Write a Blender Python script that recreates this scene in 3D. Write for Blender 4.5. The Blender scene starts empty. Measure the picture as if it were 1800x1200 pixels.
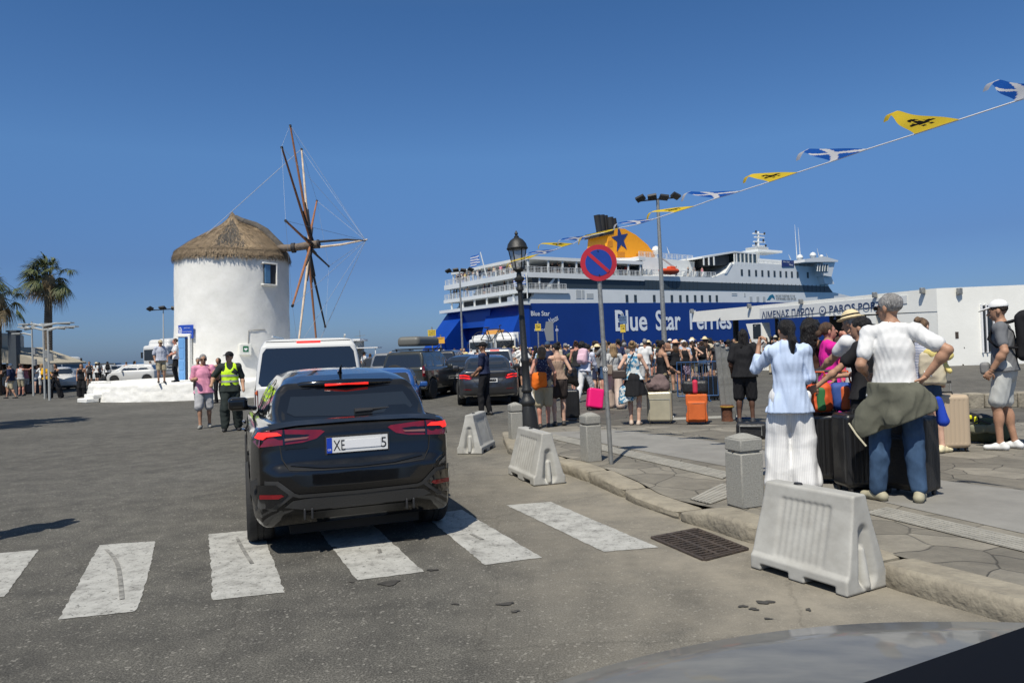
import bpy, bmesh, math, random
import numpy as np
from mathutils import Vector, Matrix
from mathutils.bvhtree import BVHTree
from mathutils.geometry import delaunay_2d_cdt
R = math.radians
random.seed(7); np.random.seed(7)
S = bpy.context.scene
C = S.collection
# ---------------------------------------------------------------- camera, sky, sun, exposure
F = 1300.0
CAMZ = 1.6
cd = bpy.data.cameras.new('camera'); cam = bpy.data.objects.new('camera', cd); C.objects.link(cam)
cd.sensor_width = 36; cd.lens = 36 * F / 1800; cd.clip_start = 0.05; cd.clip_end = 20000
CM = Matrix.Rotation(R(90.62), 4, 'X') @ Matrix.Rotation(R(-2.0), 4, 'Z')
CM.translation = (0, 0, CAMZ)
cam.matrix_world = CM; S.camera = cam
SHX, SHY, ELEV = 0.36, 0.93, 58.0            # shadows fall this way
wd = bpy.data.worlds.new('World'); S.world = wd; wd.use_nodes = True
nt = wd.node_tree; bg = nt.nodes['Background']
sky = nt.nodes.new('ShaderNodeTexSky'); sky.sky_type = 'NISHITA'; sky.sun_disc = False
sky.sun_elevation = R(ELEV); sky.sun_rotation = math.atan2(-SHX, -SHY)
sky.air_density = 1.1; sky.dust_density = 0.55; sky.ozone_density = 4.5
# clear, slightly hazy Aegean air: the Nishita sky graded by elevation (bluer than the model's warm horizon)
tcw = nt.nodes.new('ShaderNodeTexCoord'); sxw = nt.nodes.new('ShaderNodeSeparateXYZ'); rpw = nt.nodes.new('ShaderNodeValToRGB'); mxw = nt.nodes.new('ShaderNodeMix'); mxw.data_type = 'RGBA'; mxw.blend_type = 'MULTIPLY'; mxw.inputs[0].default_value = 1
nt.links.new(tcw.outputs['Generated'], sxw.inputs[0]); nt.links.new(sxw.outputs[2], rpw.inputs[0])
ew = rpw.color_ramp.elements; ew[0].position = 0.0; ew[0].color = (.29, .43, .78, 1); ew[1].position = .42; ew[1].color = (.36, .58, .79, 1)
for p_, c_ in ((.04, (.30, .44, .76, 1)), (.12, (.315, .43, .68, 1)), (.25, (.455, .645, .85, 1)), (.62, (.70, .74, .72, 1)), (.9, (.95, .92, .80, 1))): q_ = ew.new(p_); q_.color = c_
nt.links.new(sky.outputs[0], mxw.inputs[6]); nt.links.new(rpw.outputs[0], mxw.inputs[7])
nt.links.new(mxw.outputs[2], bg.inputs[0]); bg.inputs[1].default_value = 0.119
sl = bpy.data.lights.new('sun', 'SUN'); sl.energy = 4.9; sl.angle = R(0.5); sl.color = (1.0, 0.94, 0.83)
so = bpy.data.objects.new('sun', sl); C.objects.link(so)
so.rotation_euler = Vector((SHX, SHY, -math.tan(R(ELEV)) * math.hypot(SHX, SHY))).to_track_quat('-Z', 'Y').to_euler()
S.view_settings.view_transform = 'Standard'; S.view_settings.look = 'None'
S.view_settings.exposure = 0.0; S.view_settings.gamma = 1.0
S.cycles.max_bounces = 6; S.cycles.transparent_max_bounces = 8
S.cycles.caustics_reflective = False; S.cycles.caustics_refractive = False
def ray(px, py):
 d = CM.to_3x3() @ Vector(((px - 900) / F, -(py - 600) / F, -1.0))
 return Vector((0, 0, CAMZ)), d
def gp(px, py, z=0.0):
 o, d = ray(px, py); t = (z - o.z) / d.z; return o + d * t
def at(px, py, Y):
 o, d = ray(px, py); return o + d * (Y / d.y)
def on_plane(px, py, P, N):
 o, d = ray(px, py); t = (P - o).dot(N) / d.dot(N); return o + d * t
# ---------------------------------------------------------------- objects
def tag(o, label=None, cat=None, group=None, kind=None):
 if label: o['label'] = label
 if cat: o['category'] = cat
 if group: o['group'] = group
 if kind: o['kind'] = kind
 return o
def empty(name, loc=(0, 0, 0), rz=0, label=None, cat=None, group=None, tilt=0):
 o = bpy.data.objects.new(name, None); C.objects.link(o); o.empty_display_size = .1
 o.location = loc; o.rotation_euler = (0, tilt, rz)
 return tag(o, label, cat, group)
def link(name, me, parent=None, mats=None):
 o = bpy.data.objects.new(name, me); C.objects.link(o)
 if parent: o.parent = parent
 if mats:
  for m in (mats if isinstance(mats, (list, tuple)) else [mats]): me.materials.append(m)
 return o
def finish(me, ang=40):
 me.shade_smooth()
 if ang is not None and ang < 180: me.set_sharp_from_angle(angle=R(ang))
def mesh_obj(name, v, f, mats, parent=None, ang=40, mi=None):
 me = bpy.data.meshes.new(name)
 me.from_pydata([tuple(p) for p in v], [], [tuple(q) for q in f]);
 if mi is not None: me.polygons.foreach_set('material_index', list(mi))
 finish(me, ang); me.update()
 return link(name, me, parent, mats)
def copy_tree(o, parent=None):
 c = o.copy(); C.objects.link(c); c.parent = parent
 for ch in o.children: copy_tree(ch, c)
 return c
def baked(o, mods):
 """apply modifiers without operators"""
 for t, kw in mods:
  m = o.modifiers.new(t, t)
  for k, v in kw.items(): setattr(m, k, v)
 dg = bpy.context.evaluated_depsgraph_get()
 me = bpy.data.meshes.new_from_object(o.evaluated_get(dg))
 o.modifiers.clear(); o.data = me; return o
def bev(o, w=.01, seg=2, ang=35):
 m = o.modifiers.new('bevel', 'BEVEL'); m.width = w; m.segments = seg; m.limit_method = 'ANGLE'; m.angle_limit = R(ang)
 return o
class MB:
 def __init__(s): s.v = []; s.f = []; s.m = []
 def add(s, v, f, mi=0, M=None):
  n = len(s.v)
  s.v += [tuple(M @ Vector(p)) if M is not None else tuple(p) for p in v]
  s.f += [tuple(i + n for i in q) for q in f]; s.m += [mi] * len(f); return s
 def box(s, c, d, M=None, mi=0, top=None):
  x, y, z = [k / 2 for k in d]; tx, ty = top if top else (1, 1)
  v = [(-x, -y, -z), (x, -y, -z), (x, y, -z), (-x, y, -z), (-x * tx, -y * ty, z), (x * tx, -y * ty, z), (x * tx, y * ty, z), (-x * tx, y * ty, z)]
  T = Matrix.Translation(c)
  if M is not None: T = M @ T
  return s.add(v, [(0, 3, 2, 1), (4, 5, 6, 7), (0, 1, 5, 4), (1, 2, 6, 5), (2, 3, 7, 6), (3, 0, 4, 7)], mi, T)
 def beam(s, a, b, w, h=None, mi=0):
  a = Vector(a); b = Vector(b); d = b - a; L = d.length; h = h or w
  q = d.to_track_quat('Z', 'Y').to_matrix().to_4x4(); q.translation = (a + b) / 2
  return s.box((0, 0, 0), (w, h, L), q, mi)
 def cyl(s, a, b, ra, rb=None, n=12, mi=0, caps=True):
  rb = ra if rb is None else rb
  return s.tube([a, b], [ra, rb], n, mi, caps)
 def tube(s, pts, r, n=8, mi=0, caps=True):
  pts = [Vector(p) for p in pts]
  rr = r if isinstance(r, (list, tuple)) else [r] * len(pts)
  v = []; up = None
  for i, p in enumerate(pts):
   t = (pts[min(i + 1, len(pts) - 1)] - pts[max(i - 1, 0)]).normalized()
   if up is None: up = t.orthogonal().normalized()
   up = (up - t * up.dot(t)).normalized(); w = t.cross(up)
   for k in range(n):
    a = 2 * math.pi * k / n
    v.append(p + (up * math.cos(a) + w * math.sin(a)) * rr[i])
  f = []
  for i in range(len(pts) - 1):
   for k in range(n):
    f.append((i * n + k, i * n + (k + 1) % n, (i + 1) * n + (k + 1) % n, (i + 1) * n + k))
  if caps:
   f.append(tuple(range(n))[::-1]); f.append(tuple((len(pts) - 1) * n + k for k in range(n)))
  return s.add(v, f, mi)
 def lathe(s, prof, n=24, M=None, mi=0, sx=1, sy=1):
  v = []; f = []
  for r, z in prof:
   for k in range(n):
    a = 2 * math.pi * k / n; v.append((r * math.cos(a) * sx, r * math.sin(a) * sy, z))
  for i in range(len(prof) - 1):
   for k in range(n): f.append((i * n + k, i * n + (k + 1) % n, (i + 1) * n + (k + 1) % n, (i + 1) * n + k))
  f.append(tuple(range(n))[::-1]); f.append(tuple((len(prof) - 1) * n + k for k in range(n)))
  return s.add(v, f, mi, M)
 def prism(s, poly, h0, h1, M=None, mi=0):
  n = len(poly)
  v = [(x, y, h0) for x, y in poly] + [(x, y, h1) for x, y in poly]
  f = [tuple(range(n))[::-1], tuple(range(n, 2 * n))] + [(i, (i + 1) % n, n + (i + 1) % n, n + i) for i in range(n)]
  return s.add(v, f, mi, M)
 def grid(s, rows, mi=0, flip=False):
  nr = len(rows); nc = len(rows[0]); v = [p for r in rows for p in r]; f = []
  for i in range(nr - 1):
   for j in range(nc - 1):
    q = (i * nc + j, i * nc + j + 1, (i + 1) * nc + j + 1, (i + 1) * nc + j)
    f.append(q[::-1] if flip else q)
  return s.add(v, f, mi)
 def build(s, name, mats, parent=None, ang=40):
  return mesh_obj(name, s.v, s.f, mats, parent, ang, s.m)
def frame(o, xax, zax):
 x = Vector(xax).normalized(); z = Vector(zax); z = (z - x * z.dot(x)).normalized(); y = z.cross(x)
 M = Matrix((x, y, z)).transposed().to_4x4(); M.translation = Vector(o); return M
# ---------------------------------------------------------------- materials
MATS = {}
def mat(name, col=(.5, .5, .5), rough=.6, metal=0, bump=0, bs=40, var=0, vs=4, coat=0, spec=.5, col2=None, emit=None, alpha=1, trans=0, det=4, stretch=None, sss=0):
 if name in MATS: return MATS[name]
 m = bpy.data.materials.new(name); m.use_nodes = True; MATS[name] = m
 n = m.node_tree.nodes; l = m.node_tree.links; b = n['Principled BSDF']
 b.inputs['Base Color'].default_value = (*col, 1); b.inputs['Roughness'].default_value = rough
 b.inputs['Metallic'].default_value = metal; b.inputs['Coat Weight'].default_value = coat; b.inputs['Coat Roughness'].default_value = .04
 b.inputs['Specular IOR Level'].default_value = spec; b.inputs['Alpha'].default_value = alpha
 b.inputs['Transmission Weight'].default_value = trans
 if emit: b.inputs['Emission Color'].default_value = (*emit[0], 1); b.inputs['Emission Strength'].default_value = emit[1]
 if var or bump or col2:
  tc = n.new('ShaderNodeTexCoord'); mp = n.new('ShaderNodeMapping'); l.new(tc.outputs['Object'], mp.inputs[0])
  if stretch: mp.inputs['Scale'].default_value = stretch
 if var or col2:
  no = n.new('ShaderNodeTexNoise'); no.inputs['Scale'].default_value = vs; no.inputs['Detail'].default_value = det; no.inputs['Roughness'].default_value = .65
  l.new(mp.outputs[0], no.inputs[0])
  cr = n.new('ShaderNodeValToRGB'); l.new(no.outputs[0], cr.inputs[0])
  c2 = col2 if col2 else tuple(max(0, c * (1 - var)) for c in col); c1 = col if col2 else tuple(min(1, c * (1 + var * .6)) for c in col)
  cr.color_ramp.elements[0].position = .3; cr.color_ramp.elements[0].color = (*c2, 1)
  cr.color_ramp.elements[1].position = .7; cr.color_ramp.elements[1].color = (*c1, 1)
  l.new(cr.outputs[0], b.inputs['Base Color'])
 if bump:
  nb = n.new('ShaderNodeTexNoise'); nb.inputs['Scale'].default_value = bs; nb.inputs['Detail'].default_value = 5
  l.new(mp.outputs[0], nb.inputs[0]); bp = n.new('ShaderNodeBump'); bp.inputs['Strength'].default_value = bump; bp.inputs['Distance'].default_value = .02
  l.new(nb.outputs[0], bp.inputs['Height']); l.new(bp.outputs[0], b.inputs['Normal'])
 return m
def hexc(h):
 h = h.lstrip('#'); c = [int(h[i:i + 2], 16) / 255 for i in (0, 2, 4)]
 return tuple(x / 12.92 if x < .04045 else ((x + .055) / 1.055) ** 2.4 for x in c)
def cloth(name, col, bump=.3, var=.13): return mat('cloth_' + name, col, .85, 0, bump, 14, var, 5, spec=.2, stretch=(1, 1, .45))
def tex(m, *names):
 n = m.node_tree.nodes; return n, m.node_tree.links, n['Principled BSDF']
# ---------------------------------------------------------------- text
def text_vf(body, size=1, extrude=0, shear=0, bold=0, align='CENTER', spacing=1, vfont=None):
 c = bpy.data.curves.new('t', 'FONT'); c.body = body; c.size = size; c.extrude = extrude; c.shear = shear; c.offset = bold
 c.align_x = align; c.align_y = 'CENTER'; c.space_character = spacing; c.resolution_u = 3
 o = bpy.data.objects.new('t', c); C.objects.link(o)
 dg = bpy.context.evaluated_depsgraph_get(); me = bpy.data.meshes.new_from_object(o.evaluated_get(dg))
 v = [tuple(p.co) for p in me.vertices]; f = [tuple(p.vertices) for p in me.polygons]
 bpy.data.objects.remove(o); bpy.data.curves.remove(c); bpy.data.meshes.remove(me)
 return v, f
def text(name, body, size, M, m, parent=None, width=None, height=None, **kw):
 v, f = text_vf(body, size, **kw)
 if width and v:
  x0 = min(p[0] for p in v); x1 = max(p[0] for p in v); k = width / (x1 - x0)
  y0 = min(p[1] for p in v); y1 = max(p[1] for p in v); ky = height / (y1 - y0) if height else k
  cx = (x0 + x1) / 2; cy = (y0 + y1) / 2
  v = [((p[0] - cx) * k, (p[1] - cy) * ky, p[2]) for p in v]
 mb = MB(); mb.add(v, f, 0, M); return mb.build(name, m, parent, 30)
# ---------------------------------------------------------------- projected patches on a surface
def bvh_of(o):
 me = o.data; return BVHTree.FromPolygons([v.co.copy() for v in me.vertices], [tuple(p.vertices) for p in me.polygons])
def inside(p, poly):
 x, y = p; c = False; n = len(poly)
 for i in range(n):
  x1, y1 = poly[i]; x2, y2 = poly[(i + 1) % n]
  if (y1 > y) != (y2 > y) and x < (x2 - x1) * (y - y1) / (y2 - y1) + x1: c = not c
 return c
def chaikin(poly, n=1, closed=True):
 for _ in range(n):
  q = []; m = len(poly)
  for i in range(m if closed else m - 1):
   a = poly[i]; b = poly[(i + 1) % m]
   q.append((a[0] * .75 + b[0] * .25, a[1] * .75 + b[1] * .25)); q.append((a[0] * .25 + b[0] * .75, a[1] * .25 + b[1] * .75))
  poly = q
 return poly
def fill2d(poly, res):
 pts = []; n = len(poly)
 for i in range(n):
  a = Vector(poly[i]); b = Vector(poly[(i + 1) % n]); k = max(1, int((b - a).length / res))
  for j in range(k): pts.append(a.lerp(b, j / k))
 m = len(pts); edges = [(i, (i + 1) % m) for i in range(m)]
 bpts = [tuple(p) for p in pts]
 B = np.array(bpts); x0, y0 = B.min(0) + res / 2; x1, y1 = B.max(0)
 gx, gy = np.arange(x0, x1, res), np.arange(y0, y1, res)
 if len(gx) and len(gy):
  G = np.stack(np.meshgrid(gx, gy), -1).reshape(-1, 2); ins = np.zeros(len(G), bool); near = np.zeros(len(G), bool)
  for i in range(m):
   p, q = B[i], B[(i + 1) % m]; c = (p[1] > G[:, 1]) != (q[1] > G[:, 1])
   with np.errstate(divide='ignore', invalid='ignore'): ins ^= c & (G[:, 0] < (q[0] - p[0]) * (G[:, 1] - p[1]) / (q[1] - p[1] if q[1] != p[1] else 1e-12) + p[0])
   near |= ((G - p) ** 2).sum(1) < (res * .4) ** 2
  pts += [Vector(g) for g in G[ins & ~near]]
 r = delaunay_2d_cdt(pts, edges, [], 1, 1e-5)
 return [tuple(p) for p in r[0]], [tuple(f) for f in r[2]]
def project(bvh, poly, axis, sgn, off=.004, res=.05, thick=0):
 """poly in the two other axes (a<b order), shot along axis from side sgn"""
 v2, f2 = fill2d(poly, res); oth = [i for i in range(3) if i != axis]
 V = []; last = None
 for p in v2:
  o = Vector((0, 0, 0)); o[oth[0]] = p[0]; o[oth[1]] = p[1]; o[axis] = 30 * sgn
  d = Vector((0, 0, 0)); d[axis] = -sgn
  h = bvh.ray_cast(o, d)
  if h[0] is None:
   h2 = bvh.find_nearest(Vector((o[0] if axis != 0 else sgn * .8, o[1] if axis != 1 else (last[1] if last else 0), o[2])))
   q = h2[0] + h2[1] * off
  else:
   nn = h[1] if h[1].dot(d) < 0 else -h[1]
   q = h[0] + (nn * .5 - d * .5).normalized() * off; last = q
  V.append(q)
 fl = []
 for f in f2:
  a, b, c = V[f[0]], V[f[1]], V[f[2]]
  nrm = (b - a).cross(c - a)
  fl.append(f if nrm[axis] * sgn > 0 else f[::-1])
 return V, fl
def patch(name, bvh, poly, axis, sgn, m, parent, off=.004, res=.05, ang=180):
 V, f = project(bvh, poly, axis, sgn, off, res); o = mesh_obj(name, V, f, m, parent, ang); return o
def rline(a, b, w):
 """thin quad outline along a 2D segment"""
 a = Vector(a); b = Vector(b); d = (b - a).normalized(); n = Vector((-d.y, d.x)) * w / 2
 return [tuple(a - n), tuple(b - n), tuple(b + n), tuple(a + n)]
def strip(pts, w):
 L = []; Rr = []
 P = [Vector(p) for p in pts]
 for i, p in enumerate(P):
  d = (P[min(i + 1, len(P) - 1)] - P[max(0, i - 1)]).normalized(); n = Vector((-d.y, d.x)) * w / 2
  L.append(tuple(p + n)); Rr.append(tuple(p - n))
 return Rr + L[::-1]
# ---------------------------------------------------------------- signed distance modelling
def smin(a, b, k):
 if k <= 0: return np.minimum(a, b)
 h = np.clip(.5 + .5 * (b - a) / k, 0, 1); return b * (1 - h) + a * h - k * h * (1 - h)
def smax(a, b, k): return -smin(-a, -b, k)
class Prim:
 def __init__(s, fn, lo, hi, op='u', k=.02): s.fn = fn; s.lo = np.array(lo, float); s.hi = np.array(hi, float); s.op = op; s.k = k
def cone(a, b, ra, rb, k=.02, sq=None, op='u'):
 a = np.array(a, float); b = np.array(b, float); ba = b - a; L2 = max((ba * ba).sum(), 1e-9)
 ax = None
 if sq: ax = np.array(sq[0], float); ax /= np.linalg.norm(ax); ks = sq[1]
 def fn(P):
  q = P - a; h = np.clip((q @ ba) / L2, 0, 1); q = q - h[..., None] * ba
  if ax is not None: q = q + ((q @ ax) * (ks - 1))[..., None] * ax
  return np.sqrt((q * q).sum(-1)) - (ra + (rb - ra) * h)
 r = max(ra, rb) * (1.0 / min(1, ks) if sq else 1)
 return Prim(fn, np.minimum(a, b) - r, np.maximum(a, b) + r, op, k)
def ell(c, r, rot=None, k=.02, op='u'):
 c = np.array(c, float); r = np.array(r, float) * np.ones(3); Rm = np.array(rot) if rot is not None else np.eye(3)
 def fn(P):
  q = (P - c) @ Rm
  k0 = np.sqrt(((q / r) ** 2).sum(-1)); k1 = np.sqrt(((q / (r * r)) ** 2).sum(-1)) + 1e-9
  return k0 * (k0 - 1) / k1
 m = r.max() if rot is not None else r
 return Prim(fn, c - m, c + m, op, k)
def rbox(c, h, r, rot=None, k=.02, op='u'):
 c = np.array(c, float); h = np.array(h, float); Rm = np.array(rot) if rot is not None else np.eye(3)
 def fn(P):
  q = np.abs((P - c) @ Rm) - (h - r)
  return np.sqrt((np.maximum(q, 0) ** 2).sum(-1)) + np.minimum(q.max(-1), 0) - r
 m = np.linalg.norm(h) if rot is not None else h
 return Prim(fn, c - m, c + m, op, k)
def half(p, n, op='i', k=.01):
 """keep the side n points away from"""
 p = np.array(p, float); n = np.array(n, float); n /= np.linalg.norm(n)
 return Prim(lambda P: (P - p) @ n, p - 99, p + 99, op, k)
def evp(prims, P):
 d = np.full(P.shape[:-1], 9.0)
 for q in prims:
  v = q.fn(P)
  if q.op == 'u': d = smin(d, v, q.k)
  elif q.op == 's': d = smax(d, -v, q.k)
  elif q.op == 'i': d = smax(d, v, q.k)
  else: d = d + v
 return d
def nets(V, lo, h):
 Sg = V < 0; nx, ny, nz = V.shape
 c = [Sg[i:nx - 1 + i, j:ny - 1 + j, k:nz - 1 + k] for i in (0, 1) for j in (0, 1) for k in (0, 1)]
 s = sum(x.astype(np.int8) for x in c); act = (s > 0) & (s < 8)
 I = np.argwhere(act)
 if len(I) == 0: return np.zeros((0, 3)), np.zeros((0, 4), int)
 idx = np.full(act.shape, -1, np.int64); idx[act] = np.arange(len(I))
 acc = np.zeros((len(I), 3)); cnt = np.zeros(len(I))
 cor = [(i, j, k) for i in (0, 1) for j in (0, 1) for k in (0, 1)]
 for a in cor:
  for ax in range(3):
   if a[ax] == 1: continue
   b = list(a); b[ax] = 1
   va = V[I[:, 0] + a[0], I[:, 1] + a[1], I[:, 2] + a[2]]; vb = V[I[:, 0] + b[0], I[:, 1] + b[1], I[:, 2] + b[2]]
   m = (va < 0) != (vb < 0); t = va / np.where(m, va - vb, 1)
   p = np.array(a, float)[None] * np.ones((len(I), 1)); p[:, ax] = t
   acc[m] += p[m]; cnt[m] += 1
 vert = (I + acc / cnt[:, None]) * h + lo
 F_ = []
 for ax in range(3):
  o = [i for i in range(3) if i != ax]
  sl0 = [slice(1, -1)] * 3; sl0[ax] = slice(0, -1); sl1 = list(sl0); sl1[ax] = slice(1, None)
  A = Sg[tuple(sl0)]; B = Sg[tuple(sl1)]
  for flag in (0, 1):
   E = np.argwhere((A & ~B) if flag == 0 else (~A & B))
   if len(E) == 0: continue
   E[:, o[0]] += 1; E[:, o[1]] += 1
   def g(d0, d1):
    q = E.copy(); q[:, o[0]] -= d0; q[:, o[1]] -= d1; return idx[q[:, 0], q[:, 1], q[:, 2]]
   q = np.stack([g(1, 1), g(0, 1), g(0, 0), g(1, 0)], 1)
   if (flag == 1) ^ (ax == 1): q = q[:, ::-1]
   F_.append(q)
 Fc = np.concatenate(F_); Fc = Fc[(Fc >= 0).all(1)]
 return vert, Fc
def sdf_mesh(prims, h, newton=True, fold=None):
 us = [p for p in prims if p.op == 'u']
 lo = np.min([p.lo for p in us], 0) - 3 * h - .02; hi = np.max([p.hi for p in us], 0) + 3 * h + .02
 for p in prims:                       # axis aligned trims shrink the volume
  pass
 n = np.ceil((hi - lo) / h).astype(int) + 1
 ax = [lo[i] + h * np.arange(n[i]) for i in range(3)]
 V = np.full(tuple(n), 9.0, np.float32)
 for p in prims:
  if p.op in 'ius' or p.op == 'f':
   if p.op in ('i', 'f'): s = [slice(0, n[i]) for i in range(3)]
   else:
    pad = p.k + 3 * h
    s = [slice(max(0, int((p.lo[i] - pad - lo[i]) / h)), max(0, min(n[i], int((p.hi[i] + pad - lo[i]) / h) + 2))) for i in range(3)]
   if any(q.stop <= q.start for q in s): continue
   P = np.stack(np.meshgrid(*[ax[i][s[i]] for i in range(3)], indexing='ij'), -1)
   v = p.fn(P); s = tuple(s); d = V[s]
   V[s] = smin(d, v, p.k) if p.op == 'u' else smax(d, -v, p.k) if p.op == 's' else smax(d, v, p.k) if p.op == 'i' else d + v
 vert, Fc = nets(V, lo, h)
 if newton and len(vert):
  e = h * .25
  for _ in range(2):
   d = evp(prims, vert)
   G = np.stack([evp(prims, vert + np.eye(3)[i] * e) - evp(prims, vert - np.eye(3)[i] * e) for i in range(3)], -1) / (2 * e)
   st = d[:, None] * G / np.maximum((G * G).sum(-1), .25)[:, None]
   L = np.linalg.norm(st, axis=1, keepdims=True); st *= np.minimum(1, h * .6 / np.maximum(L, 1e-9))
   vert = vert - st
 return vert, Fc
def raw_mesh(name, V, Fc):
 me = bpy.data.meshes.new(name); nf = len(Fc)
 me.vertices.add(len(V)); me.vertices.foreach_set('co', np.ascontiguousarray(V, np.float32).ravel())
 me.loops.add(nf * 4); me.loops.foreach_set('vertex_index', np.ascontiguousarray(Fc, np.int32).ravel())
 me.polygons.add(nf); me.polygons.foreach_set('loop_start', np.arange(0, nf * 4, 4, dtype=np.int32))
 me.update(calc_edges=True); me.validate(); me.shade_smooth(); return me
def sdf_obj(name, prims, h, m, parent=None, newton=True):
 V, Fc = sdf_mesh(prims, h, newton); return link(name, raw_mesh(name, V, Fc), parent, m)
def folds(amp, f=1.0, seed=0, dirz=.35):
 rs = np.random.RandomState(seed); W = rs.normal(size=(7, 3)) * np.array([26, 26, 26 * dirz]) * f; ph = rs.rand(7) * 6.28; W[:3] *= .5
 W2 = rs.normal(size=(3, 3)) * np.array([62, 62, 62 * dirz * 1.5]) * f
 def fn(P): return sum(np.sin(P @ W[i] + ph[i] + 1.5 * np.sin(P @ W[(i + 3) % 7] * .5)) for i in range(7)) * amp / 3.0 + sum(np.abs(np.sin(P @ W2[i] * .5 + 1.2 * np.sin(P @ W[i] * .6))) - .6 for i in range(3)) * amp * .33
 return Prim(fn, (0, 0, 0), (0, 0, 0), 'f', 0)
# ================================================================ materials of the ground
def ground_mat(name, base, light, dust=None, speck=.7, sc=1.0):
 m = mat(name, base, .9); n, l, b = tex(m)
 tc = n.new('ShaderNodeTexCoord')
 def N(s, d=6, r=.6):
  q = n.new('ShaderNodeTexNoise'); q.inputs['Scale'].default_value = s; q.inputs['Detail'].default_value = d; q.inputs['Roughness'].default_value = r; l.new(tc.outputs['Object'], q.inputs[0]); return q
 def ramp(src, p0, c0, p1, c1):
  q = n.new('ShaderNodeValToRGB'); l.new(src, q.inputs[0]); e = q.color_ramp.elements
  e[0].position = p0; e[0].color = (*c0, 1) if len(c0) == 3 else c0; e[1].position = p1; e[1].color = (*c1, 1) if len(c1) == 3 else c1; return q
 def mix(f, a, c, t='MIX'):
  q = n.new('ShaderNodeMix'); q.data_type = 'RGBA'; q.blend_type = t
  if isinstance(f, float): q.inputs[0].default_value = f
  else: l.new(f, q.inputs[0])
  l.new(a, q.inputs[6]); l.new(c, q.inputs[7]); return q.outputs[2]
 big = ramp(N(.35 * sc, 5).outputs[0], .35, base, .68, light)
 mid = ramp(N(3.1 * sc, 6).outputs[0], .3, (.64, .64, .64), .75, (1.16, 1.15, 1.11))
 c = mix(1.0, big.outputs[0], mid.outputs[0], 'MULTIPLY')
 fi = ramp(N(95 * sc, 3, .7).outputs[0], .42, (1 - speck * .6,) * 3, .68, (1 + speck,) * 3)
 c = mix(1.0, c, fi.outputs[0], 'MULTIPLY')
 # stones of the aggregate
 vo = n.new('ShaderNodeTexVoronoi'); vo.inputs['Scale'].default_value = 70 * sc; l.new(tc.outputs['Object'], vo.inputs[0])
 vr = ramp(vo.outputs['Color'], .80, (0, 0, 0), .94, (1, 1, 1))
 lt = n.new('ShaderNodeRGB'); lt.outputs[0].default_value = (.42, .40, .35, 1)
 ms = n.new('ShaderNodeMath'); ms.operation = 'MULTIPLY'; l.new(vr.outputs[0], ms.inputs[0]); ms.inputs[1].default_value = .62 * speck
 c = mix(ms.outputs[0], c, lt.outputs[0])
 if dust:
  sep = n.new('ShaderNodeSeparateXYZ'); l.new(tc.outputs['Object'], sep.inputs[0])
  # dust gathers beside the kerb: a band following its line x = a + b*y
  q = n.new('ShaderNodeMath'); q.operation = 'MULTIPLY_ADD'; l.new(sep.outputs[1], q.inputs[0]); q.inputs[1].default_value = dust[0]; l.new(sep.outputs[0], q.inputs[2])
  q2 = n.new('ShaderNodeMapRange'); l.new(q.outputs[0], q2.inputs[0]); q2.inputs[1].default_value = dust[1]; q2.inputs[2].default_value = dust[2]
  dn = ramp(N(1.6, 8, .7).outputs[0], .28, (.25, .25, .25), .62, (1, 1, 1))
  q5 = n.new('ShaderNodeMapRange'); l.new(sep.outputs[1], q5.inputs[0]); q5.inputs[1].default_value = 9; q5.inputs[2].default_value = 17; q5.inputs[3].default_value = 1; q5.inputs[4].default_value = 0
  q6 = n.new('ShaderNodeMath'); q6.operation = 'MULTIPLY'; l.new(q2.outputs[0], q6.inputs[0]); l.new(q5.outputs[0], q6.inputs[1])
  q3 = n.new('ShaderNodeMath'); q3.operation = 'MULTIPLY'; l.new(q6.outputs[0], q3.inputs[0]); l.new(dn.outputs[0], q3.inputs[1])
  dc = n.new('ShaderNodeRGB'); dc.outputs[0].default_value = (.30, .27, .215, 1)
  q4 = n.new('ShaderNodeMath'); q4.operation = 'MULTIPLY'; l.new(q3.outputs[0], q4.inputs[0]); q4.inputs[1].default_value = .85
  c = mix(q4.outputs[0], c, dc.outputs[0])
 # old cracks and tar seams
 wv = n.new('ShaderNodeTexVoronoi'); wv.feature = 'DISTANCE_TO_EDGE'; wv.inputs['Scale'].default_value = .42
 ad = n.new('ShaderNodeMixRGB'); ad.blend_type = 'ADD'; ad.inputs[0].default_value = .35; l.new(tc.outputs['Object'], ad.inputs[1]); l.new(N(1.7, 8, .75).outputs['Color'], ad.inputs[2]); l.new(ad.outputs[0], wv.inputs[0])
 cr = ramp(wv.outputs[0], .0, (.62, .62, .62), .006, (1, 1, 1)); c = mix(.6, c, mix(1.0, c, cr.outputs[0], 'MULTIPLY'))
 l.new(c, b.inputs['Base Color'])
 bp = n.new('ShaderNodeBump'); bp.inputs['Strength'].default_value = .55; bp.inputs['Distance'].default_value = .006
 l.new(N(130 * sc, 3, .8).outputs[0], bp.inputs['Height']); l.new(bp.outputs[0], b.inputs['Normal'])
 b.inputs['Specular IOR Level'].default_value = .25
 return m
M_asph = ground_mat('asphalt', (.100, .096, .086), (.138, .133, .119), dust=(.22, .5, 2.5))
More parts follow.
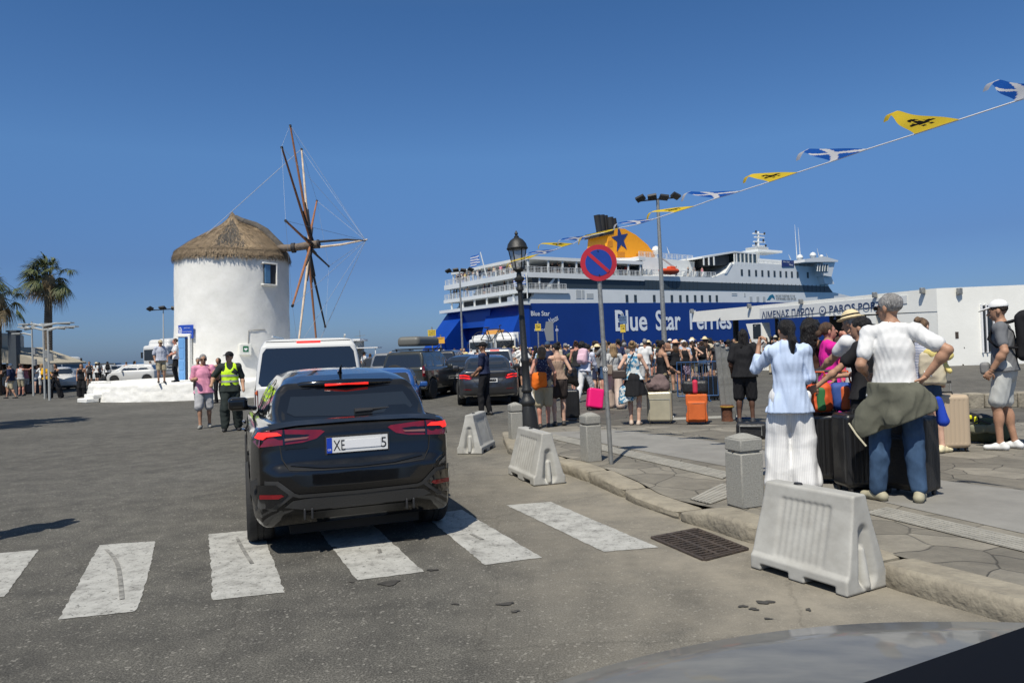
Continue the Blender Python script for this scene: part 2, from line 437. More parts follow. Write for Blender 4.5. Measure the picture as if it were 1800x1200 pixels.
def paint_mat():
 m = mat('road_paint', (.6, .6, .55), .75); n, l, b = tex(m); tc = n.new('ShaderNodeTexCoord')
 def N(s, d, r=.7):
  q = n.new('ShaderNodeTexNoise'); q.inputs['Scale'].default_value = s; q.inputs['Detail'].default_value = d; q.inputs['Roughness'].default_value = r; l.new(tc.outputs['Object'], q.inputs[0]); return q
 r1 = n.new('ShaderNodeValToRGB'); l.new(N(5, 10, .75).outputs[0], r1.inputs[0]); e = r1.color_ramp.elements
 e[0].position = .30; e[0].color = (.16, .155, .14, 1); e[1].position = .5; e[1].color = (.38, .375, .345, 1); x = e.new(.78); x.color = (.52, .515, .48, 1)
 vo = n.new('ShaderNodeTexVoronoi'); vo.feature = 'DISTANCE_TO_EDGE'; vo.inputs['Scale'].default_value = 5
 ad = n.new('ShaderNodeMixRGB'); ad.blend_type = 'ADD'; ad.inputs[0].default_value = .3; l.new(tc.outputs['Object'], ad.inputs[1]); l.new(N(6, 6).outputs['Color'], ad.inputs[2]); l.new(ad.outputs[0], vo.inputs[0])
 r2 = n.new('ShaderNodeValToRGB'); l.new(vo.outputs[0], r2.inputs[0]); r2.color_ramp.elements[0].color = (.5, .5, .5, 1); r2.color_ramp.elements[1].position = .02
 mk = n.new('ShaderNodeValToRGB'); l.new(N(1.3, 3).outputs[0], mk.inputs[0]); mk.color_ramp.elements[0].position = .45; mk.color_ramp.elements[1].position = .6
 mx = n.new('ShaderNodeMix'); mx.data_type = 'RGBA'; mx.blend_type = 'MULTIPLY'; l.new(mk.outputs[0], mx.inputs[0]); l.new(r1.outputs[0], mx.inputs[6]); l.new(r2.outputs[0], mx.inputs[7])
 l.new(mx.outputs[2], b.inputs['Base Color'])
 # worn through to the asphalt in places (alpha)
 a = n.new('ShaderNodeValToRGB'); l.new(N(26, 8, .8).outputs[0], a.inputs[0]); a.color_ramp.elements[0].position = .37; a.color_ramp.elements[1].position = .43
 l.new(a.outputs[0], b.inputs['Alpha'])
 bp = n.new('ShaderNodeBump'); bp.inputs['Strength'].default_value = .5; bp.inputs['Distance'].default_value = .005; l.new(N(110, 3).outputs[0], bp.inputs['Height']); l.new(bp.outputs[0], b.inputs['Normal'])
 return m
def flag_mat(name, base, light, scale=.9, joint=.35, jw=.02):
 m = mat(name, base, .85); n, l, b = tex(m); tc = n.new('ShaderNodeTexCoord')
 def N(s, d=6, r=.65):
  q = n.new('ShaderNodeTexNoise'); q.inputs['Scale'].default_value = s; q.inputs['Detail'].default_value = d; q.inputs['Roughness'].default_value = r; l.new(tc.outputs['Object'], q.inputs[0]); return q
 ad = n.new('ShaderNodeMixRGB'); ad.blend_type = 'ADD'; ad.inputs[0].default_value = .4; l.new(tc.outputs['Object'], ad.inputs[1]); l.new(N(1.1, 2).outputs['Color'], ad.inputs[2])
 vo = n.new('ShaderNodeTexVoronoi'); vo.feature = 'DISTANCE_TO_EDGE'; vo.inputs['Scale'].default_value = scale; l.new(ad.outputs[0], vo.inputs[0])
 vc = n.new('ShaderNodeTexVoronoi'); vc.inputs['Scale'].default_value = scale; l.new(ad.outputs[0], vc.inputs[0])
 r0 = n.new('ShaderNodeValToRGB'); l.new(N(2.2, 8, .72).outputs[0], r0.inputs[0]); e = r0.color_ramp.elements
 e[0].position = .3; e[0].color = (*base, 1); e[1].position = .72; e[1].color = (*light, 1)
 sx = n.new('ShaderNodeSeparateColor'); l.new(vc.outputs['Color'], sx.inputs[0])
 mr = n.new('ShaderNodeMapRange'); l.new(sx.outputs[0], mr.inputs[0]); mr.inputs[3].default_value = .74; mr.inputs[4].default_value = 1.18
 h = n.new('ShaderNodeMix'); h.data_type = 'RGBA'; h.blend_type = 'MULTIPLY'; h.inputs[0].default_value = 1; l.new(r0.outputs[0], h.inputs[6]); l.new(mr.outputs[0], h.inputs[7])
 r2 = n.new('ShaderNodeValToRGB'); l.new(vo.outputs[0], r2.inputs[0]); r2.color_ramp.elements[0].color = (joint,) * 3 + (1,); r2.color_ramp.elements[1].position = jw
 mx = n.new('ShaderNodeMix'); mx.data_type = 'RGBA'; mx.blend_type = 'MULTIPLY'; mx.inputs[0].default_value = 1; l.new(h.outputs[2], mx.inputs[6]); l.new(r2.outputs[0], mx.inputs[7])
 l.new(mx.outputs[2], b.inputs['Base Color'])
 m2 = n.new('ShaderNodeMath'); m2.operation = 'MULTIPLY_ADD'; l.new(r2.outputs[0], m2.inputs[0]); m2.inputs[1].default_value = 1.5; l.new(N(9, 8, .75).outputs[0], m2.inputs[2])
 bp = n.new('ShaderNodeBump'); bp.inputs['Strength'].default_value = 1; bp.inputs['Distance'].default_value = .03; l.new(m2.outputs[0], bp.inputs['Height']); l.new(bp.outputs[0], b.inputs['Normal'])
 return m
M_paint = paint_mat()
M_flag = flag_mat('flagstone', (.155, .142, .116), (.285, .26, .21), 2.1, joint=.68, jw=.017)
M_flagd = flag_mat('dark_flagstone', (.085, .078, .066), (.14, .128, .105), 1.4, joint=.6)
M_kerb = mat('kerb_stone', (.33, .295, .225), .85, bump=.9, bs=18, vs=4, col2=(.19, .168, .13), det=9)
M_slab = mat('smooth_slab', (.27, .26, .235), .8, bump=.25, bs=60, vs=2.2, col2=(.19, .183, .165), det=8)
M_tact = mat('ribbed_slab', (.36, .345, .30), .85, bump=.5, bs=70, vs=6, col2=(.25, .24, .21), det=8)
M_white = mat('limewash', (.80, .79, .75), .9, bump=.55, bs=5, vs=1.6, col2=(.70, .69, .64), det=8)
M_whiter = mat('rough_limewash', (.83, .82, .78), .9, bump=.5, bs=9, vs=2.5, col2=(.66, .65, .60), det=8)
M_bldg = mat('painted_render', (.86, .855, .80), .9, bump=.2, bs=12, vs=.9, col2=(.78, .775, .72), det=9)
M_iron = mat('rusty_iron', (.075, .055, .042), .75, bump=.6, bs=60, vs=12, col2=(.035, .028, .024))
M_dark = mat('recess_shade', (.012, .012, .012), .95)
M_sea = mat('sea_water', (.018, .06, .12), .25, bump=.6, bs=.5, spec=.5)
M_grey = mat('galvanised_steel', (.34, .34, .32), .5, .55, bump=.25, bs=14, var=.3, vs=9)
M_granite = mat('bollard_concrete', (.37, .36, .32), .85, bump=.4, bs=120, vs=60, col2=(.24, .235, .21), det=4)
M_pebble = ground_mat('quay_concrete', (.12, .113, .098), (.17, .16, .14), speck=.3)
def sheet(name, pts, z, m, kind='structure', res=None, parent=None, zf=None):
 pts = [Vector((p[0], p[1])) for p in pts]
 v, f = fill2d([tuple(p) for p in pts], res or 50)
 zz = zf or (lambda x, y: z)
 vs = [(p[0], p[1], zz(p[0], p[1])) for p in v]
 fl = []
 for q in f:
  a, b_, c = [Vector(vs[i]) for i in q]; fl.append(q if (b_ - a).cross(c - a).z > 0 else q[::-1])
 o = mesh_obj(name, vs, fl, m, parent, 180);
 if kind: o['kind'] = kind
 return o
def gxy(px, py, z=0.0): p = gp(px, py, z); return (p.x, p.y)
# ---------------------------------------------------------------- ground, sea
sheet('ground', [(-60, -8), (60, -8), (75, 60), (75, 116), (-6, 116), (-14, 84), (-60, 78), (-95, 60)], 0, M_asph)
mb = MB()
for a, b_ in [((-95, 60), (-60, 78)), ((-60, 78), (-14, 84)), ((-14, 84), (-6, 116)), ((-6, 116), (75, 116))]:
 mb.add([(a[0], a[1], -.003), (b_[0], b_[1], -.003), (b_[0], b_[1], -3), (a[0], a[1], -3)], [(0, 1, 2, 3)])
tag(mb.build('quay_wall', M_pebble), kind='structure')
sheet('sea', [(-9000, 30), (9000, 30), (9000, 12000), (-9000, 12000)], -1.7, M_sea)
# ---------------------------------------------------------------- kerb and raised pavement
KP = [(884, 760, .02), (886, 778, .10), (894, 797, .12), (940, 817, .12), (999, 834, .13), (1043, 851, .13), (1085, 870, .11), (1118, 886, .08), (1177, 907, .07), (1200, 917, .09), (1245, 930, .15), (1317, 954, .15), (1445, 995, .14), (1579, 1038, .14), (1744, 1087, .14), (1830, 1112, .14), (2100, 1190, .14)]
KB = [Vector((*gxy(a, b), c)) for a, b, c in KP]
KL = []                                                   # resample with heights
for i in range(len(KB) - 1):
 n = max(1, int((KB[i + 1] - KB[i]).length / .08))
 for j in range(n): KL.append(KB[i].lerp(KB[i + 1], j / n))
KL.append(KB[-1])
def knorm(i):
 d = KL[min(i + 1, len(KL) - 1)] - KL[max(0, i - 1)]; d.z = 0; d.normalize(); return Vector((-d.y, d.x, 0))
KN = [knorm(i) for i in range(len(KL))]
KN = [sum((KN[max(0, min(len(KN) - 1, i + k))] for k in range(-2, 3)), Vector()).normalized() for i in range(len(KN))]
rs = random.Random(3)
mb = MB(); seg = []; acc = 0; stone = 0
def kerb_rings(idx):
 rings = []
 for t, i in enumerate(idx):
  p = KL[i].copy(); n = KN[i]; h = p.z; w = .27
  if t == 0: p += (KL[i + 1] - KL[i]) * .22
  if t == len(idx) - 1: p -= (KL[i] - KL[i - 1]) * .22
  q = 1 + .2 * math.sin(i * .35 + stone * 2) + rs.uniform(-.08, .08)
  e = .03 if t in (0, len(idx) - 1) else .006 if t in (1, len(idx) - 2) else 0
  prof = [(0.0 + e, -.01), (-.014 * q + e, h * .3), (-.006 + e, h * .8), (.006 + e * .5, h * .93 - e * .6), (.028, h + .004 - e * .6), (w, h + .004 - e * .6), (w, -.01)]
  rings.append([(p.x + n.x * a, p.y + n.y * a, b_) for a, b_ in prof])
 return rings
i0 = 0; L = 0
for i in range(1, len(KL)):
 L += (KL[i] - KL[i - 1]).length
 if L > 1.35 + .35 * math.sin(i) or i == len(KL) - 1:
  r_ = kerb_rings(range(i0, i + 1)); mb.grid(r_, 0, True)
  nr = len(mb.v)
  for ring in (r_[0], r_[-1]):
   mb.add(ring, [tuple(range(len(ring)))]);
  i0 = i; L = 0; stone += 1
  # a joint: step over ~2 cm by pulling the next start
for k in range(0): pass
kerb = mb.build('kerb', M_kerb, None, 32); kerb['kind'] = 'structure'
inner = [KL[i] + KN[i] * .255 for i in range(0, len(KL), 3)]
RAMP = gp(1150, 895)
def plz(x, y):
 d = math.hypot(x - RAMP.x, y - RAMP.y); b = .135 - .06 * math.exp(-(d / .62) ** 2)
 d0 = math.hypot(x - KL[0].x, y - KL[0].y); return b - .10 * math.exp(-(d0 / .8) ** 2)
back = [gxy(1900, 742, .13), gxy(1690, 742, .13), gxy(1400, 745, .13), gxy(1080, 748, .13), gxy(893, 757, .05)]
plaza_poly = [(p.x, p.y) for p in inner] + [(9.5, 2.0), (11, 6)] + [b for b in back]
sheet('pavement', plaza_poly, .13, M_flag, res=.13, zf=plz)
PZ = .135
def pav(name, px, m, dz=.004, z=PZ):
 o = sheet(name, [gxy(a, b, z) for a, b in px], z + dz, m, res=.4, zf=lambda x, y: plz(x, y) + dz if z > .1 else dz); return o
pav('smooth_paving_band', [(905, 762), (1080, 755), (1250, 775), (1460, 812), (1660, 845), (1800, 862), (1950, 885), (1950, 985), (1800, 938), (1600, 893), (1290, 822), (1090, 785), (1000, 768)], M_slab)
# ribbed tactile strips: real ribs
def ribs(name, quad, n, m=None):
 q = [gp(a, b, PZ) for a, b in quad]; mb = MB()
 for k in range(n):
  t0 = (k + .18) / n; t1 = (k + .82) / n; rows = []
  NJ = 30
  for t, dz in ((t0, .008), (t0 + .004, .014), (t1 - .004, .014), (t1, .008)):
   rows.append([(*(q[0].lerp(q[3], t).lerp(q[1].lerp(q[2], t), j / NJ))[:2], plz(*(q[0].lerp(q[3], t).lerp(q[1].lerp(q[2], t), j / NJ))[:2]) + dz) for j in range(NJ + 1)])
  mb.grid(rows, 0, True)
 o = mb.build(name, M_tact, None, 30); o['kind'] = 'structure'
 sheet(name + '_bed', [(p.x, p.y) for p in q], .14, M_tact, res=.4, zf=lambda x, y: plz(x, y) + .0075); return o
ribs('tactile_strip', [(975, 764), (1292, 833), (1270, 842), (955, 768)], 5)
ribs('tactile_strip', [(1560, 893), (1960, 985), (1960, 1010), (1520, 902)], 6)
ribs('tactile_strip', [(1212, 870), (1268, 850), (1322, 859), (1248, 882)], 6)
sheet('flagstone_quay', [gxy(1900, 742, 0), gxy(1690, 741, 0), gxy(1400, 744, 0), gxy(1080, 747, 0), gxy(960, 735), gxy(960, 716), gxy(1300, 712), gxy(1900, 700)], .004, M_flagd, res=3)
sheet('quay_line', [gxy(1150, 740), gxy(1300, 734), gxy(1300, 730), gxy(1150, 736)], .009, mat('pale_line', (.33, .32, .28), .85, var=.2, vs=5))
# ---------------------------------------------------------------- zebra crossing
ST = [[(-60, 978), (68, 966), (8, 1048), (-170, 1072)], [(175, 958), (273, 951), (263, 1000), (244, 1066), (236, 1075), (103, 1089)], [(367, 939), (460, 930), (501, 1041), (374, 1055)],
      [(560, 932), (655, 922), (745, 1005), (628, 1020)], [(745, 905), (812, 896), (953, 980), (852, 993)], [(890, 888), (968, 882), (1157, 962), (1062, 970)]]
for q in ST:
 P = [Vector(gxy(a, b)) for a, b in q]; out = []
 for i in range(len(P)):
  a = P[i]; b_ = P[(i + 1) % len(P)]; n = max(2, int((b_ - a).length / .05)); d = (b_ - a).normalized(); nn = Vector((-d.y, d.x))
  for j in range(n): out.append(tuple(a.lerp(b_, j / n) + nn * rs.gauss(0, .004)))
 sheet('zebra_stripe', out, .004, M_paint, res=.3)
for k_, P_ in enumerate(([(176, 956), (206, 985), (212, 1020), (216, 1078)], [(410, 934), (430, 972), (452, 1004)], [(662, 955), (673, 984)], [(800, 925), (880, 965)])):
 c_ = chaikin([gxy(*q) for q in P_], 2, False); sheet('tyre_mark', strip(c_, .03), .0085, mat('tyre_scuff', (.24, .235, .215), .9, var=.6, vs=14), res=.05)
# stains
M_stain = mat('oil_stain', (.058, .054, .047), .9, var=.5, vs=14)
def blob(px, py, r, asp=1.0, seed=0):
 c = gp(px, py); rr = random.Random(seed); out = []
 ph = [rr.uniform(0, 6.3) for _ in range(4)]
 for k in range(22):
  a = k / 22 * 6.283; q = r * (1 + .25 * math.sin(2 * a + ph[0]) + .2 * math.sin(3 * a + ph[1]) + .15 * math.sin(5 * a + ph[2]))
  out.append((c.x + q * math.cos(a) * asp, c.y + q * math.sin(a)))
 return out
for k, (x, y, r, a) in enumerate([(684, 1025, .05, 1.6), (888, 1062, .03, 1.5), (905, 1075, .02, 1.3), (1306, 1066, .022, 1.1), (1345, 1059, .035, 1.3), (1325, 1071, .02, 1.4), (1421, 1072, .018, 1), (760, 1002, .025, 1.5), (575, 964, .045, 1.3), (705, 948, .05, 1.8), (1350, 1088, .012, 2), (800, 1062, .015, 1.6), (618, 1023, .018, 1)]):
 sheet('road_stain', chaikin(blob(x, y, r, a, k), 1), .0065, M_stain, res=.05)
# ---------------------------------------------------------------- storm drain
g = [gp(1147, 946), gp(1224, 931), gp(1313, 966), gp(1238, 985)]
dr = empty('storm_drain', (g[0] + g[2]) / 2, 0, 'rusty iron storm drain grate in the road against the kerb', 'drain')
o_ = (g[0] + g[2]) / 2; gl = [p - o_ for p in g]
mb = MB(); mb.add([(p.x, p.y, .002) for p in gl], [(0, 1, 2, 3)]); mb.build('pit_shade', M_dark, dr)  # flat near-black sheet, the shade under the grate painted at road level
mb = MB()
for i in range(4): mb.beam(gl[i] + Vector((0, 0, .006)), gl[(i + 1) % 4] + Vector((0, 0, .006)), .035, .02)
mb.build('rim', M_iron, dr)
mb = MB()
for r_ in range(3):
 u0, u1 = r_ / 3 + .02, (r_ + 1) / 3 - .02
 for k in range(13):
  t = (k + .5) / 13; a = gl[0].lerp(gl[1], u0).lerp(gl[3].lerp(gl[2], u0), t); b_ = gl[0].lerp(gl[1], u1).lerp(gl[3].lerp(gl[2], u1), min(1, t + .02))
  mb.beam(a + Vector((0, 0, .008)), b_ + Vector((0, 0, .008)), .02, .026)
 if r_:
  a = gl[0].lerp(gl[1], r_ / 3); b_ = gl[3].lerp(gl[2], r_ / 3); mb.beam(a + Vector((0, 0, .008)), b_ + Vector((0, 0, .008)), .03, .028)
mb.build('bar_grid', M_iron, dr)
# ---------------------------------------------------------------- marina step on the right
mb = MB(); a = gp(1640, 718); b_ = gp(1900, 712)
for i in range(9):
 p = a.lerp(b_, i / 9); q = a.lerp(b_, (i + .97) / 9)
 mb.add(*(lambda P: (P.v, P.f))(MB().beam((p.x, p.y, .15), (q.x, q.y, .15), .35, .3 + .02 * (i % 3))))
tag(bev(mb.build('quay_edge_wall', M_kerb), .03), 'rough tan stone quay edge behind the legs of the man with the backpack', 'wall')
sheet('raised_quay', [(a.x, a.y + .15), (b_.x, b_.y + .15), (30, 29), (15.5, 31)], .29, M_pebble, res=4)
# ================================================================ windmill
MC = at(411, 670, 36.0); MX, MY = MC.x, MC.y
PLZ = .75
pf = empty('mill_terrace', (MX, MY, 0), 0, 'low round whitewashed stone terrace under the windmill', 'terrace')
prof = [(6.32, -.02), (6.25, .3), (6.18, .6), (6.14, PLZ - .03), (6.02, PLZ), (0.01, PLZ)]
v = []; f = []
NA = 520; pr = [(6.26, -.02)] + [(6.25 - .11 * k / 9, .07 * k + .02) for k in range(10)] + [(6.10, PLZ - .03), (6.0, PLZ), (5.7, PLZ), (5.6, PLZ - .01), (3, PLZ - .01), (.01, PLZ - .01)]
from mathutils import noise
rows = []
for r_, z in pr:
 row = []
 for k in range(NA + 1):
  a = 2 * math.pi * k / NA
  d = (.022 * noise.noise(Vector((math.cos(a) * 14, math.sin(a) * 14, z * 9))) + .02 * noise.noise(Vector((math.cos(a) * 34, math.sin(a) * 34, z * 26)))) if r_ > 6 else 0
  row.append(((r_ + d) * math.cos(a), (r_ + d) * math.sin(a), z + (d * .3 if z > .5 else 0)))
 rows.append(row)
MB().grid(rows, 0).build('terrace_wall', M_whiter, pf, 70)
mb = MB()
ca = math.atan2(-5.4, -3.2)
for k in range(2):
 A = -2.28 ; Mx = Matrix.Rotation(A, 4, 'Z') @ Matrix.Translation((6.42 - k * .0, 0, .09 + k * .16)); mb.box((0 + .12 - k * .22, 0, 0), (.5 - k * .1, 1.0, .18), Mx)
bev(mb.build('entry_step', M_whiter, pf), .03)
mb = MB(); Mx = Matrix.Rotation(-2.46, 4, 'Z') @ Matrix.Translation((5.75, 0, PLZ + .03)); mb.box((0, 0, 0), (.5, 1.6, .12), Mx); bev(mb.build('bench_slab', M_whiter, pf), .03)
mill = empty('windmill', (MX, MY, PLZ - .02), 0, 'round whitewashed windmill with thatched cone roof and bare wooden sail spars', 'windmill', tilt=R(1.3))
WH = 5.85; RB, RT = 2.66, 2.60
rows = []
for i in range(40):
 z = WH * i / 39; row = []
 for k in range(121):
  a = 2 * math.pi * k / 120; r_ = RB + (RT - RB) * z / WH + .03 * noise.noise(Vector((math.cos(a) * 3, math.sin(a) * 3, z * 1.1))) + .008 * noise.noise(Vector((math.cos(a) * 12, math.sin(a) * 12, z * 4)))
  row.append((r_ * math.cos(a), r_ * math.sin(a), z))
 rows.append(row)
rows.append([(.001 * math.cos(2 * math.pi * k / 120), .001 * math.sin(2 * math.pi * k / 120), WH) for k in range(121)])
wall = MB().grid(rows).build('wall', M_white, mill, 80)
MI = Matrix.LocRotScale(Vector((MX, MY, PLZ - .02)), Matrix.Rotation(R(1.3), 3, 'Y').to_quaternion(), None).inverted()
def mill_hit(px, py, r_=2.63):
 """point of the tower wall seen at a pixel, in the mill's own frame, with its outward normal"""
 o, d = ray(px, py); o = MI @ o; d = MI.to_3x3() @ d
 a = d.x ** 2 + d.y ** 2; b_ = 2 * (o.x * d.x + o.y * d.y); c = o.x ** 2 + o.y ** 2 - r_ * r_
 D = max(0, b_ * b_ - 4 * a * c); t = (-b_ - math.sqrt(D)) / (2 * a); p = o + d * t; return p, Vector((p.x, p.y, 0)).normalized()
def mframe(px, py, out=.0):
 p, n = mill_hit(px, py); x = Vector((-n.y, n.x, 0)); M = Matrix((x, Vector((0, 0, 1)), n)).transposed().to_4x4(); M.translation = p + n * out; return M   # x along wall, y up, z out
M_blue = mat('blue_painted_wood', (.16, .36, .66), .6, bump=.3, bs=8, var=.15, vs=6, stretch=(8, 8, 1))
M_blued = mat('dark_opening', (.02, .025, .035), .7)
M_sign = mat('blue_sign', (.02, .07, .42), .4, var=.1, vs=3)
M_swhite = mat('sign_white', (.8, .8, .8), .5, var=.03)
# door: recess, leaf, surround
Mx = mframe(327, 633)
mb = MB(); mb.box((0, 0, -.02), (.72, 2.14, .24), Mx); mb.build('door_recess', M_blued, mill)
d_ = MB();
d_.box((-.12, 0, .03), (.44, 2.1, .22), Mx);
door = bev(d_.build('door', M_blue, mill), .01)
mb = MB()
for y in (-.75, -.25, .28, .75): mb.box((-.12, y, .148), (.30, .40, .02), Mx)
bev(mb.build('door_panel', mat('blue_panel', (.12, .30, .58), .6), door), .008)
mb = MB(); mb.box((-.42, 0.03, .10), (.16, 2.25, .16), Mx); mb.box((.42, .03, .10), (.12, 2.25, .16), Mx); mb.box((0, 1.13, .10), (1.0, .14, .17), Mx)
bev(mb.build('door_surround', M_white, mill), .03)
# sign over the door
Mx = mframe(330, 583, .10); sg = MB(); sg.box((0, 0, 0), (.98, .62, .03), Mx); sgn = bev(sg.build('sign', M_sign, mill), .01)
for y, s_, t in ((.17, .10, 'ΔΗΜΟΣ ΠΑΡΟΥ'), (.0, .09, 'Τουριστικό Περίπτερο'), (-.16, .09, 'Tourist Information')):
 text('lettering', t, s_, Mx @ Matrix.Translation((.10, y, .02)), M_swhite, sgn, width=.42 if y > .1 else .6)
mb = MB(); mb.tube([Mx @ Vector((-.36 + .11 * math.cos(a), .0 + .2 * math.sin(a), .02)) for a in [k * .3307 for k in range(20)]], .014, 5); mb.box((-.36, 0, .018), (.06, .24, .01), Mx); mb.build('emblem', M_swhite, sgn)
# shuttered window
Mx = mframe(470, 482); mb = MB(); mb.box((.1, 0, -.04), (.62, .92, .24), Mx); wr = mb.build('window', M_blued, mill)
mb = MB(); mb.box((-.06, 0, .02), (.30, .86, .18), Mx)
sh = bev(mb.build('shutter', mat('faded_blue_shutter', (.10, .24, .42), .7, var=.2), wr), .01)
mb = MB()
mb.box((.45, 0, .0), (.08, 1.02, .30), Mx); mb.box((0.08, .5, .0), (.82, .07, .30), Mx); mb.box((0.08, -.5, 0), (.82, .07, .30), Mx); bev(mb.build('reveal', M_white, wr), .02)
# first-aid box with conduit
Mx = mframe(430, 614, .12); mb = MB(); mb.box((0, 0, 0), (.52, .50, .26), Mx); ab = bev(mb.build('defibrillator_box', mat('cream_metal', (.72, .72, .66), .5), mill), .02)
mb = MB(); mb.box((.0, .02, .135), (.24, .26, .012), Mx); pl = mb.build('label_plate', mat('green_plate', (.01, .14, .06), .5), ab)
hp = [(0.0, -.07), (.07, .0), (.07, .05), (.035, .07), (0, .045), (-.035, .07), (-.07, .05), (-.07, .0)]
mb = MB(); mb.prism(hp, .142, .147, Mx); mb.build('heart', M_swhite, pl)
mb = MB(); pts = [mill_hit(436, 606)[0], mill_hit(437, 581)[0], mill_hit(447, 580)[0], mill_hit(466, 579)[0]]
mb.tube([p + Vector((p.x, p.y, 0)).normalized() * .03 for p in pts], .016, 6); mb.build('conduit', mat('grey_conduit', (.25, .24, .22), .6), mill)
# thatch
M_th = mat('thatch', (.33, .24, .14), .95, bump=.8, bs=30, vs=3, col2=(.16, .12, .08), stretch=(1, 1, 1), det=8)
M_st = mat('straw', (.37, .275, .17), .9, var=.5, vs=.8, col2=(.17, .13, .09), det=6)
M_thg = mat('weathered_thatch', (.10, .09, .078), .95, bump=1, bs=30, var=.4, vs=7)
RP = [(2.58, -.10), (2.64, .02), (2.58, .12), (2.25, .38), (1.74, .74), (1.2, 1.06), (.74, 1.34), (.40, 1.58), (.19, 1.81), (.07, 2.02), (.01, 2.16)]
def roof_r(a, t):
 i = min(int(t), len(RP) - 2); u = t - i; r_ = RP[i][0] * (1 - u) + RP[i + 1][0] * u; z = RP[i][1] * (1 - u) + RP[i + 1][1] * u
 da = math.atan2(math.sin(a - AX), math.cos(a - AX)); rid = math.exp(-(da / .42) ** 2) * max(0, 1 - abs(r_ - 1.45) / 1.6)
 z += .42 * rid + .04 * noise.noise(Vector((a * 4, t, 0)))
 return Vector((r_ * math.cos(a), r_ * math.sin(a), WH + .02 + z))
hub = MI @ at(543, 431, 35.2); AX = math.atan2(hub.y, hub.x)
rows = [[roof_r(2 * math.pi * k / 96, t * .5) for k in range(97)] for t in range(0, 2 * (len(RP) - 1) + 1)]
roof = MB().grid(rows).build('thatched_roof', M_th, mill, 180)
rt = random.Random(5); v = []; f = []; mi = []
for n_ in range(15000):
 a = rt.uniform(0, 2 * math.pi); t = min(9.6, 10 * (1 - math.sqrt(rt.random())) * 1.02); t = max(.2, t); Ls = rt.uniform(.35, .9)
 if n_ < 4200: t = rt.uniform(.3, 2.2); Ls = rt.uniform(.3, 1.2)
 p1 = roof_r(a, t); t0 = t - Ls * 1.6; a2 = a + rt.gauss(0, .03)
 if t0 >= 0.2: p0 = roof_r(a2, t0)
 else:
  p0 = roof_r(a2, .6); rad = Vector((math.cos(a2), math.sin(a2), 0)); hang = min(.42, abs(t0) * .2 + rt.uniform(-.02, .12)); p0 = p0 + rad * (.03 + rt.random() * .09) + Vector((0, 0, -.12 - hang))
 rad = Vector((math.cos(a), math.sin(a), 1.0)).normalized(); up = rad * rt.uniform(.015, .06); w = Vector((-math.sin(a), math.cos(a), 0)) * rt.uniform(.006, .014)
 n0 = len(v); v += [p0 + up - w, p0 + up + w, p1 + up * .5 + w * .6, p1 + up * .5 - w * .6]; f.append((n0, n0 + 1, n0 + 2, n0 + 3))
 da = math.atan2(math.sin(a - (-1.25)), math.cos(a - (-1.25))); mi.append(1 if abs(da) < .27 and 2.8 < t < 8 and rt.random() < .8 else 0)
st = mesh_obj('straw_layer', v, f, [M_st, M_thg], mill, 180, mi)
mb = MB(); rr_ = [roof_r(AX, t) + Vector((0, 0, .06)) for t in (1.2, 2, 3, 4, 5, 6, 7, 8)]; mb.tube(rr_, [.2, .22, .2, .2, .18, .16, .13, .06], 10); mb.build('ridge', M_thg, mill, 180)
# axle and sail spars
M_wood = mat('sail_wood', (.30, .125, .055), .7, var=.3, vs=5, bump=.2, bs=20)
M_woodw = mat('pale_spar', (.62, .50, .38), .7, var=.3, vs=3)
M_woodd = mat('tarred_wood', (.025, .022, .022), .7, var=.3)
M_rope = mat('rigging_rope', (.32, .35, .40), .8)
M_axle = mat('weathered_axle', (.16, .125, .095), .85, bump=.6, bs=15, var=.4, vs=4)
def W(px, py, Y): return MI @ at(px, py, Y)
HB = W(543, 431, 35.2); ax0 = Vector((HB.x * .35, HB.y * .35, HB.z - .03)); ax1 = W(559, 429, 35.1)
mb = MB(); mb.tube([ax0, W(512, 436, 35.25), ax1], [.17, .17, .2], 14); axl = mb.build('axle', M_axle, mill)
mb = MB(); mb.cyl(W(513, 436, 35.2), W(519, 435.5, 35.2), .24, .24, 16); mb.cyl(ax1, W(562, 428.5, 35.1), .22, .2, 16); mb.build('axle_collar', M_woodd, axl)
tips = [(510, 220, -.6, 0), (495, 258, -2.4, 0), (530, 262, 1.8, 1), (557, 353, 4.6, 0), (502, 388, -5.3, 0), (578, 468, 4.9, 2), (514, 538, -4.2, 0), (572, 575, 2.6, 2), (557, 610, .9, 0), (524, 610, -1.6, 1)]
tpos = []
for px, py, dy, c in tips:
 tp = W(px, py, 35.2 + dy); tpos.append(tp); hb = HB + Vector(((px - 540) * -.0035, 0, 0)); d = tp - hb
 mb = MB(); sp_ = hb + d * .0
 mb.tube([sp_, hb + d * .34, tp], [.065, .06, .042], 8, {0: 0, 1: 1, 2: 2}[c])
 mb.tube([sp_ + Vector((.09, 0, 0)), hb + d * .36 + Vector((.06, 0, 0))], [.08, .045], 6, 2); mb.cyl(hb + d * .985, hb + d * 1.002, .06, .06, 8, 2)
 mb.build('spar', [M_wood, M_woodw, M_woodd], mill)
bow = W(643, 423, 34.7)
mb = MB(); mb.tube([W(559, 425, 35.1), W(610, 421, 34.9), bow], [.06, .05, .03], 8); mb.tube([W(545, 436, 35.2), W(600, 430, 34.9), W(646, 421, 34.7)], [.06, .05, .03], 8, 1)
mb.build('bowsprit', [M_woodd, M_woodw], mill)
mb = MB()
for k, tp in enumerate(tpos): mb.tube([bow, tp], .008, 4)
for k in range(len(tpos)):
 o = [0, 2, 3, 5, 7, 8, 9, 6, 4, 1]; mb.tube([tpos[o[k]], tpos[o[(k + 1) % 10]]], .006, 4)
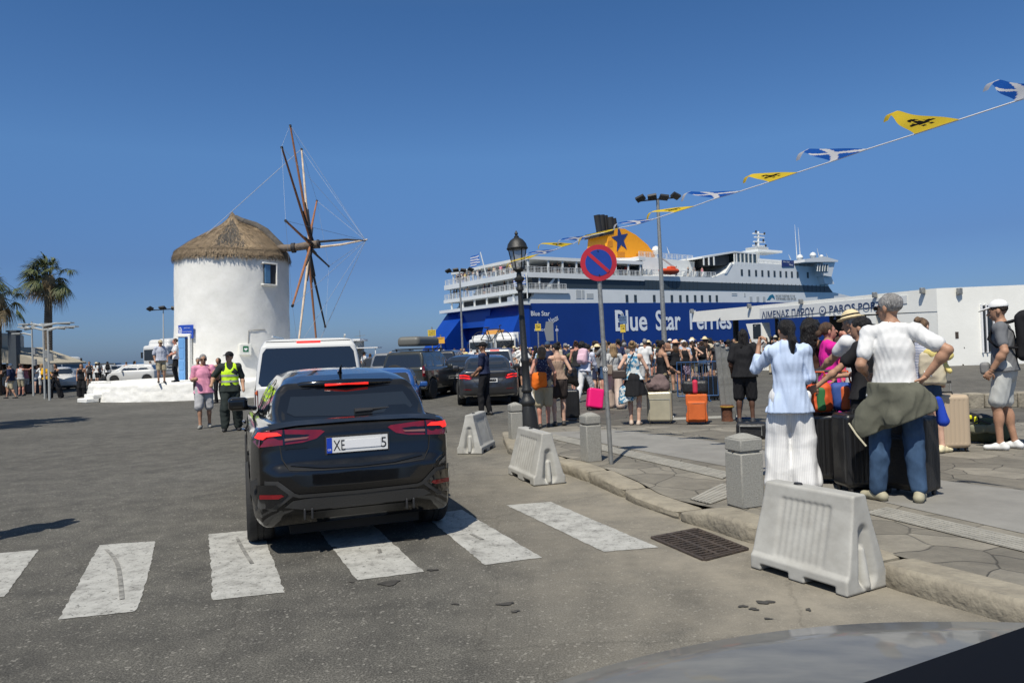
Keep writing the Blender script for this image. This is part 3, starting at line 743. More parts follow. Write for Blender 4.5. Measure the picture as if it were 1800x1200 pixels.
mb.tube([tpos[2], W(400, 372, 35.5), W(336, 434, 34.4)], .009, 4) if False else mb.tube([tpos[2], W(339, 433, 34.3)], .014, 4)
mb.build('rigging', M_rope, mill)
# ================================================================ people
SK = {'fair': (.58, .36, .26), 'tan': (.42, .235, .15), 'brown': (.27, .14, .085), 'dark': (.11, .055, .035), 'red': (.50, .24, .17)}
HAIRC = {'black': (.012, .010, .009), 'dark': (.035, .022, .015), 'brown': (.09, .05, .028), 'blonde': (.34, .22, .11), 'grey': (.30, .29, .28), 'white': (.6, .6, .58), 'light brown': (.19, .12, .07)}
def skin_mat(k):
 m = mat('skin_' + k, SK[k], .55, bump=.15, bs=60, var=.18, vs=9, spec=.35); return m
def hair_mat(k): return mat('hair_' + k.replace(' ', '_'), HAIRC[k], .5, bump=1.0, bs=45, var=.5, vs=14, stretch=(3, 3, .5), spec=.4)
def ik(a, b, l1, l2, pole):
 a = np.array(a, float); b = np.array(b, float); d = b - a; L = np.linalg.norm(d)
 if L > (l1 + l2) * .998: b = a + d / L * (l1 + l2) * .998; d = b - a; L = np.linalg.norm(d)
 u = d / L; x = (l1 * l1 - l2 * l2 + L * L) / (2 * L); h = math.sqrt(max(0, l1 * l1 - x * x))
 p = np.array(pole, float); p = p - u * (p @ u); p = p / (np.linalg.norm(p) + 1e-9); return a + u * x + p * h, b
def nrm(v): v = np.array(v, float); return v / (np.linalg.norm(v) + 1e-12)
def hand_prims(w, d, palm, s=1.0, curl=.5, side=1):
 """palm and five unequal fingers; d = direction of the hand, palm = palm normal"""
 d = nrm(d); n = nrm(np.array(palm) - d * (np.array(palm) @ d)); t = np.cross(n, d) * side
 pr = [ell(w + d * .045 * s, (.040 * s, .048 * s, .016 * s), np.stack([t, d, n], 1), .01)]
 for k, (o, L) in enumerate([(.029, .072), (.010, .082), (-.010, .076), (-.028, .058)]):
  b = w + d * .082 * s + t * o * s; L *= s; c = curl * (1 + .12 * k)
  d1 = nrm(d * math.cos(c * .7) + n * math.sin(c * .7) + t * o * 2); m1 = b + d1 * L * .45
  d2 = nrm(d * math.cos(c * 1.6) + n * math.sin(c * 1.6)); m2 = m1 + d2 * L * .32
  d3 = nrm(d * math.cos(c * 2.3) + n * math.sin(c * 2.3)); e = m2 + d3 * L * .25
  pr += [cone(b, m1, .0092 * s, .0085 * s, .004), cone(m1, m2, .0085 * s, .008 * s, .003), cone(m2, e, .008 * s, .0068 * s, .003)]
 b = w + d * .022 * s + t * .030 * s; m1 = b + nrm(d * .65 + t * .75 + n * .3) * .036 * s; e = m1 + nrm(d * .9 + t * .25 + n * (.3 + curl * .3)) * .034 * s
 pr += [cone(b, m1, .013 * s, .010 * s, .008), cone(m1, e, .010 * s, .008 * s, .004)]; return pr
def skeleton(H=1.75, sex='m', feet=None, hands=None, lean=0, twist=0, side=0, head=(0, 0), build=1.0, crouch=0, elbow=None, hip_shift=0):
 s = H / 1.75; J = {}; J['s'] = s; J['b'] = build
 feet = feet or [(-.11, 0, 0), (.11, .02, 0)]
 fm = np.mean([f[:2] for f in feet], 0); LEG = (.445 + .42) * s
 hw = (.088 if sex == 'm' else .092) * s
 zp = min(math.sqrt(max(.05, LEG * LEG * .996 - ((f[0] * s + (hw if i == 0 else -hw) - fm[0] * s) ** 2 + (f[1] * s - fm[1] * s) ** 2))) + (.085 + f[2]) * s for i, f in enumerate(feet)) - crouch
 P = np.array([fm[0] * s + hip_shift, fm[1] * s, zp]); J['pel'] = P
 cl, sl_ = math.cos(lean), math.sin(lean)
 up = nrm([math.sin(side), sl_, cl]); rt = nrm(np.array([math.cos(twist), -math.sin(twist), 0]) - up * 0); rt = nrm(rt - up * (rt @ up)); fw = np.cross(up, rt)
 J['up'] = up; J['rt'] = rt; J['fw'] = fw
 J['waist'] = P + up * .16 * s; J['chest'] = P + up * .36 * s; J['shb'] = P + up * .50 * s; J['neck'] = P + up * .555 * s
 sw = (.168 if sex == 'm' else .146) * s * (1 + (build - 1) * .4)
 hy, hp = head; hf = nrm(fw * math.cos(hy) + rt * math.sin(hy)); hr = np.cross(hf, [0, 0, 1.]); hr = nrm(hr); hu = np.array([0, 0, 1.]) * .6 + up * .4; hu = nrm(hu)
 hf = nrm(hf * math.cos(hp) + hu * math.sin(hp)); hu = nrm(np.cross(hr, hf)); J['hu'], J['hf'], J['hr'] = hu, hf, hr
 J['head'] = J['neck'] + (hu * .5 + up * .5) * .135 * s + hf * .015 * s; J['HR'] = np.stack([hr, hf, hu], 1)
 for i, sg in enumerate((-1, 1)):
  sh = J['shb'] + rt * sg * sw - up * .022 * s; J['sh%d' % i] = sh
  if hands and hands[i] is not None: tgt = P + rt * hands[i][0] * s + fw * hands[i][1] * s + up * (hands[i][2] - .93) * s
  else: tgt = sh + np.array([0, 0, -1]) * .50 * s + rt * sg * .05 * s + fw * .07 * s
  pole = (elbow[i] if elbow and elbow[i] is not None else (sg * .5, -1, -.3)); pole = rt * pole[0] + fw * pole[1] + np.array([0, 0, 1]) * pole[2]
  J['el%d' % i], J['wr%d' % i] = ik(sh, tgt, .285 * s, .255 * s, pole)
  hp_ = P + np.array([sg * hw, 0, -.005]); J['hip%d' % i] = hp_
  f = feet[i]; an = np.array([f[0] * s, f[1] * s, (.085 + f[2]) * s]); J['toe%d' % i] = nrm([math.sin(f[3]) if len(f) > 3 else sg * .15, math.cos(f[3]) if len(f) > 3 else 1, -(f[2] * 3.2)])
  J['kn%d' % i], J['an%d' % i] = ik(hp_, an, .445 * s, .42 * s, (sg * .12, 1, 0))
 return J
def skin_prims(J, sex='m', fine=False, bare=True):
 s = J['s']; b = J['b']; up, fw, rt = J['up'], J['fw'], J['rt']; H = J['head']; HR = J['HR']
 def hl(x, y, z): return H + HR @ (np.array([x, y, z]) * s)
 sq = (fw, 1.38); tw = (.118 if sex == 'm' else .098) * b
 p = [cone(J['pel'] + up * .02 * s, J['waist'], .125 * s * b, tw * s, .03, sq), cone(J['waist'], J['chest'], tw * s, (.128 if sex == 'm' else .112) * s * b, .04, sq),
         cone(J['chest'], J['shb'] - up * .03 * s, (.13 if sex == 'm' else .112) * s * b, .09 * s * b, .05, sq), cone(J['sh0'], J['sh1'], .042 * s, .042 * s, .04), cone(J['neck'] - up * .03 * s, J['sh0'] * .8 + J['neck'] * .2 , .045 * s, .036 * s, .04), cone(J['neck'] - up * .03 * s, J['sh1'] * .8 + J['neck'] * .2, .045 * s, .036 * s, .04),
         cone(J['shb'], J['neck'], .07 * s, .053 * s, .04), cone(J['neck'] - up * .02, H - HR[:, 2] * .045 * s, .052 * s, .05 * s, .015)]
 if sex == 'f':
  for g in (-1, 1): p.append(ell(J['chest'] + up * .03 * s + fw * .085 * s + rt * g * .065 * s, .058 * s, None, .03))
 p += [ell(hl(0, -.008, .025), (.074 * s, .092 * s, .088 * s), HR, .02), ell(hl(0, .025, -.035), (.055 * s, .066 * s, .074 * s), HR, .03), ell(hl(0, .058, -.085), (.026 * s, .022 * s, .02 * s), HR, .02)]
 p += [cone(hl(0, .084, .008), hl(0, .112, -.028), .009 * s, .014 * s, .010), ell(hl(0, .089, -.058), (.026 * s, .012 * s, .006 * s), HR, .004), ell(hl(0, .088, -.068), (.022 * s, .012 * s, .006 * s), HR, .004), ell(hl(0, .078, .022), (.05 * s, .016 * s, .008 * s), HR, .01)]
 for g in (-1, 1):
  p.append(ell(hl(g * .076, -.008, -.008), (.010 * s, .02 * s, .032 * s), HR, .005))
  p.append(Prim(ell(hl(g * .031, .094, .004), .016 * s).fn, hl(g * .031, .094, .004) - .02, hl(g * .031, .094, .004) + .02, 's', .012))
 for i in (0, 1):
  sh, el, wr = J['sh%d' % i], J['el%d' % i], J['wr%d' % i]; m = 1.12 if sex == 'm' else .92; m *= (.5 + .5 * b)
  p += [ell(sh, .050 * s * m, None, .04), cone(sh, el, .045 * s * m, .036 * s * m, .02), cone(el, wr, .037 * s * m, .024 * s * m, .012), ell(el + (wr - el) * .28, .040 * s * m, None, .03)]
  hp, kn, an = J['hip%d' % i], J['kn%d' % i], J['an%d' % i]
  p += [cone(hp, kn, .088 * s * b, .052 * s * (.6 + .4 * b), .04), cone(kn, an, .05 * s, .034 * s, .02), ell(kn + (an - kn) * .3 - np.array([0, .014 * s, 0]), (.05 * s, .052 * s, .10 * s), None, .03)]
  t = J['toe%d' % i]; he = an - t * .05 * s + np.array([0, 0, -.052]) * s; to = an + t * .125 * s + np.array([0, 0, -.060]) * s
  p += [cone(an, he, .034 * s, .028 * s, .02), cone(he, to, .03 * s, .026 * s, .03, ((0, 0, 1), 1.15))]
  if not fine:
   d = nrm(wr - el); p += [ell(wr + d * .05 * s, (.03 * s, .03 * s, .055 * s), np.stack([np.cross(d, nrm([.3, 1, .2])), np.cross(d, np.cross(d, nrm([.3, 1, .2]))), d], 1), .02)]
 return p
def limb(J, i, n0, n1, n2, f0, f1, r0, r1, r2, k=.02):
 """sleeve or trouser leg from fraction f0 to f1 (0..1 first bone, 1..2 second)"""
 a, b, c = J[n0 + str(i)], J[n1 + str(i)], J[n2 + str(i)]; out = []
 if f0 < 1:
  e = min(f1, 1); out.append(cone(a + (b - a) * f0, a + (b - a) * e, r0, r0 + (r1 - r0) * e, k))
 if f1 > 1: out.append(cone(b, b + (c - b) * (f1 - 1), r1, r1 + (r2 - r1) * (f1 - 1), k))
 return out
def person(label, loc, face=0, H=1.75, sex='m', skin='fair', top=None, bottom=None, hair=('short', 'dark'), hat=None, shoes=None, glasses=None, extras=(), vox=.016, group=None, name='person', root=None, fine=None, seed=None, **pose):
 s = H / 1.75; fine = fine if fine is not None else vox <= .011; seed = seed if seed is not None else abs(hash(label)) % 1000 if False else int(sum(map(ord, label or 'x'))) % 997
 J = skeleton(H, sex, **pose); up, fw, rt = J['up'], J['fw'], J['rt']; HR = J['HR']; Hd = J['head']; b = J['b']
 e = root or empty(name, loc, face, label, 'person', group)
 def hl(x, y, z): return Hd + HR @ (np.array([x, y, z]) * s)
 sp_ = skin_prims(J, sex, fine)
 if top:
  J2 = dict(J); J2['b'] = J['b'] * .9; q_ = skin_prims(J2, sex, fine); sp_[:3] = q_[:3]
 V, Fc = sdf_mesh(sp_, vox)
 if fine:
  for i in (0, 1):
   d = nrm(J['wr%d' % i] - J['el%d' % i]); hd = pose_h(e, i, d, J, s)
   hv, hf_ = sdf_mesh([cone(J['wr%d' % i] - d * .03, J['wr%d' % i] + d * .03, .024 * s, .024 * s, .01)] + hd, .0045)
   Fc = np.concatenate([Fc, hf_ + len(V)]); V = np.concatenate([V, hv])
 body = link('body', raw_mesh('body', V, Fc), e, skin_mat(skin))
 sq = (fw, 1.30)
 # ---- top
 if top:
  kind, m = top[0], top[1]; o = dict(sleeve=.55, hem=.02, loose=.02, neck=.075, fold=.010); o.update(top[2] if len(top) > 2 else {})
  L = o['loose']; wv = (.118 if sex == 'm' else .10) * b
  p = [cone(J['waist'], J['chest'], wv * s + L, (.13 if sex == 'm' else .115) * s * b + L * .7, .04, sq), cone(J['chest'], J['shb'] - up * .03 * s, (.13 if sex == 'm' else .113) * s * b + L * .7, .09 * s * b + L * .6, .05, sq)]
  hemp = J['pel'] + up * (o['hem'] - .05) * s
  p.append(cone(hemp - up * .02, J['waist'], .14 * s * b + L * 1.3, wv * s + L, .03, (fw, 1.22)))
  for i in (0, 1): p.append(cone(hemp - up * .02 + (J['hip%d' % i] - J['pel']), J['waist'] + (J['hip%d' % i] - J['pel']) * .5, .108 * s * b + L * .9, .07 * s, .05))
  if kind not in ('tank',): p += [cone(J['sh0'], J['sh1'], .050 * s + L * .3, .050 * s + L * .3, .035)] + [cone(J['neck'] - up * .035 * s, J['sh%d' % g] * .8 + J['neck'] * .2, .048 * s + L * .3, .042 * s + L * .3, .04) for g in (0, 1)]
  else: p += [cone(J['sh0'] * .72 + J['sh1'] * .28, J['sh1'] * .72 + J['sh0'] * .28, .055 * s, .055 * s, .03)]
  if sex == 'f':
   for g in (-1, 1): p.append(ell(J['chest'] + up * .03 * s + fw * .09 * s + rt * g * .065 * s, .06 * s + L * .3, None, .04))
  if o['sleeve'] > 0 and kind not in ('tank', 'strapless'):
   mm = (1.12 if sex == 'm' else .95)
   for i in (0, 1): p += [ell(J['sh%d' % i], .057 * s * mm + L * .3, None, .03)] + limb(J, i, 'sh', 'el', 'wr', 0, o['sleeve'], .049 * s * mm + L * .38, .045 * s * mm + L * (.75 if o['sleeve'] < 1 else .4), .032 * s + L * .5)
  bp_ = skin_prims(J, sex, fine); inner = []
  for q_ in bp_[1:6 if kind != 'strapless' else 3]: inner.append(Prim((lambda P, f_=q_.fn: f_(P) - .006), q_.lo - .01, q_.hi + .01, 'u', .01))
  if o['sleeve'] > 0 and kind not in ('tank', 'strapless'):
   m_ = 1.12 * (.5 + .5 * b) if sex == 'm' else .92
   for i in (0, 1): inner += [ell(J['sh%d' % i], .056 * s * m_, None, .01)] + limb(J, i, 'sh', 'el', 'wr', 0, min(o['sleeve'], 1.9), .050 * s * m_, .042 * s * m_, .031 * s, .01)
  if o['fold']: p.append(folds(o['fold'], 1, seed))
  p += inner
  p.append(half(hemp, -up, 'i', .006))
  if kind == 'strapless': p.append(half(J['chest'] + up * .07 * s, up, 'i', .01))
  else:
   nc = J['neck'] + up * .005 * s + fw * .02 * s; r_ = o['neck'] * s
   p.append(Prim(ell(nc, (r_, r_, r_ * .9)).fn, nc - r_, nc + r_, 's', .01))
  if kind == 'tank':
   for g in (0, 1):
    c_ = J['sh%d' % g] - up * .02 + rt * (.02 if g else -.02); p.append(Prim(ell(c_, (.062 * s, .2, .1 * s)).fn, c_ - .2, c_ + .2, 's', .02))
  sdf_obj('shirt', p, max(vox, .011), m, e)
 # ---- bottom
 if bottom:
  kind, m = bottom[0], bottom[1]; o = dict(len={'trousers': 1.93, 'shorts': .85, 'skirt': .75, 'dress': 1.3}.get(kind, 1), loose=.018, fold=.011, flare=.0, waist=.10); o.update(bottom[2] if len(bottom) > 2 else {})
  L = o['loose']; wp = J['pel'] + up * o['waist'] * s
  p = [cone(J['pel'] - up * .02 * s, wp, .13 * s * b + L * .4, (.120 if sex == 'm' else .103) * s * b + L * .2, .03, sq)]
  if kind in ('trousers', 'shorts'):
   for i in (0, 1): p += limb(J, i, 'hip', 'kn', 'an', 0, o['len'], .088 * s * b + L * .5, .058 * s * (.5 + .5 * b) + L + o['flare'] * .5, .044 * s + L + o['flare'], .03)
   if o['len'] > 1.3:
    for i in (0, 1):
     kn, an = J['kn%d' % i], J['an%d' % i]; p.append(ell(kn + (an - kn) * .3 - np.array([0, .012 * s, 0]), (.058 * s + L * .5, .060 * s + L * .5, .11 * s), None, .03))
    p.append(half((0, 0, .03), (0, 0, -1), 'i', .004))
  else:
   k_ = (J['kn0'] + J['kn1']) / 2; a_ = (J['an0'] + J['an1']) / 2
   q = J['pel'] + (k_ - J['pel']) * min(1, o['len']); p.append(cone(J['pel'], q, .13 * s * b + L, (.13 * b + .05) * s + L + o['flare'], .05, (fw, 1.1)))
   if o['len'] > 1: p.append(cone(k_, k_ + (a_ - k_) * (o['len'] - 1), .17 * s + L + o['flare'], .19 * s + L + o['flare'] * 1.4, .05, (fw, 1.1)))
   p.append(half(q if o['len'] <= 1 else k_ + (a_ - k_) * (o['len'] - 1), (0, 0, -1), 'i', .008))
  if o['fold']: p.append(folds(o['fold'], .9, seed + 5, .3))
  sdf_obj(o.get('name', {'trousers': 'trousers', 'shorts': 'shorts', 'skirt': 'skirt', 'dress': 'skirt'}[kind]), p, max(vox, .011), m, e)
 # ---- shoes
 sm = shoes or mat('dark_shoe', (.03, .03, .032), .6)
 if sm != 'bare':
  for i in (0, 1):
   an = J['an%d' % i]; t = J['toe%d' % i]; he = an - t * .048 * s + np.array([0, 0, -.045]) * s; to = an + t * .14 * s + np.array([0, 0, -.052]) * s
   p = [cone(he, to, .040 * s, .036 * s, .02, ((0, 0, 1), 1.15)), cone(an - t * .01 + np.array([0, 0, -.01]), he, .042 * s, .038 * s, .02), ell((he + to) / 2 + np.array([0, 0, .012]), .038 * s, None, .03)]
   z0 = min(he[2], to[2]) - .034 * s
   if J['an%d' % i][2] < .1 * s: p.append(half((0, 0, .002), (0, 0, -1), 'i', .004))
   sdf_obj('shoe', p, max(min(vox, .012), .009), sm, e)
 # ---- hair
 st, hc = hair
 if st != 'bald':
  hm = hair_mat(hc)
  p = [ell(hl(0, -.018, .035), (.083 * s, .098 * s, .09 * s), HR, .02)]
  face = [Prim(ell(hl(0, .105, -.035), (.082 * s, .085 * s, .105 * s), HR).fn, hl(-.2, -.1, -.2), hl(.2, .3, .2), 's', .015)]
  nk = [Prim(half(hl(0, 0, -.06), -HR[:, 2]).fn, (0, 0, 0), (0, 0, 0), 'i', .02)]
  if st == 'short': p = p + nk + face
  elif st == 'buzz': p = [ell(hl(0, -.014, .032), (.078 * s, .094 * s, .086 * s), HR, .02), Prim(half(hl(0, 0, -.02), -HR[:, 2]).fn, (0, 0, 0), (0, 0, 0), 'i', .02)] + face
  elif st == 'long':
   p += [cone(hl(0, -.05, 0), hl(0, -.085, -.20), .08 * s, .075 * s, .04, (HR[:, 1], 1.5)), cone(hl(0, -.085, -.18), hl(.01, -.085, -.34), .08 * s, .05 * s, .03, (HR[:, 1], 1.7))] + face
   for g in (-1, 1): p.insert(1, cone(hl(g * .07, -.02, -.02), hl(g * .09, -.02, -.20), .03 * s, .035 * s, .03))
  elif st == 'wild':
   p += [ell(hl(0, -.05, .03), (.12 * s, .12 * s, .12 * s), HR, .04), cone(hl(0, -.08, -.02), hl(0, -.12, -.30), .13 * s, .10 * s, .05, (HR[:, 1], 1.3)), folds(.014, 1.6, seed)] + face
  elif st == 'pony': p = p + nk + face + [ell(hl(0, -.10, .045), .035 * s, None, .02), cone(hl(0, -.12, .03), hl(.0, -.15, -.10), .036 * s, .034 * s, .02), cone(hl(0, -.15, -.10), hl(.01, -.125, -.27), .034 * s, .012 * s, .02)]
  elif st == 'bun': p = p + nk + face + [ell(hl(0, -.10, .085), .046 * s, None, .015), ell(hl(0, -.115, -.0), .02 * s, None, .015)]
  elif st == 'lowbun': p = p + nk + face + [ell(hl(0, -.125, -.01), .045 * s, None, .015)]
  elif st == 'bob': p = [ell(hl(0, -.03, .015), (.098 * s, .10 * s, .108 * s), HR, .02), cone(hl(0, -.05, -.02), hl(0, -.06, -.10), .085 * s, .075 * s, .03)] + face
  elif st == 'dreads': p += [cone(hl(g * .03, -.05, 0), hl(g * .05, -.075, -.20), .055 * s, .035 * s, .02) for g in (-1, 0, 1)] + [folds(.012, 2.2, seed, .15)] + face
  if st not in ('wild', 'dreads'): p.append(folds(.0035, 2.4, seed, .4))
  sdf_obj('hair', p, max(vox * .8, .008), hm, e)
 # ---- hat
 if hat:
  kind, m = hat[0], hat[1]
  if kind == 'cap':
   p = [ell(hl(0, -.01, .052), (.088 * s, .104 * s, .085 * s), HR, .01), Prim(half(hl(0, 0, .045), -nrm(HR[:, 2] - HR[:, 1] * .1)).fn, 0 * fw, 0 * fw, 'i', .006)]
   bk = -1 if len(hat) > 2 and hat[2] == 'back' else 1
   h_ = sdf_obj('cap', p, max(vox * .7, .007), m, e)
   p = [ell(hl(0, bk * .115, .045), (.07 * s, .085 * s, .012 * s), np.stack([HR[:, 0], nrm(HR[:, 1] * bk - HR[:, 2] * .18), nrm(HR[:, 2] + HR[:, 1] * bk * .18)], 1), .004)]
   sdf_obj('visor', p, max(vox * .5, .006), m, h_)
  else:
   r_ = .17 if kind == 'sunhat' else .135
   p = [ell(hl(0, -.01, .055), (.092 * s, .107 * s, .10 * s), HR, .02), Prim(half(hl(0, 0, .05), -HR[:, 2]).fn, 0 * fw, 0 * fw, 'i', .01), ell(hl(0, -.005, .052), (r_ * s, (r_ + .015) * s, .016 * s), HR, .02)]
   h_ = sdf_obj('hat', p, max(vox * .7, .007), m, e)
   if len(hat) > 2: sdf_obj('hat_band', [ell(hl(0, -.01, .055), (.095 * s, .11 * s, .10 * s), HR, .0), half(hl(0, 0, .098), HR[:, 2]), half(hl(0, 0, .070), -HR[:, 2])], .007, hat[2], h_)
 if glasses:
  mb = MB()
  for g in (-1, 1):
   c_ = Vector(hl(g * .034, .101, .006)); M_ = Matrix(np.stack([HR[:, 0], HR[:, 2], -HR[:, 1]], 1).tolist()).to_4x4(); M_.translation = c_
   mb.prism([(.029 * math.cos(a) * s, .019 * math.sin(a) * s) for a in [k * .524 for k in range(12)]], -.003, .003, M_)
   mb.beam(hl(g * .062, .088, .012), hl(g * .08, -.01, .012), .005, .006)
  mb.beam(hl(-.06, .096, .014), hl(.06, .096, .014), .004, .006)
  mb.build('sunglasses', mat('sunglass_lens', (.012, .012, .014), .12), e)
 elif vox <= .013:
  mb = MB()
  for g in (-1, 1): mb.lathe([(.001, -.0105 * s), (.008 * s, -.007 * s), (.0105 * s, 0), (.008 * s, .007 * s), (.001, .0105 * s)], 10, Matrix.Translation(hl(g * .031, .0785, .004)))
  mb.build('eyes', mat('eye', (.06, .05, .045), .2), e, 180)
 return e, J
POSEH = {}
def pose_h(e, i, d, J, s):
 c, palm = POSEH.get(i, (.45, None)); sg = (-1, 1)[i]
 if palm is None: palm = -J['rt'] * sg + J['fw'] * .25 * (1 if d[2] < 0 else -1)
 return hand_prims(J['wr%d' % i] + d * .012, d, palm, s * 1.02, c, sg)
def W3(e, q): return e.matrix_basis @ Vector([float(x) for x in q])
def foot(px, py, z=0.0): p = gp(px, py, z); return Vector((p.x, p.y, z))
def facing(px): return math.atan((px - 900) / F)          # yaw (clockwise) of the line of sight at a column
def strap(pts, w, m, parent, name='strap', t=.006):
 mb = MB(); P = [Vector([float(x) for x in q]) for q in pts]
 for a, b_ in zip(P[:-1], P[1:]): mb.cyl(a, b_, w / 2, w / 2, 6)
 return mb.build(name, m, parent)
# ================================================================ vehicles
def poly_sdf(pts):
 P = np.array(pts, float); A = P; B = np.roll(P, -1, 0)
 def fn(u, v):
  q = np.stack([u, v], -1); d = np.full(u.shape, 1e9); ins = np.zeros(u.shape, bool)
  for a, b in zip(A, B):
   e = b - a; w = q - a; h = np.clip((w @ e) / max(e @ e, 1e-9), 0, 1); x = w - h[..., None] * e; d = np.minimum(d, (x * x).sum(-1))
   c = ((a[1] > v) != (b[1] > v));
   with np.errstate(divide='ignore', invalid='ignore'):
    xx = (b[0] - a[0]) * (v - a[1]) / (b[1] - a[1] if b[1] != a[1] else 1e-9) + a[0]
   ins ^= c & (u < xx)
  return np.where(ins, -1, 1) * np.sqrt(d)
 return fn
def tri_prim(side, section, plan, k=.05, op='u', ku=.03, off=0):
 """solid that shows `side` (y,z) from the side, `section` (x,z) from behind and `plan` (x,y) from above"""
 sec = section + [(-x, z) for x, z in section[::-1]]; pl = plan + [(-x, y) for x, y in plan[::-1]]
 fs, fc, fp = poly_sdf(side), poly_sdf(sec), poly_sdf(pl)
 lo = (-max(x for x, _ in section), min(y for y, _ in side), min(z for _, z in side)); hi = (max(x for x, _ in section), max(y for y, _ in side), max(z for _, z in side))
 def fn(Q):
  x, y, z = Q[..., 0], Q[..., 1], Q[..., 2]
  if Q.ndim == 4:
   a = fs(Q[0, :, :, 1], Q[0, :, :, 2])[None]; b = fc(Q[:, 0, :, 0], Q[:, 0, :, 2])[:, None]; c = fp(Q[:, :, 0, 0], Q[:, :, 0, 1])[:, :, None]
   a, b, c = np.broadcast_arrays(a, b, c)
  else: a, b, c = fs(y, z), fc(x, z), fp(x, y)
  return smax(smax(a, b, k), c, k * 1.6) - off
 return Prim(fn, lo, hi, op, ku)
M_glass = mat('dark_car_glass', (.012, .014, .017), .05, spec=.7, coat=1)
M_tyre = mat('tyre_rubber', (.022, .022, .022), .85, bump=.3, bs=40)
M_rim = mat('alloy_rim', (.35, .35, .36), .35, .8)
M_rimd = mat('black_rim', (.03, .03, .032), .4, .4)
M_trim = mat('black_plastic', (.02, .02, .021), .55, bump=.1, bs=90)
M_plate = mat('number_plate', (.72, .72, .70), .4)
M_ptext = mat('plate_text', (.015, .015, .018), .5)
M_euro = mat('plate_blue_band', (.01, .05, .42), .45)
M_redl = mat('red_lamp', (.17, .004, .008), .15, coat=1, var=.3, vs=9)
M_redon = mat('lit_brake_lamp', (.8, .02, .02), .3, emit=((1, .03, .015), .9))
M_head = mat('headlamp_glass', (.5, .52, .55), .1, coat=1)
M_seam = mat('panel_gap', (.006, .006, .006), .8)
def paint(name, col, dusty=.0, metal=0, rough=.28):
 m = mat('car_paint_' + name, col, rough, metal, coat=1, spec=.25)
 if dusty and not m.get('done'):
  m['done'] = 1; n, l, b = tex(m); tc = n.new('ShaderNodeTexCoord'); no = n.new('ShaderNodeTexNoise'); no.inputs['Scale'].default_value = 1.7; no.inputs['Detail'].default_value = 9; no.inputs['Roughness'].default_value = .7
  l.new(tc.outputs['Object'], no.inputs[0]); cr = n.new('ShaderNodeValToRGB'); l.new(no.outputs[0], cr.inputs[0]); e = cr.color_ramp.elements; e[0].position = .35; e[0].color = (0, 0, 0, 1); e[1].position = .75; e[1].color = (1, 1, 1, 1)
  g = n.new('ShaderNodeNewGeometry'); sx = n.new('ShaderNodeSeparateXYZ'); l.new(g.outputs['Normal'], sx.inputs[0]); mr = n.new('ShaderNodeMapRange'); l.new(sx.outputs[2], mr.inputs[0]); mr.inputs[1].default_value = .2; mr.inputs[2].default_value = .9; mr.inputs[3].default_value = dusty * .1; mr.inputs[4].default_value = dusty
  mu = n.new('ShaderNodeMath'); mu.operation = 'MULTIPLY_ADD'; l.new(mr.outputs[0], mu.inputs[0]); l.new(cr.outputs[0], mu.inputs[1]); mu.inputs[2].default_value = dusty * .03
  mx = n.new('ShaderNodeMix'); mx.data_type = 'RGBA'; l.new(mu.outputs[0], mx.inputs[0]); mx.inputs[6].default_value = (*col, 1); mx.inputs[7].default_value = (.26, .235, .19, 1); l.new(mx.outputs[2], b.inputs['Base Color'])
  m2 = n.new('ShaderNodeMapRange'); l.new(mu.outputs[0], m2.inputs[0]); m2.inputs[3].default_value = .03; m2.inputs[4].default_value = .7; l.new(m2.outputs[0], b.inputs['Coat Roughness'])
 return m
def wheel(parent, x, y, r, w, sgn, steer=0, rim=None, spokes=5):
 wv = empty('wheel', (x, y, r), steer); wv.parent = parent
 mb = MB(); prof = [(r * .62, -w / 2), (r * .93, -w / 2), (r * .985, -w * .42), (r, -w * .36), (r, -w * .13), (r * .982, -w * .12), (r * .982, -w * .08), (r, -w * .07), (r, w * .07), (r * .982, w * .08), (r * .982, w * .12), (r, w * .13), (r, w * .36), (r * .985, w * .42), (r * .93, w / 2), (r * .62, w / 2)]
 mb.lathe(prof, 40, Matrix.Rotation(R(90), 4, 'Y')); mb.build('tyre', M_tyre, wv, 35)
 mb = MB(); o = sgn * w * .46
 mb.lathe([(r * .64, o - sgn * .06), (r * .66, o), (r * .60, o - sgn * .01), (r * .58, o - sgn * .05), (.02, o - sgn * .055)], 32, Matrix.Rotation(R(90), 4, 'Y'))
 mb.cyl((o - sgn * .05, 0, 0), (o, 0, 0), r * .13, r * .11, 12)
 for k in range(spokes):
  for d in (-.10, .10):
   a = 2 * math.pi * k / spokes + d; mb.beam((o - sgn * .02, math.cos(a) * r * .1, math.sin(a) * r * .1), (o - sgn * .008, math.cos(a + d * .8) * r * .6, math.sin(a + d * .8) * r * .6), .022, .035)
 mb.build('rim', rim or M_rim, wv, 35); return wv
SP = {}
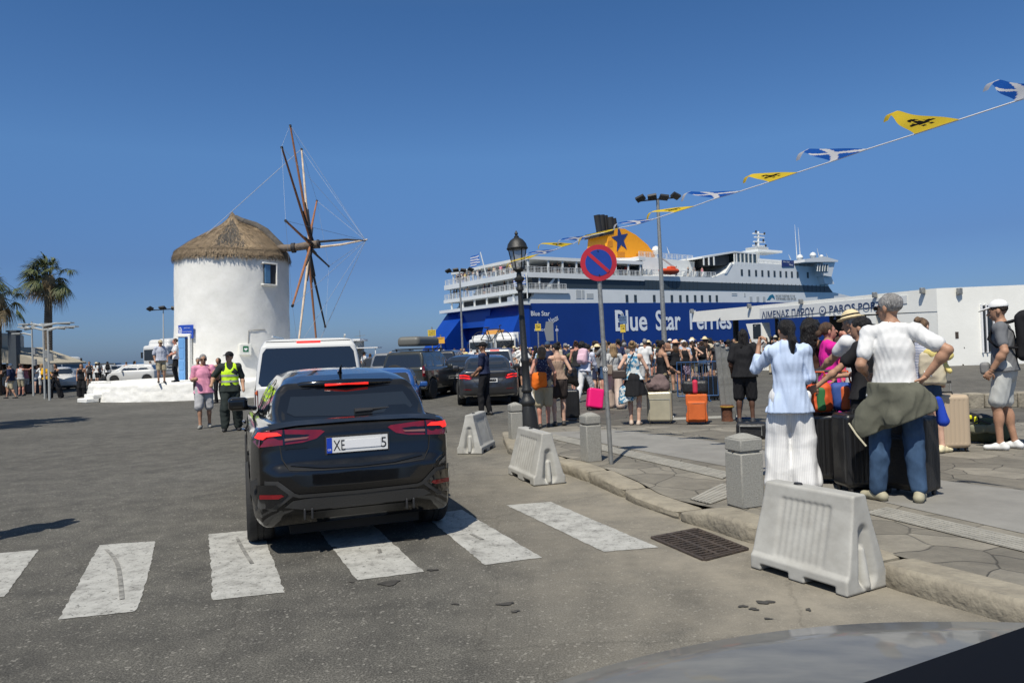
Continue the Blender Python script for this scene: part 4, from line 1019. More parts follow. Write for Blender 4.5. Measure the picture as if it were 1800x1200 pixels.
SP['coupe'] = dict(L=4.5, R=.355, WT=.235, track=.80, axles=(.86, 3.54), H=1.5,
 low=[(.14, .25), (.02, .36), (-.02, .55), (.0, .70), (.07, .76), (.09, .86), (.10, .98), (.13, 1.045), (.22, 1.075), (1.0, 1.06), (3.2, 1.0), (3.9, .90), (4.32, .76), (4.48, .58), (4.46, .30), (4.3, .20), (3.9, .19), (.5, .19)],
 lsec=[(0, .19), (.78, .19), (.87, .30), (.905, .48), (.91, .66), (.895, .84), (.88, .96), (.82, 1.05), (.70, 1.09), (0, 1.11)],
 lplan=[(0, -.05), (.40, -.03), (.66, .03), (.80, .13), (.885, .38), (.925, .9), (.925, 3.5), (.89, 4.0), (.74, 4.34), (.35, 4.5), (0, 4.52)],
 gh=[(.20, .95), (.235, 1.06), (.42, 1.17), (.66, 1.315), (.70, 1.385), (1.05, 1.445), (1.5, 1.49), (2.0, 1.505), (2.5, 1.47), (3.0, 1.24), (3.4, 1.02), (3.45, .95)],
 gsec=[(0, .9), (.79, .9), (.775, 1.03), (.71, 1.18), (.63, 1.33), (.55, 1.43), (.43, 1.485), (.23, 1.51), (0, 1.52)],
 gplan=[(0, .12), (.50, .15), (.66, .26), (.70, .6), (.80, 1.5), (.82, 2.6), (.72, 3.2), (.45, 3.5), (0, 3.55)])
SP['suv'] = dict(L=3.9, R=.36, WT=.22, track=.74, axles=(.72, 3.1), H=1.68,
 low=[(.12, .36), (.03, .45), (.0, .62), (.04, .70), (.06, 1.08), (.5, 1.1), (2.8, 1.05), (3.5, .98), (3.82, .88), (3.9, .6), (3.8, .34), (3.3, .28), (.4, .28)],
 lsec=[(0, .28), (.72, .28), (.83, .38), (.86, .55), (.86, .80), (.835, 1.02), (.78, 1.1), (0, 1.13)],
 lplan=[(0, -.03), (.55, .0), (.76, .08), (.85, .3), (.87, .8), (.87, 3.2), (.82, 3.6), (.6, 3.86), (0, 3.93)],
 gh=[(.06, 1.0), (.10, 1.12), (.25, 1.60), (.40, 1.66), (1.2, 1.69), (2.0, 1.66), (2.7, 1.10), (2.75, 1.0)],
 gsec=[(0, .95), (.79, .95), (.775, 1.1), (.70, 1.45), (.64, 1.6), (.5, 1.68), (0, 1.7)],
 gplan=[(0, .0), (.66, .03), (.78, .15), (.80, 2.0), (.7, 2.6), (.4, 2.8), (0, 2.85)])
SP['sedan'] = dict(L=4.9, R=.345, WT=.24, track=.80, axles=(1.05, 3.95), H=1.46,
 low=[(.16, .26), (.03, .36), (-.02, .52), (.0, .68), (.06, .80), (.05, .98), (.10, 1.03), (.5, 1.05), (1.2, 1.02), (3.6, .95), (4.4, .82), (4.78, .66), (4.88, .45), (4.8, .24), (4.3, .18), (.6, .18)],
 lsec=[(0, .18), (.78, .18), (.88, .28), (.92, .46), (.925, .62), (.90, .80), (.86, .92), (.76, 1.0), (.6, 1.05), (0, 1.075)],
 lplan=[(0, -.05), (.42, -.02), (.70, .06), (.83, .2), (.90, .5), (.93, 1.1), (.93, 3.9), (.88, 4.4), (.7, 4.75), (.3, 4.9), (0, 4.92)],
 gh=[(.62, .95), (.70, 1.04), (1.1, 1.25), (1.45, 1.38), (1.9, 1.45), (2.5, 1.465), (2.95, 1.41), (3.5, 1.12), (3.75, .97), (3.7, .9)],
 gsec=[(0, .85), (.80, .85), (.78, 1.0), (.71, 1.18), (.62, 1.34), (.5, 1.43), (.3, 1.47), (0, 1.48)],
 gplan=[(0, .45), (.5, .55), (.68, .8), (.76, 1.5), (.78, 2.6), (.70, 3.3), (.4, 3.7), (0, 3.8)])
SP['hatch'] = dict(L=3.8, R=.31, WT=.2, track=.72, axles=(.62, 3.05), H=1.5,
 low=[(.12, .26), (.02, .36), (.0, .6), (.05, .98), (.5, 1.02), (2.6, 1.0), (3.2, .92), (3.62, .76), (3.8, .56), (3.76, .3), (3.5, .2), (.5, .2)],
 lsec=[(0, .2), (.72, .2), (.80, .3), (.83, .5), (.83, .7), (.80, .92), (.74, 1.0), (0, 1.04)],
 lplan=[(0, -.03), (.5, .0), (.72, .1), (.82, .4), (.84, .9), (.84, 2.9), (.78, 3.4), (.55, 3.72), (0, 3.82)],
 gh=[(.08, .9), (.12, 1.02), (.36, 1.40), (.55, 1.46), (1.2, 1.5), (1.9, 1.48), (2.3, 1.38), (2.95, 1.0), (2.95, .9)],
 gsec=[(0, .85), (.76, .85), (.745, 1.0), (.66, 1.3), (.58, 1.44), (.4, 1.5), (0, 1.52)],
 gplan=[(0, .03), (.6, .06), (.74, .25), (.77, 2.0), (.68, 2.7), (.4, 3.0), (0, 3.05)])
SP['van'] = dict(L=4.9, R=.34, WT=.22, track=.80, axles=(.95, 3.95), H=1.95,
 low=[(.10, .30), (.02, .40), (.0, .55), (.05, .62), (.04, 1.1), (3.9, 1.1), (4.3, 1.05), (4.75, .85), (4.9, .6), (4.85, .28), (4.4, .22), (.5, .22)],
 lsec=[(0, .22), (.82, .22), (.92, .32), (.95, .5), (.95, .9), (.93, 1.12), (.9, 1.2), (0, 1.2)],
 lplan=[(0, -.02), (.7, .0), (.88, .07), (.945, .25), (.955, 1.2), (.95, 4.0), (.86, 4.6), (.6, 4.88), (0, 4.93)],
 gh=[(.05, 1.0), (.07, 1.15), (.22, 1.80), (.34, 1.92), (1.2, 1.955), (2.8, 1.95), (3.4, 1.88), (4.35, 1.08), (4.35, 1.0)],
 gsec=[(0, 1.0), (.93, 1.0), (.92, 1.15), (.86, 1.5), (.80, 1.78), (.74, 1.89), (.6, 1.94), (0, 1.965)],
 gplan=[(0, .0), (.80, .02), (.9, .1), (.93, .5), (.93, 3.2), (.84, 4.0), (.5, 4.4), (0, 4.45)])
GL = {'coupe': dict(rear=[(-.50, 1.12), (0, 1.10), (.50, 1.12), (.56, 1.15), (.515, 1.27), (.48, 1.315), (0, 1.335), (-.48, 1.315), (-.515, 1.27), (-.56, 1.15)], side=[[(.72, 1.13), (1.35, 1.08), (1.42, 1.35), (1.25, 1.34), (.95, 1.25)], [(1.47, 1.08), (2.25, 1.06), (2.22, 1.40), (1.9, 1.40), (1.5, 1.365)], [(2.31, 1.06), (3.1, 1.04), (2.75, 1.25), (2.45, 1.38), (2.29, 1.39)]]),
      'suv': dict(rear=[(-.60, 1.12), (.60, 1.12), (.66, 1.16), (.58, 1.50), (.52, 1.54), (-.52, 1.54), (-.58, 1.50), (-.66, 1.16)], side=[[(.35, 1.14), (.95, 1.14), (.95, 1.52), (.42, 1.52)], [(1.02, 1.12), (2.35, 1.10), (1.95, 1.52), (1.02, 1.54)]]),
      'sedan': dict(rear=[(-.60, 1.07), (0, 1.06), (.60, 1.07), (.56, 1.22), (.49, 1.35), (.3, 1.385), (0, 1.395), (-.3, 1.385), (-.49, 1.35), (-.56, 1.22)], side=[[(1.15, 1.08), (1.95, 1.05), (1.95, 1.34), (1.7, 1.34), (1.3, 1.2)], [(2.0, 1.05), (3.2, 1.03), (2.75, 1.28), (2.5, 1.36), (2.0, 1.36)]]),
      'hatch': dict(rear=[(-.56, 1.04), (.56, 1.04), (.62, 1.08), (.54, 1.34), (.48, 1.38), (-.48, 1.38), (-.54, 1.34), (-.62, 1.08)], side=[[(.5, 1.06), (1.3, 1.03), (1.3, 1.38), (.85, 1.38)], [(1.36, 1.03), (2.6, 1.01), (2.15, 1.34), (1.36, 1.38)]]),
      'van': dict(rear=[(-.78, 1.12), (.78, 1.12), (.83, 1.18), (.76, 1.68), (.70, 1.76), (-.70, 1.76), (-.76, 1.68), (-.83, 1.18)], side=[[(.4, 1.2), (1.6, 1.2), (1.6, 1.7), (.5, 1.7)], [(1.7, 1.2), (2.8, 1.2), (2.8, 1.7), (1.7, 1.7)], [(2.9, 1.18), (3.95, 1.16), (3.4, 1.66), (2.9, 1.7)]])}
FR = {'sedan': [(-.62, 1.0), (.62, 1.0), (.5, 1.36), (-.5, 1.36)], 'hatch': [(-.62, 1.03), (.62, 1.03), (.52, 1.36), (-.52, 1.36)], 'van': [(-.76, 1.15), (.76, 1.15), (.70, 1.78), (-.70, 1.78)], 'suv': [(-.6, 1.13), (.6, 1.13), (.54, 1.56), (-.54, 1.56)], 'coupe': [(-.64, 1.08), (.64, 1.08), (.54, 1.38), (-.54, 1.38)]}
def car(kind, label, cat, loc, yaw, m, vox=.035, group=None, rear=(0, 0), name='car', steer=0, plate=None, rim=None, lamps=None, handles=True):
 """loc = midpoint of the rear bumper on the ground; heading = +Y turned by yaw"""
 s = SP[kind]; g = GL[kind]; e = empty(name, loc, yaw, label, cat, group)
 pr = [tri_prim(s['low'], s['lsec'], s['lplan'], .05), tri_prim(s['gh'], s['gsec'], s['gplan'], .05 if kind != 'van' else .07, 'u', .035)]
 for y in s['axles']:
  for sg in (-1, 1):
   c_ = np.array([sg * (s['track'] + .06), y, s['R']]); rr = s['R'] + .045
   def fn(Q, c_=c_, rr=rr, sg=sg): return np.maximum(np.hypot(Q[..., 1] - c_[1], Q[..., 2] - c_[2]) - rr, -(Q[..., 0] * sg - (s['track'] - s['WT'] * .75)))
   pr.append(Prim(fn, c_ - [.3, rr, rr], c_ + [.3, rr, rr], 's', .012))
 body = sdf_obj('body', pr, vox, m, e); bv = bvh_of(body)
 mb = MB();
 mb.box((0, s['L'] * .5, s['R'] * .9), ((s['track'] - s['WT']) * 2, s['L'] - .6, s['R'] * 1.0)); mb.build('underbody', M_seam, e)
 for i, y in enumerate(s['axles']):
  for sg in (-1, 1): wheel(e, sg * s['track'], y, s['R'], s['WT'], sg, steer if i else 0, rim)
 rs_ = .08 if vox < .03 else .16
 patch('rear_window', bv, g['rear'], 1, -1, M_glass, e, .005, rs_)
 for sg in (-1, 1):
  for q in g['side']: patch('side_window', bv, q, 0, sg, M_glass, e, .005, rs_ * 1.5)
  mz = s['lsec'][-3][1] + .06; my = g['side'][-1][1][0] - .18
  sdf_obj('mirror', [rbox((sg * (s['lsec'][4][0] + .07), my, mz), (.11, .055, .075), .045), cone((sg * (s['lsec'][4][0] - .12), my + .03, mz - .06), (sg * (s['lsec'][4][0] + .06), my, mz - .04), .025, .025)], .014 if vox < .03 else .025, m, e)
 patch('windscreen', bv, FR[kind], 1, 1, M_glass, e, .005, .2)
 return e, bv
def shapes(bv, e, items, axis=1, sgn=-1, off=.007, res=.08):
 """items: (name, [polys], material) -> projected parts, mirrored ones are given explicitly"""
 out = []
 for nm, polys, mt, *rest in items:
  o = rest[0] if rest else off; par = rest[1] if len(rest) > 1 else e
  for q in polys: out.append(patch(nm, bv, q, axis, sgn, mt, par, o, res))
 return out
def mir(q): return [(-x, z) for x, z in q[::-1]]
def plate(e, y, z, txt='', w=.52, h=.11, blank=None, sgn=-1):
 M_ = Matrix.Translation((0, y, z)) @ Matrix.Rotation(R(90), 4, 'X')
 if sgn > 0: M_ = M_ @ Matrix.Rotation(R(180), 4, 'Y')
 mb = MB(); mb.box((0, 0, 0), (w + .03, h + .03, .012), M_); fr = mb.build('plate_frame', M_trim, e)
 mb = MB(); mb.box((0, 0, .008), (w, h, .01), M_); pl = mb.build('number_plate', M_plate, fr)
 mb = MB(); mb.box((-w / 2 + .022, 0, .014), (.044, h, .004), M_); mb.build('country_band', M_euro, fr)
 if txt: text('registration', txt, .09, M_ @ Matrix.Translation((.02, 0, .0145)), M_ptext, fr, width=w * .82, height=h * .68, bold=.02)
 return fr
# ---------------------------------------------------------------- hero: black coupe SUV with lit brake lamps
M_blk = paint('dusty_black', (.003, .003, .0035), .13, rough=.12)
YAW = R(20.0); RA = gp(457, 945); RBp = gp(757, 914)
mid = (RA + RBp) / 2; fwd = Vector((-math.sin(YAW), math.cos(YAW), 0)); loc = mid - fwd * .86; loc.z = 0
e, bv = car('coupe', 'dusty black coupe SUV stopped on the zebra crossing with its brake lamps lit', 'car', loc, YAW, M_blk, .02, name='coupe_suv', rim=M_rimd)
tl = [(-.885, .90), (-.87, 1.00), (-.80, 1.045), (-.60, 1.035), (-.30, 1.015), (-.27, 1.00), (-.34, .95), (-.45, .925), (-.62, .915)]
on = [(-.83, .975), (-.80, 1.02), (-.66, 1.015), (-.62, .99), (-.74, .985), (-.77, .965)]
M_gd = mat('grey_bumper_trim', (.030, .029, .027), .5, bump=.15, bs=60); M_gloss = mat('gloss_black', (.004, .004, .005), .08, coat=1)
lamps = shapes(bv, e, [('tail_lamp', [tl, mir(tl)], M_redl)])
shapes(bv, e, [('lamp_signature', [on], M_redon, .014, lamps[0]), ('lamp_signature', [mir(on)], M_redon, .014, lamps[1])], res=.03)
for lp, f_ in ((lamps[0], lambda q: q), (lamps[1], mir)):
 shapes(bv, e, [('lamp_bar', [f_([(-.60, .945), (-.60, .965), (-.40, .968), (-.42, .955)])], mat('pale_lamp_bar', (.25, .12, .11), .3), .013, lp), ('lamp_divider', [f_([(-.615, .915), (-.615, 1.035), (-.60, 1.035), (-.60, .915)])], M_gloss, .013, lp)], res=.05)
# hatch shut lines, plate recess, bumper trim
hl_ = [(-.60, .70), (-.635, .80), (-.64, .91)]
shapes(bv, e, [('panel_gap', [strip([(-.64, .91), (-.625, .80), (-.57, .715), (-.3, .70), (0, .695), (.3, .70), (.57, .715), (.625, .80), (.64, .91)], .010)], M_seam, .004),
 ('boot_crease', [strip([(-.56, .755), (-.3, .722), (0, .715), (.3, .722), (.56, .755)], .02)], M_gloss, .008),
 ('bumper_line', [strip([(-.90, .50), (-.86, .46), (-.6, .45)], .008), strip([(.90, .50), (.86, .46), (.6, .45)], .008)], M_seam, .004)])
hx = [(-.875, .40), (-.875, .60), (-.84, .635), (-.66, .635), (-.54, .535), (-.54, .515), (-.70, .395), (-.84, .375)]
hi_ = [(-.84, .43), (-.84, .585), (-.80, .605), (-.68, .605), (-.585, .525), (-.71, .425), (-.8, .41)]
for f_ in ((lambda q: q), mir):
 hh = shapes(bv, e, [('bumper_vent', [f_(hx)], M_gd, .012)])[0]
 shapes(bv, e, [('vent_recess', [f_(hi_)], M_gloss, .017, hh)]); shapes(bv, e, [('fog_reflector', [f_([(-.80, .49), (-.80, .525), (-.64, .53), (-.62, .515), (-.66, .495)])], M_redl, .022, hh)], res=.04)
shapes(bv, e, [('bumper_strip', [strip([(-.56, .525), (-.5, .505), (0, .50), (.5, .505), (.56, .525)], .028)], M_gd, .013), ('diffuser', [[(-.55, .47), (-.4, .485), (.4, .485), (.55, .47), (.62, .42), (.42, .385), (-.42, .385), (-.62, .42)]], M_gd, .009),
   ('lower_bumper', [[(-.48, .37), (-.36, .30), (.36, .30), (.48, .37)]], mat('dusty_black_plastic', (.03, .029, .027), .5, var=.5, vs=6), .010), ('window_surround', [[(-.66, 1.10), (-.60, 1.075), (0, 1.06), (.60, 1.075), (.66, 1.10), (.60, 1.28), (.53, 1.335), (0, 1.355), (-.53, 1.335), (-.60, 1.28)]], M_gloss, .0025)])
for x in (-.46, -.40, .40, .46):
 mb = MB(); mb.box((x, .02, .355), (.018, .05, .09)); bev(mb.build('diffuser_fin', M_trim, e), .006)
shapes(bv, e, [('lip_spoiler', [strip([(-.72, 1.05), (-.5, 1.065), (0, 1.072), (.5, 1.065), (.72, 1.05)], .03)], M_blk, .022)])
mb = MB();
sp_ = [(-.56, .80, 1.345), (-.4, .70, 1.372), (0, .66, 1.38), (.4, .70, 1.372), (.56, .80, 1.345)]
mb.tube(sp_, [.018, .03, .034, .03, .018], 10); spo = mb.build('roof_spoiler', M_gloss, e, 180)
mb = MB(); mb.tube([(-.20, .65, 1.363), (0, .638, 1.368), (.20, .65, 1.363)], .011, 6); mb.build('high_brake_lamp', M_redon, spo, 180)
mb = MB(); y0 = .45; mb.tube([(.02, .335, 1.135), (.18, .345, 1.14)], [.026, .02], 8); mb.tube([(.05, .335, 1.14), (.44, .40, 1.15)], [.016, .006], 6); mb.build('rear_wiper', M_trim, e)
sdf_obj('roof_antenna', [cone((0, 1.15, 1.455), (0, 1.02, 1.535), .02, .007, .01), cone((0, 1.15, 1.455), (0, 1.28, 1.47), .022, .008, .02)], .008, M_gloss, e)
e.scale = (.955, .97, .985)
# plate as in the photo: letters largely covered by a white bar
pf_ = plate(e, -.0, .885, '', .52, .125); Mp = Matrix.Translation((0, -.0, .885)) @ Matrix.Rotation(R(90), 4, 'X')
for c in pf_.children: pass
hit = bv.ray_cast(Vector((0, -5, .885)), Vector((0, 1, 0)))[0].y
pf_.location.y = hit - .012
for t_, x, w_ in (('XE', -.155, .10), ('5', .225, .045)): text('registration', t_, .1, Mp @ Matrix.Translation((x, -.003, .0145)), M_ptext, pf_, width=w_, height=.085)
mb = MB(); mb.box((.045, .002, .016), (.31, .07, .004), Mp); mb.build('cover_strip', M_swhite, pf_)
text('country_code', 'GR', .03, Mp @ Matrix.Translation((-.238, -.035, .0165)), M_swhite, pf_, width=.03)
# side details
for sg in (-1, 1):
 shapes(bv, e, [('door_gap', [strip([(1.32, 1.05), (1.30, .7), (1.22, .35)], .012), strip([(2.27, 1.04), (2.28, .30)], .012), strip([(3.2, .98), (3.15, .6), (3.02, .32)], .012)], M_seam, .003), ('sill_trim', [[(1.3, .22), (3.1, .22), (3.1, .36), (1.3, .36)]], M_trim, .006), ('arch_trim', [strip([(.86 + (.42) * math.cos(a), .36 + .42 * math.sin(a)) for a in np.linspace(.15, 3.0, 14)], .05), strip([(3.54 + (.42) * math.cos(a), .36 + .42 * math.sin(a)) for a in np.linspace(.15, 3.0, 14)], .05)], M_trim, .006)], 0, sg)
 mb = MB()
 for y in (1.5, 2.45): mb.tube([(sg * .905, y, .93), (sg * .925, y + .06, .935), (sg * .925, y + .16, .935), (sg * .905, y + .22, .93)], .014, 6)
 mb.build('door_handle', M_blk, e)
# ---------------------------------------------------------------- other vehicles (placed by the left rear tyre contact)
def place(px, py, yaw, kind, dx=None, sgn=-1):
 s = SP[kind]; p = gp(px, py); p.z = 0; c, sn = math.cos(yaw), math.sin(yaw)
 x = sgn * s['track']; y = s['axles'][0]
 return Vector((p.x - (x * c - y * sn), p.y - (x * sn + y * c), 0))
def mid_at(px, Y): p = at(px, 600, Y); return Vector((p.x, Y, 0))
M_wht = paint('white', (.62, .62, .60), .10, rough=.35)
# white van ahead
e, bv = car('van', 'white passenger van with dark rear window directly ahead of the black car', 'van', mid_at(541, 12.6), R(13), M_wht, .03, name='passenger_van')
M_or = mat('orange_lamp', (.75, .14, .03), .2, coat=1)
shapes(bv, e, [('tail_lamp', [[(-.93, .72), (-.93, 1.06), (-.84, 1.06), (-.84, .72)], [(.84, .72), (.84, 1.06), (.93, 1.06), (.93, .72)]], M_redl), ('indicator_lamp', [[(-.925, .97), (-.925, 1.07), (-.85, 1.07), (-.85, .97)]], M_or, .014), ('high_brake_lamp', [strip([(-.2, 1.855), (.2, 1.855)], .03)], M_redon, .01), ('panel_gap', [strip([(-.88, .5), (-.88, 1.8), (-.7, 1.87), (.7, 1.87), (.88, 1.8), (.88, .5)], .012)], M_seam, .004), ('rear_bumper', [[(-.93, .3), (.93, .3), (.93, .52), (-.93, .52)]], M_trim, .01)])
plate(e, -.0, .72, 'YZK 4127')
for x in (-.42, .42):
 sdf_obj('headrest', [rbox((x, .75, 1.42), (.16, .06, .10), .05), rbox((x, .8, 1.1), (.26, .08, .28), .06)], .03, M_trim, e)
mb = MB()
for x in (-.62, .62): mb.beam((x, .5, 1.97), (x, 3.0, 1.99), .03, .03)
mb.build('roof_rail', M_wht, e)
# grey compact SUV with roof box and spare wheel
M_dg = paint('dark_grey', (.035, .038, .034), .35, .3)
lc = place(758, 701, R(-16), 'suv', sgn=1)
e, bv = car('suv', 'dark grey compact SUV with a spare wheel on its tailgate and a roof box', 'car', lc, R(-16), M_dg, .035, name='compact_suv')
shapes(bv, e, [('tail_lamp', [[(-.85, .78), (-.85, 1.16), (-.72, 1.16), (-.72, .78)], [(.72, .78), (.72, 1.16), (.85, 1.16), (.85, .78)]], M_redl), ('lamp_lens', [[(-.84, .92), (-.84, 1.0), (-.74, 1.0), (-.74, .92)], [(.74, .92), (.74, 1.0), (.84, 1.0), (.84, .92)]], mat('pale_lens', (.7, .5, .45), .2), .014), ('bumper', [[(-.84, .4), (.84, .4), (.84, .66), (-.84, .66)]], mat('grey_plastic', (.10, .105, .095), .6), .02), ('panel_gap', [strip([(-.70, .68), (-.70, 1.6)], .014), strip([(.70, .68), (.70, 1.6)], .014)], M_seam, .004)])
shapes(bv, e, [('door_gap', [strip([(1.0, 1.1), (1.0, .8), (1.25, .4)], .016), strip([(2.35, 1.1), (2.3, .4)], .016)], M_seam, .004)], 0, 1)
mb = MB(); Mx = Matrix.Translation((-.18, -.17, .86)) @ Matrix.Rotation(R(90), 4, 'X')
mb.lathe([(.30, -.1), (.345, -.09), (.36, -.05), (.36, .05), (.345, .09), (.28, .1)], 32, Mx); mb.lathe([(.28, .09), (.27, .108), (.12, .112), (.02, .112)], 24, Mx, 1)
sw = mb.build('spare_wheel', [M_tyre, mat('pale_wheel_cover', (.55, .53, .47), .5)], e, 40)
rbx = sdf_obj('roof_box', [rbox((0, 1.55, 1.98), (.42, .98, .19), .15), Prim(half((0, 1.55, 1.84), (0, 0, -1)).fn, (0, 0, 0), (0, 0, 0), 'i', .02)], .03, mat('grey_roof_box', (.12, .12, .108), .5, bump=.1))
lp = rbx; rbx.location = Matrix.Translation(lc) @ Matrix.Rotation(R(-16), 4, 'Z') @ Vector((0, 0, 0)); rbx.rotation_euler = (0, 0, R(-16)); tag(rbx, 'grey plastic luggage box on the roof of the dark grey SUV', 'roof box')
mb = MB()
for y in (.95, 2.1): mb.beam((-.66, y, 1.74), (.66, y, 1.74), .04, .03);
for x in (-.60, .60):
 mb.beam((x, .6, 1.70), (x, 2.4, 1.70), .03, .03)
 for y in (.95, 2.1): mb.beam((x, y, 1.62), (x, y, 1.74), .04)
mb.build('roof_rack', M_trim, e)
# grey sedan with lit lamps
M_gs = paint('graphite', (.055, .056, .06), .12, .6, .3)
lc = place(812, 711, R(3), 'sedan')
e, bv = car('sedan', 'graphite grey saloon car with red rear lamps behind the man in black uniform', 'car', lc, R(3), M_gs, .03, name='saloon_car', steer=R(24))
sl_ = [(-.86, .84), (-.84, .93), (-.70, .94), (-.54, .90), (-.46, .82), (-.50, .775), (-.66, .76), (-.84, .79)]
tl_ = shapes(bv, e, [('tail_lamp', [sl_, mir(sl_)], M_redl)])
shapes(bv, e, [('lamp_signature', [strip([(-.82, .90), (-.66, .905), (-.54, .87)], .03), strip([(-.82, .83), (-.66, .83), (-.52, .80)], .03)], M_redon, .015, tl_[0]), ('lamp_signature', [strip([(.82, .90), (.66, .905), (.54, .87)], .03), strip([(.82, .83), (.66, .83), (.52, .80)], .03)], M_redon, .015, tl_[1])])
M_ch = mat('chrome', (.6, .6, .6), .12, 1)
shapes(bv, e, [('chrome_strip', [strip([(-.74, .33), (-.4, .30), (.4, .30), (.74, .33)], .022)], M_ch, .012), ('exhaust_trim', [[(-.70, .25), (-.70, .31), (-.46, .30), (-.44, .24)], [(.44, .24), (.46, .30), (.70, .31), (.70, .25)]], M_ch, .014), ('boot_gap', [strip([(-.46, .98), (-.46, .80), (-.32, .62), (.32, .62), (.46, .80), (.46, .98)], .012)], M_seam, .004), ('reflector', [strip([(-.72, .50), (-.5, .49)], .02), strip([(.72, .50), (.5, .49)], .02)], M_redl, .01)])
plate(e, .0, .74, 'KHX 5513')
# black saloon between them
lc = mid_at(800, 27.5)
e, bv = car('sedan', 'black saloon car with a pale number plate left of the graphite saloon', 'car', lc, R(-10), paint('black', (.008, .008, .009), .1), .04, name='saloon_car')
shapes(bv, e, [('tail_lamp', [[(-.84, .84), (-.84, .90), (-.4, .91), (-.4, .86)], [(.4, .86), (.4, .91), (.84, .90), (.84, .84)]], mat('dark_lamp', (.03, .008, .01), .2, coat=1))]); plate(e, .0, .66, 'IPB 3092')
# estate with a bicycle on its roof
lc = mid_at(868, 30.5)
e, bv = car('suv', 'dark estate car with its red high brake lamp lit, carrying the bicycle', 'car', lc, R(-4), paint('silver', (.30, .30, .29), .1, .5), .045, name='estate_car')
shapes(bv, e, [('tail_lamp', [[(-.85, .95), (-.85, 1.08), (-.5, 1.04), (-.6, .92)], [(.6, .92), (.5, 1.04), (.85, 1.08), (.85, .95)]], M_redl), ('high_brake_lamp', [strip([(-.2, 1.59), (.2, 1.59)], .035)], M_redon, .01)])
car('sedan', 'dark car roof half hidden behind the black saloon', 'car', mid_at(792, 37), R(-8), M_dg, .06, name='parked_car')
car('suv', 'black off-road car between the roof box and the crowd', 'car', mid_at(770, 33), R(-8), paint('black', (.008, .008, .009), .1), .06, name='parked_car')
# bicycle
def bicycle(loc, rz, label):
 b = empty('bicycle', loc, rz, label, 'bicycle'); r_ = .34
 for x in (-.5, .5):
  w = empty('wheel', (x, 0, r_)); w.parent = b
  MB().tube([(r_ * math.cos(a), 0, r_ * math.sin(a)) for a in np.linspace(0, 2 * math.pi, 33)], .018, 6).build('tyre', M_tyre, w, 180)
  mb = MB()
  for k in range(12): a = k * math.pi / 6; mb.beam((0, 0, 0), (r_ * math.cos(a), 0, r_ * math.sin(a)), .004)
  mb.build('spokes', M_grey, w)
 mb = MB(); P = dict(bb=(-.05, 0, .28), st=(-.2, 0, .78), hd=(.36, 0, .80), hd2=(.33, 0, .92), ra=(-.5, 0, .34), fa=(.5, 0, .34))
 for a, c_ in (('bb', 'st'), ('st', 'hd'), ('bb', 'hd'), ('bb', 'ra'), ('st', 'ra'), ('hd', 'fa'), ('hd', 'hd2')): mb.cyl(P[a], P[c_], .02, .02, 8)
 mb.build('frame', M_trim, b)
 mb = MB(); mb.tube([(.33, -.2, .95), (.40, -.18, .93), (.36, 0, .93), (.40, .18, .93), (.33, .2, .95)], .014, 6); mb.build('handlebar', M_trim, b)
 sdf_obj('saddle', [ell((-.22, 0, .86), (.14, .06, .03)), cone((-.2, 0, .78), (-.22, 0, .86), .012, .012)], .015, M_trim, b)
 mb = MB(); mb.lathe([(.09, -.01), (.09, .01)], 16, Matrix.Translation((-.05, 0, .28)) @ Matrix.Rotation(R(90), 4, 'X')); mb.build('chainring', M_grey, b); return b
bicycle(Vector((lc.x - .1, lc.y + 1.5, 1.72)), R(8), 'black road bicycle standing on the roof of the estate car')
# blue car roof, seen past the black car
e, bv = car('hatch', 'blue hatchback half hidden beside the white van and black car', 'car', mid_at(676, 15.6), R(6), paint('blue', (.015, .075, .27), .1), .04, name='hatchback'); e.scale = (.84, .9, .86)
# ---- left side: white cars, van, scooters
e, bv = car('hatch', 'white hatchback parked behind the woman with her phone at the palm tree', 'car', mid_at(92, 50), R(224), M_wht, .05, name='parked_car')
e, bv = car('van', 'white delivery van with large windscreen parked behind the white hatchback', 'van', mid_at(131, 55), R(160), M_wht, .06, name='delivery_van'); e.scale = (1.15,) * 3
def simple(kind, label, px, Y, yaw, m, name='parked_car', group=None):
 e, bv = car(kind, label, 'car', mid_at(px, Y), R(yaw), m, .07, name=name, group=group)
 if math.cos(R(yaw)) < 0: shapes(bv, e, [('headlamp', [[(-.78, .68), (-.78, .78), (-.5, .80), (-.5, .70)], [(.5, .70), (.5, .80), (.78, .78), (.78, .68)]], M_head), ('grille', [[(-.4, .45), (.4, .45), (.4, .55), (-.4, .55)]], M_trim)], 1, 1, .012, .15)
 else: shapes(bv, e, [('tail_lamp', [[(-.78, .78), (-.78, .95), (-.6, .95), (-.6, .78)], [(.6, .78), (.6, .95), (.78, .95), (.78, .78)]], M_redl)], 1, -1, .012, .15)
 return e
simple('hatch', 'small white hatchback with its side to the sea, left of the woman in shorts', 200, 66, 70, M_wht)
simple('hatch', 'small white hatchback facing the camera just right of the woman in shorts', 243, 69, 160, M_wht)
simple('hatch', 'white hatchback seen side-on behind the man in the striped shirt', 278, 58, 95, M_wht)
simple('sedan', 'silver car behind the man in white shirt on the mill terrace', 304, 60, 20, paint('silver', (.30, .30, .29), .1, .5))
simple('suv', 'dark off-road car far off beyond the white cars at the waterside', 211, 78, 90, M_dg)
simple('hatch', 'grey hatchback between the white van and the grey SUV', 655, 34, -12, M_dg)
simple('suv', 'silver-grey car behind the blonde woman in the striped shirt', 678, 29, -14, paint('silver', (.30, .30, .29), .1, .5))
